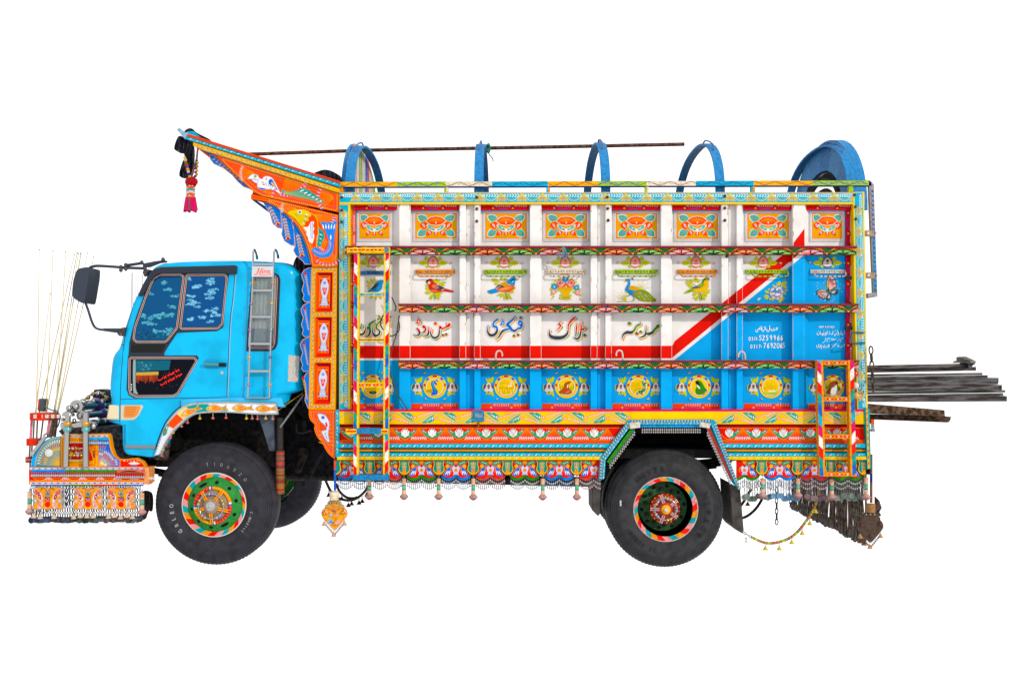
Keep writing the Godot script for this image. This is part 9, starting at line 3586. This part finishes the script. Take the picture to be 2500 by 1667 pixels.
func build_things() -> void:
	pendulum(901.6, 1172, 1209, -0.01, "club pendulum hanging below the foot of the front painted ladder")
	pendulum(986, 1168, 1209, 0.0, "club pendulum between the red and green fringe, first behind the front ladder")
	pendulum(1070.6, 1168, 1209, 0.0, "club pendulum between the green and blue fringe, second behind the front ladder")
	pendulum(1155.4, 1168, 1210, 0.0, "club pendulum between the blue and red fringe amidships, below the latch plate")
	pendulum(1325, 1168, 1210, 0.0, "club pendulum between the green and blue fringe, second ahead of the rear wheel")
	pendulum(1408.5, 1168, 1210, 0.0, "club pendulum under the skirt, nearest ahead of the rear wheel")
	pendulum(1862.5, 1168, 1206, 0.0, "club pendulum between green and blue fringe, first behind the rear wheel")
	pendulum(1949, 1168, 1206, 0.0, "club pendulum between the blue and red fringe behind the rear wheel")
	pendulum(2031.5, 1170, 1210, 0.0, "club pendulum hanging under the rear painted ladder")
	pendulum(2115.5, 1166, 1210, 0.0, "club pendulum beside the rusty heart pendant at the tail")
	pendulum(345.5, 1203, 1247, 0.02, "club pendulum hanging at the rear end of the front bumper")
	pendulum(71, 1200, 1245, -0.02, "club pendulum hanging at the nose end of the front bumper")
	heart_pendant(815.5, 1149, 0.0, false, "orange heart-shaped pendant with bosses hanging behind the front wheel")
	heart_pendant(2126, 1179, -0.02, true, "rusty heart-shaped pendant hanging at the tail corner")
	# three butterfly plates before the bumper's chains
	var first := [[115, "leftmost butterfly plate, orange with blue-ringed wing spots, on the bumper"], [213.5, "middle butterfly plate of the three hanging on the bumper"], [294.5, "rearmost butterfly plate on the bumper, beside the club pendulum"]]
	for i in 3:
		var x: float = first[i][0]
		var t := thing("butterfly_plate", first[i][1], "butterfly plate", at(x, 1246, 0.01), "butterfly plates on the bumper")
		var p := smooth(xy([-2, -26, -14, -29.5, -30, -27, -37, -24, -33, -12, -37, 4, -35, 14, -38, 24, -30, 28, -14, 26, -6, 26, 0, 30, 6, 26, 14, 26, 30, 28, 38, 24, 35, 14, 37, 4, 33, -12, 37, -24, 30, -27, 14, -29.5, 2, -26]), 3, true)
		var placed := PackedVector2Array()
		for q in p: placed.append(q + Vector2(x, 1217))
		var s := Shape.new()
		s.prism(placed, 0.0, 0.014, paint("a8a4a0"), 0.003)
		var a := Art.new(0.014)
		a.here(x, 1217)
		var m := PackedVector2Array()
		for q in p: m.append(q * 0.93)
		a.poly(m, K.amber)
		for sgn in [-1.0, 1.0]:
			a.lev = 2
			a.poly(smooth(xy([sgn * 33, -23, sgn * 20, -17, sgn * 12, -2, sgn * 13, 22, sgn * 24, 22, sgn * 22, 12, sgn * 18, 6, sgn * 28, -8]), 3, true), K.off)
			a.dot(sgn * 29.5, 5.5, 5, [K.cyan, K.peach, K.cyan][i], 12)
			a.line(smooth(xy([sgn * 1, -19, sgn * 8, -25, sgn * 14, -25.5, sgn * 13, -22]), 4), 1.4, K.maroon)
			a.lev = 3
			body(a, [sgn * 31, -22, sgn * 23, -18, sgn * 19, -12, sgn * 28, -10], [K.coral, K.plum.lerp(K.pink, 0.6), K.coral][i], K.slate)
			body(a, [sgn * 22, -10, sgn * 16, -8, sgn * 16.5, 3, sgn * 23, -3], paint("c80c50"))
			body(a, [sgn * 16, 8, sgn * 14, 20, sgn * 23, 20, sgn * 20, 12], K.pink)
			a.dot(sgn * 29.5, 5.5, 3.4, K.blush, 10)
			a.dot(sgn * 14, -22.6, 1.8, K.green if i == 0 else K.sea, 8)
			a.lev = 4
			a.dot(sgn * 19.5, -4.5, 2.0, K.gold if i == 0 else K.off, 8)
		a.lev = 2
		a.poly(smooth(xy([0, -3, -7, -12, -6, -19, 0, -16, 6, -19, 7, -12]), 3, true), K.grey)
		a.fan(xy([-8, -4, -4, 0, 0, -2, 4, 0, 8, -4, 8.5, 18, 3, 26, 0, 29, -3, 26, -8.5, 18]), K.gold)
		a.lev = 3
		a.fan(xy([-6.8, -2, -4, 1.5, 0, 0, 4, 1.5, 6.8, -2, 7, 12, -7, 12]), K.red)
		a.dot(0, 14, 8.4, K.gold, 18)
		a.fan(xy([-5, -15, 5, -15, 2.5, -10, -2.5, -10]), K.green)
		a.lev = 4
		a.dot(0, 14, 7.2, K.red, 18)
		for sgn in [-1.0, 1.0]:
			a.leaf(sgn * 1.4, 4, sgn * 4.4, -1, 2.8, K.sky)
			a.dot(sgn * 3.6, -14.4, 1.8, K.pink, 8)
		a.leaf(-3, 26, 3, 26, 1.8, K.red)
		s.v.append_array(a.v); s.n.append_array(a.n); s.c.append_array(a.c)
		part("plate", s, M.worn_enamel, t)
		for bx in [[81, 97, 130.5], [178.5, 194.5, 211, 226], [264, 278, 293.5, 308, 322]][i]:
			var by: float = 1251.0 + fmod(bx * 7.0, 5.0)
			s = Shape.new()
			s.tube([at(bx, 1243, 0.01), at(bx, by, 0.01)], 0.0025, 4, K.grey)
			s.bell(at(bx, by, 0.012), 0.04, 0.025, paint("d8c0a4"))
			part("bell", s, M.worn_enamel, t)
	# garlands of bells on hoses
	var z := -0.28
	garland([at(2001, 1192, z), at(1998, 1212, z), at(1990, 1237, z), at(1979, 1257, z), at(1964, 1279, z), at(1944, 1302, z), at(1919, 1318, z), at(1886, 1326, z), at(1862, 1323, z), at(1835, 1311, z)], [at(1869.5, 1333, z), at(1903.5, 1333, z), at(1934, 1318, z), at(1959.5, 1296, z), at(1978, 1272, z), at(1992, 1242, z)], "bright hose of yellow and red segments strung with yellow bells at the tail", [paint("d8cc20"), paint("b0b050"), paint("ec6a50"), paint("a09c60")], paint("e0d048"))
	z = -0.6
	garland([at(793, 1170, z), at(806, 1197, z), at(821, 1213, z), at(839, 1220, z), at(856, 1221, z), at(871, 1216, z), at(888, 1202, z), at(899, 1186, z)], [at(802, 1203, z), at(834, 1212, z), at(850, 1228, z), at(858, 1224, z), at(876, 1222, z), at(884, 1218, z), at(895, 1202, z)], "dim hose with dark bells looping behind the orange heart pendant", [paint("4a4a18"), paint("5a3418"), paint("2a2a20")], paint("2c2820"))
	garland([at(820, 1180, -0.8), at(829, 1200, -0.8), at(846, 1214, -0.8), at(864, 1216, -0.8), at(872, 1213, -0.8)], [], "plain dark hose above the dim bell hose", [paint("28241f")], K.slate)
	garland([at(1772, 1264, -0.5), at(1795, 1267, -0.5), at(1820, 1262, -0.5), at(1842, 1246, -0.5), at(1858, 1224, -0.5), at(1868, 1200, -0.5)], [], "dark hose curving up behind the rear mud flap", [paint("2a2320")], K.slate)
	garland([at(1768, 1255, -0.55), at(1784, 1251, -0.55), at(1806, 1238, -0.55), at(1824, 1212, -0.55), at(1835, 1192, -0.55)], [at(1826, 1225, -0.55)], "short hose with red bands just behind the rear mud flap", [paint("5c2a20"), paint("3a3a20")], paint("6a6420"))
	# chains
	var s := Shape.new()
	s.chain(at(1896.5, 1190, -0.35), at(1897, 1280, -0.35), 0.06, 0.026, 0.006, K.slate)
	tag(part("hanging_chain", s, M.grimy_iron, self), "dark link chain hanging free behind the rear wheel", "chain")
	s = Shape.new()
	s.chain(at(2127, 846, 0.05), at(2133, 955, 0.05), 0.075, 0.036, 0.008, paint("5c5450"))
	tag(part("tailgate_chain", s, M.grimy_iron, self), "heavy rusty chain hanging on the rear post above the steel bars", "chain")
	s = Shape.new()
	s.chain(at(1816, 1300, -0.2), at(1836, 1312, -0.28), 0.045, 0.018, 0.004, K.grey)
	s.link(at(1822, 1318, -0.2), 0.045, 0.018, 0.004, Vector3.RIGHT, K.grey)
	tag(part("flap_chain", s, M.grimy_iron, self), "short chain tying the bright hose to the mud flap", "chain")
	# discs on chains under the rear skirt
	s = Shape.new()
	var r := RandomNumberGenerator.new()
	r.seed = 3
	for k in 46:
		var x := 1818.0 + k * 6.4
		if absf(x - 1960) < 6: continue
		var hue: Color = [K.green.lerp(K.grey, 0.75), K.sky.lerp(K.grey, 0.6), K.plum.lerp(K.grey, 0.45), K.green.lerp(K.grey, 0.8)][clampi(int((x - 1800) / 76.0), 0, 3)]
		var y := 1214.0 + r.randf_range(-4, 4)
		s.chain(at(x, 1170, -0.06), at(x, y - 8, -0.06), 0.03, 0.012, 0.0025, K.grey)
		s.lathe(at(x, y, -0.06 + r.randf_range(-0.02, 0.02)), Vector3(r.randf_range(-0.8, 0.8), 0.1, 1), PackedVector2Array([Vector2(0.027, -0.001), Vector2(0.027, 0.001), Vector2(0, 0.001)]), 16, hue)
	part("disc_fringe", s, M.worn_enamel, truck, "", "stuff")
	# the chain curtain across the tail
	s = Shape.new()
	var xt := at(2122, 0).x
	var yt := at(0, 1160).y
	s.box(Vector3(xt - 0.04, yt, -2.3), Vector3(xt + 0.03, yt + 0.16, -0.05), paint("2c2824"))
	part("tail_beam", s, M.grimy_iron, truck)
	s = Shape.new()
	for k in 270:
		var zz := -0.08 - k * 0.0082
		if r.randf() < 0.07: continue
		var low := at(0, 1316).y - r.randf() * 0.05
		s.tube([Vector3(xt + r.randf_range(-0.05, 0.02), yt, zz), Vector3(xt + r.randf_range(-0.06, 0.03), low, zz)], 0.0065, 4, paint("8a7666").lerp(K.grey, r.randf() * 0.5))
		if k % 5 == 0: s.lathe(Vector3(xt - 0.02, low, zz), Vector3(-1, 0.1, 0.3), PackedVector2Array([Vector2(0.04, -0.001), Vector2(0.04, 0.001), Vector2(0, 0.001)]), 12, [K.grey, K.slate, K.green.lerp(K.grey, 0.7), K.sky.lerp(K.slate, 0.7)][k % 4])
		if k % 4 == 1: s.bell(Vector3(xt - 0.01, low + 0.02, zz), 0.045, 0.026, K.stain.lerp(K.slate, 0.3))
	part("tail_chain_curtain", s, M.grimy_iron, truck, "", "stuff")
	s = Shape.new()
	s.prism(xy([2138, 1212, 2148, 1222, 2154, 1240, 2148, 1250, 2153, 1258, 2146, 1262, 2140, 1272, 2138, 1250]), -0.4, -0.38, paint("5a4c48"))
	tag(part("bat_plate", s, M.grimy_iron, self), "dark curved metal plate hanging behind the rusty heart pendant", "plate")
	# long pipe lying on the hoops
	s = Shape.new()
	s.tube([at(560, 378, -1.19), at(900, 366.5, -1.19), at(1300, 359.5, -1.19), at(1671, 352, -1.19)], 0.0185, 12, paint("74564a"))
	var pipe := part("steel_pipe", s, M.grimy_iron, self)
	tag(pipe, "long rusty steel pipe tied along the tops of the blue hoops", "pipe")
	for q in [[1188, 362, "rope_knot", "green rope knot tying the pipe to the second hoop", paint("1f9c94")], [1462, 355, "rope_knot", "pink rope knot tying the pipe to the third hoop", paint("d88a80")]]:
		s = Shape.new()
		for k in 4:
			var pts := []
			for i in 10:
				var a := TAU * i / 10
				pts.append(at(q[0] + cos(a) * (7 - k) + k * 1.5, q[1] + sin(a) * (6 + k * 2), -1.17 + sin(a * 2 + k) * 0.04))
			s.tube(pts, 0.006, 6, q[4], -1.0, true)
		s.tube(smooth3([at(q[0] + 4, q[1], -1.14), at(q[0] + 6, q[1] + 14, -1.12), at(q[0] + 14, q[1] + 24, -1.12), at(q[0] + 16, q[1] + 32, -1.12)], 4), 0.006, 6, q[4])
		s.tube(smooth3([at(q[0] - 6, q[1], -1.14), at(q[0], q[1] - 9, -1.14), at(q[0] + 9, q[1] - 6, -1.14)], 4), 0.006, 6, q[4])
		tag(part(q[2], s, M.cloth, self), q[3], "rope")
	s = Shape.new()
	for k in 7:
		s.tube(smooth3([at(1372 + k, 603, 0.09), at(1376 + (k % 3) * 3, 612, 0.1), at(1366 + k * 3.4, 620 + (k % 2) * 8, 0.085), at(1362 + k * 4, 628 + (k % 3) * 3, 0.06)], 4), 0.0035, 5, paint("5aa0bc"))
	tag(part("blue_twine", s, M.cloth, self), "pale blue twine knotted on the upper wall rail", "twine")
	# cloths and the tassel on the prow
	cloth_thing("prow_cloth", "black cloth hanging knotted from the tip of the prow", "cloth", smooth(xy([439, 331, 430, 340, 424, 362, 431, 369, 439, 373, 447, 374, 449, 384, 442, 402, 436.5, 429, 454, 434, 468, 426, 471, 402, 472, 366, 468, 350, 458, 342]), 3, true), 0.02, 0.05, paint("151b28"), 4)
	cloth_thing("rolled_cloth", "dark cloth rolled along the top of the prow tip", "cloth", smooth(xy([450, 322, 452, 317, 460, 313, 469, 314, 474, 320, 484, 326, 498, 333, 508, 338, 514, 344, 496, 341, 484, 332, 470, 322]), 3, true), -0.06, 0.04, paint("2a2c3c"), 6)
	cloth_thing("cloth_bundle", "dark tarpaulin bundle lying behind the prow's top edge", "tarpaulin", smooth(xy([768, 424, 776, 418, 790, 414, 806, 416, 822, 424, 832, 432, 834, 448, 800, 438]), 3, true), -0.12, 0.05, paint("2a3444"), 8)
	cloth_thing("cab_tarpaulin", "dark folded tarpaulin showing between cab roof and prow", "tarpaulin", smooth(xy([716, 650, 719, 634, 726, 626, 738, 632, 748, 644, 750, 668, 734, 664]), 3, true), -0.12, 0.05, paint("20242e"), 9)
	cloth_thing("bumper_cloth", "black cloth hanging behind the end of the bumper", "cloth", smooth(xy([346, 1200, 366, 1202, 371, 1220, 369, 1248, 362, 1246, 357, 1256, 352, 1268, 340, 1266, 344, 1230]), 3, true), -0.16, 0.04, paint("16161c"), 10)
	var t := thing("tassel", "red pompom tassel with beads and magenta threads hanging from the prow", "tassel", at(464, 513, 0.04))
	s = Shape.new()
	var hues := [K.leafy, K.peach, K.green, K.red, K.royal, K.amber, K.cream, K.navy]
	for k in 9:
		var u := k / 8.0
		s.ball(at(450 + u * 12, 385 + u * 46, 0.09), 0.0135 + 0.003 * (k % 2), hues[k % 8], 8)
		s.ball(at(479 - u * 3 + (k % 2) * 3, 392 + u * 38, 0.09), 0.0135, [K.navy, K.leafy, K.maroon, K.amber][k % 4].lerp(K.plum, 0.3), 8)
	s.tube([at(482, 362, 0.05), at(479, 392, 0.08), at(466, 432, 0.08)], 0.009, 6, K.plum)
	part("bead_strings", s, M.cloth, t, "", "stuff")
	s = Shape.new()
	for k in 90:
		var d := Vector3(r.randfn(), r.randfn(), r.randfn()).normalized()
		s.ball(at(466.5, 444, 0.08) + d * Vector3(0.044, 0.04, 0.03), 0.014, K.crimson.lerp(K.deep, r.randf()), 6)
	part("pompom", s, M.cloth, t)
	s = Shape.new()
	s.lathe(at(464.5, 483, 0.08), Vector3.UP, PackedVector2Array([Vector2(0.04, 0), Vector2(0.036, 0.02), Vector2(0.036, 0.04), Vector2(0.036, 0.06), Vector2(0.036, 0.08), Vector2(0.034, 0.1), Vector2(0.02, 0.112)]), 14, K.cream, [K.amber, K.coral, K.off, K.teal, K.orange, K.off])
	for k in 40: s.ball(at(464.5, 455 + (k / 8) * 6.0, 0.08) + Vector3(cos(k * 0.785 + (k / 8) * 0.4) * 0.037, 0, sin(k * 0.785 + (k / 8) * 0.4) * 0.037), 0.006, K.white if k % 3 else K.orange, 6)
	part("beaded_net", s, M.cloth, t)
	s = Shape.new()
	for k in 16:
		var a := TAU * k / 16
		var c: Color = K.magenta if k % 4 else (K.navy if cos(a) < 0 else K.plum)
		var p := at(464.5, 482, 0.08) + Vector3(cos(a) * 0.036, 0, sin(a) * 0.03)
		s.tube([p, p + Vector3(cos(a) * 0.01, -0.06, 0), p + Vector3(cos(a) * 0.018, -0.115 - 0.008 * (k % 3), 0)], 0.01, 7, c, 0.012)
	part("thread_skirt", s, M.cloth, t)
	# steel sections sticking out over the tail
	var bars := [["topmost dark steel bar, with a bent strap at its end", 899, 892, 2364, 9.0, -0.5, 9.0], ["second dark steel bar, ending in a square notch", 908, 900, 2382, 9.0, -0.55, 10.0], ["thin steel bar with a bright edge below the notched bar", 916, 912.5, 2398, 5.0, -0.5, 8.0], ["steel bar just above the two deep channels", 922.5, 918.5, 2411, 5.5, -0.5, 8.0], ["deep grey steel channel, upper of the pair, stepped at its end", 933, 931, 2434, 13.5, -0.46, 16.0], ["deep steel channel with a rust-tipped end, lower of the pair", 947.5, 946, 2437, 13.0, -0.46, 16.0], ["long thin steel bar reaching furthest, right under the deep channels", 960.5, 955, 2454, 5.5, -0.5, 8.0], ["thin steel bar second from the bottom of the bundle", 968, 962.5, 2449, 6.0, -0.5, 8.0], ["bottom steel bar of the bundle with rusty patches", 978, 971, 2453, 9.0, -0.48, 12.0]]
	for q in bars:
		s = Shape.new()
		var zz: float = q[5]
		s.bar(at(1700, lerpf(q[1], q[1] + 6, 0.9), zz), at(q[3], q[2], zz), q[6] * S, q[4] * S * 1.12, paint("5a5d63").lerp(paint("6e584a"), 0.4 * fmod(q[1] * 0.37, 1.0)))
		tag(part("steel_bar", s, M.mill_steel, self), q[0], "steel bar", "steel bars sticking out over the tail")
	for k in 3:
		s = Shape.new()
		var yy: float = [928.0, 945.0, 972.0][k]
		s.bar(at(1700, yy + 4, -0.75), at([2420, 2428, 2440][k], yy, -0.75), 0.3, 0.05, paint("4c4e54"))
		tag(part("steel_bar", s, M.mill_steel, self), ["flat steel bar at the back of the bundle behind the upper channel", "flat steel bar at the back of the bundle behind the lower channel", "flat steel bar at the back of the bundle behind the bottom bar"][k], "steel bar", "steel bars sticking out over the tail")
	s = Shape.new()
	s.prism(xy([2345, 886, 2350, 881, 2361, 879, 2370, 882, 2371, 889, 2378, 890, 2372, 899, 2366, 898, 2364, 886, 2354, 884]), -0.6, -0.44, paint("54565a"))
	s.prism(xy([2355, 872, 2360, 870, 2385, 882, 2381, 890, 2366, 883, 2356, 880]), -0.6, -0.44, paint("7c7c7a"))
	tag(part("bent_strap", s, M.mill_steel, self), "bent metal strap clipped over the end of the topmost bar", "strap")
	for q in [[xy([1960, 978, 2129, 986, 2139, 987, 2308, 1001.5, 2309, 1017, 2130, 1010, 1960, 1004]), -0.62, -0.5, paint("6e5a4c"), "rusty brown beam with red paint traces below the steel bars"], [xy([1960, 1004, 2129, 1012, 2309, 1016, 2324, 1017.5, 2322, 1026, 2317, 1031.5, 2128, 1024, 1960, 1018]), -0.75, -0.63, paint("5c4638"), "dark rusty beam, lowest of the load sticking out"]]:
		s = Shape.new()
		s.prism(q[0], q[1], q[2], q[3], 0.006)
		tag(part("rusty_beam", s, M.grimy_iron, self), q[4], "beam", "rusty beams sticking out over the tail")
	# small fittings at the tail
	s = Shape.new()
	s.slab(at(2127, 1034, 0.02) - Vector3(0, 0, 0.05), at(2136, 1024, 0.03), 0.003, K.orange)
	for k in 3: s.tube([at(2128 + k * 3, 1034, 0.03), at(2128 + k * 3.4, 1050, 0.03)], 0.005, 6, K.grey)
	s.slab(at(2128, 1053, 0.02) - Vector3(0, 0, 0.03), at(2138, 1049, 0.035), 0.004, K.grey)
	part("tail_lamp_bracket", s, M.worn_enamel, truck)

func _ready() -> void:
	make_materials()
	make_world()
	truck = thing("cargo_truck", "blue-cabbed cargo truck painted all over with birds, flowers and bands", "truck", Vector3(0, 0, -1.1))
	build_cargo()
	build_prow()
	build_cab()
	build_bumper()
	build_wheels()
	build_chassis()
	build_things()
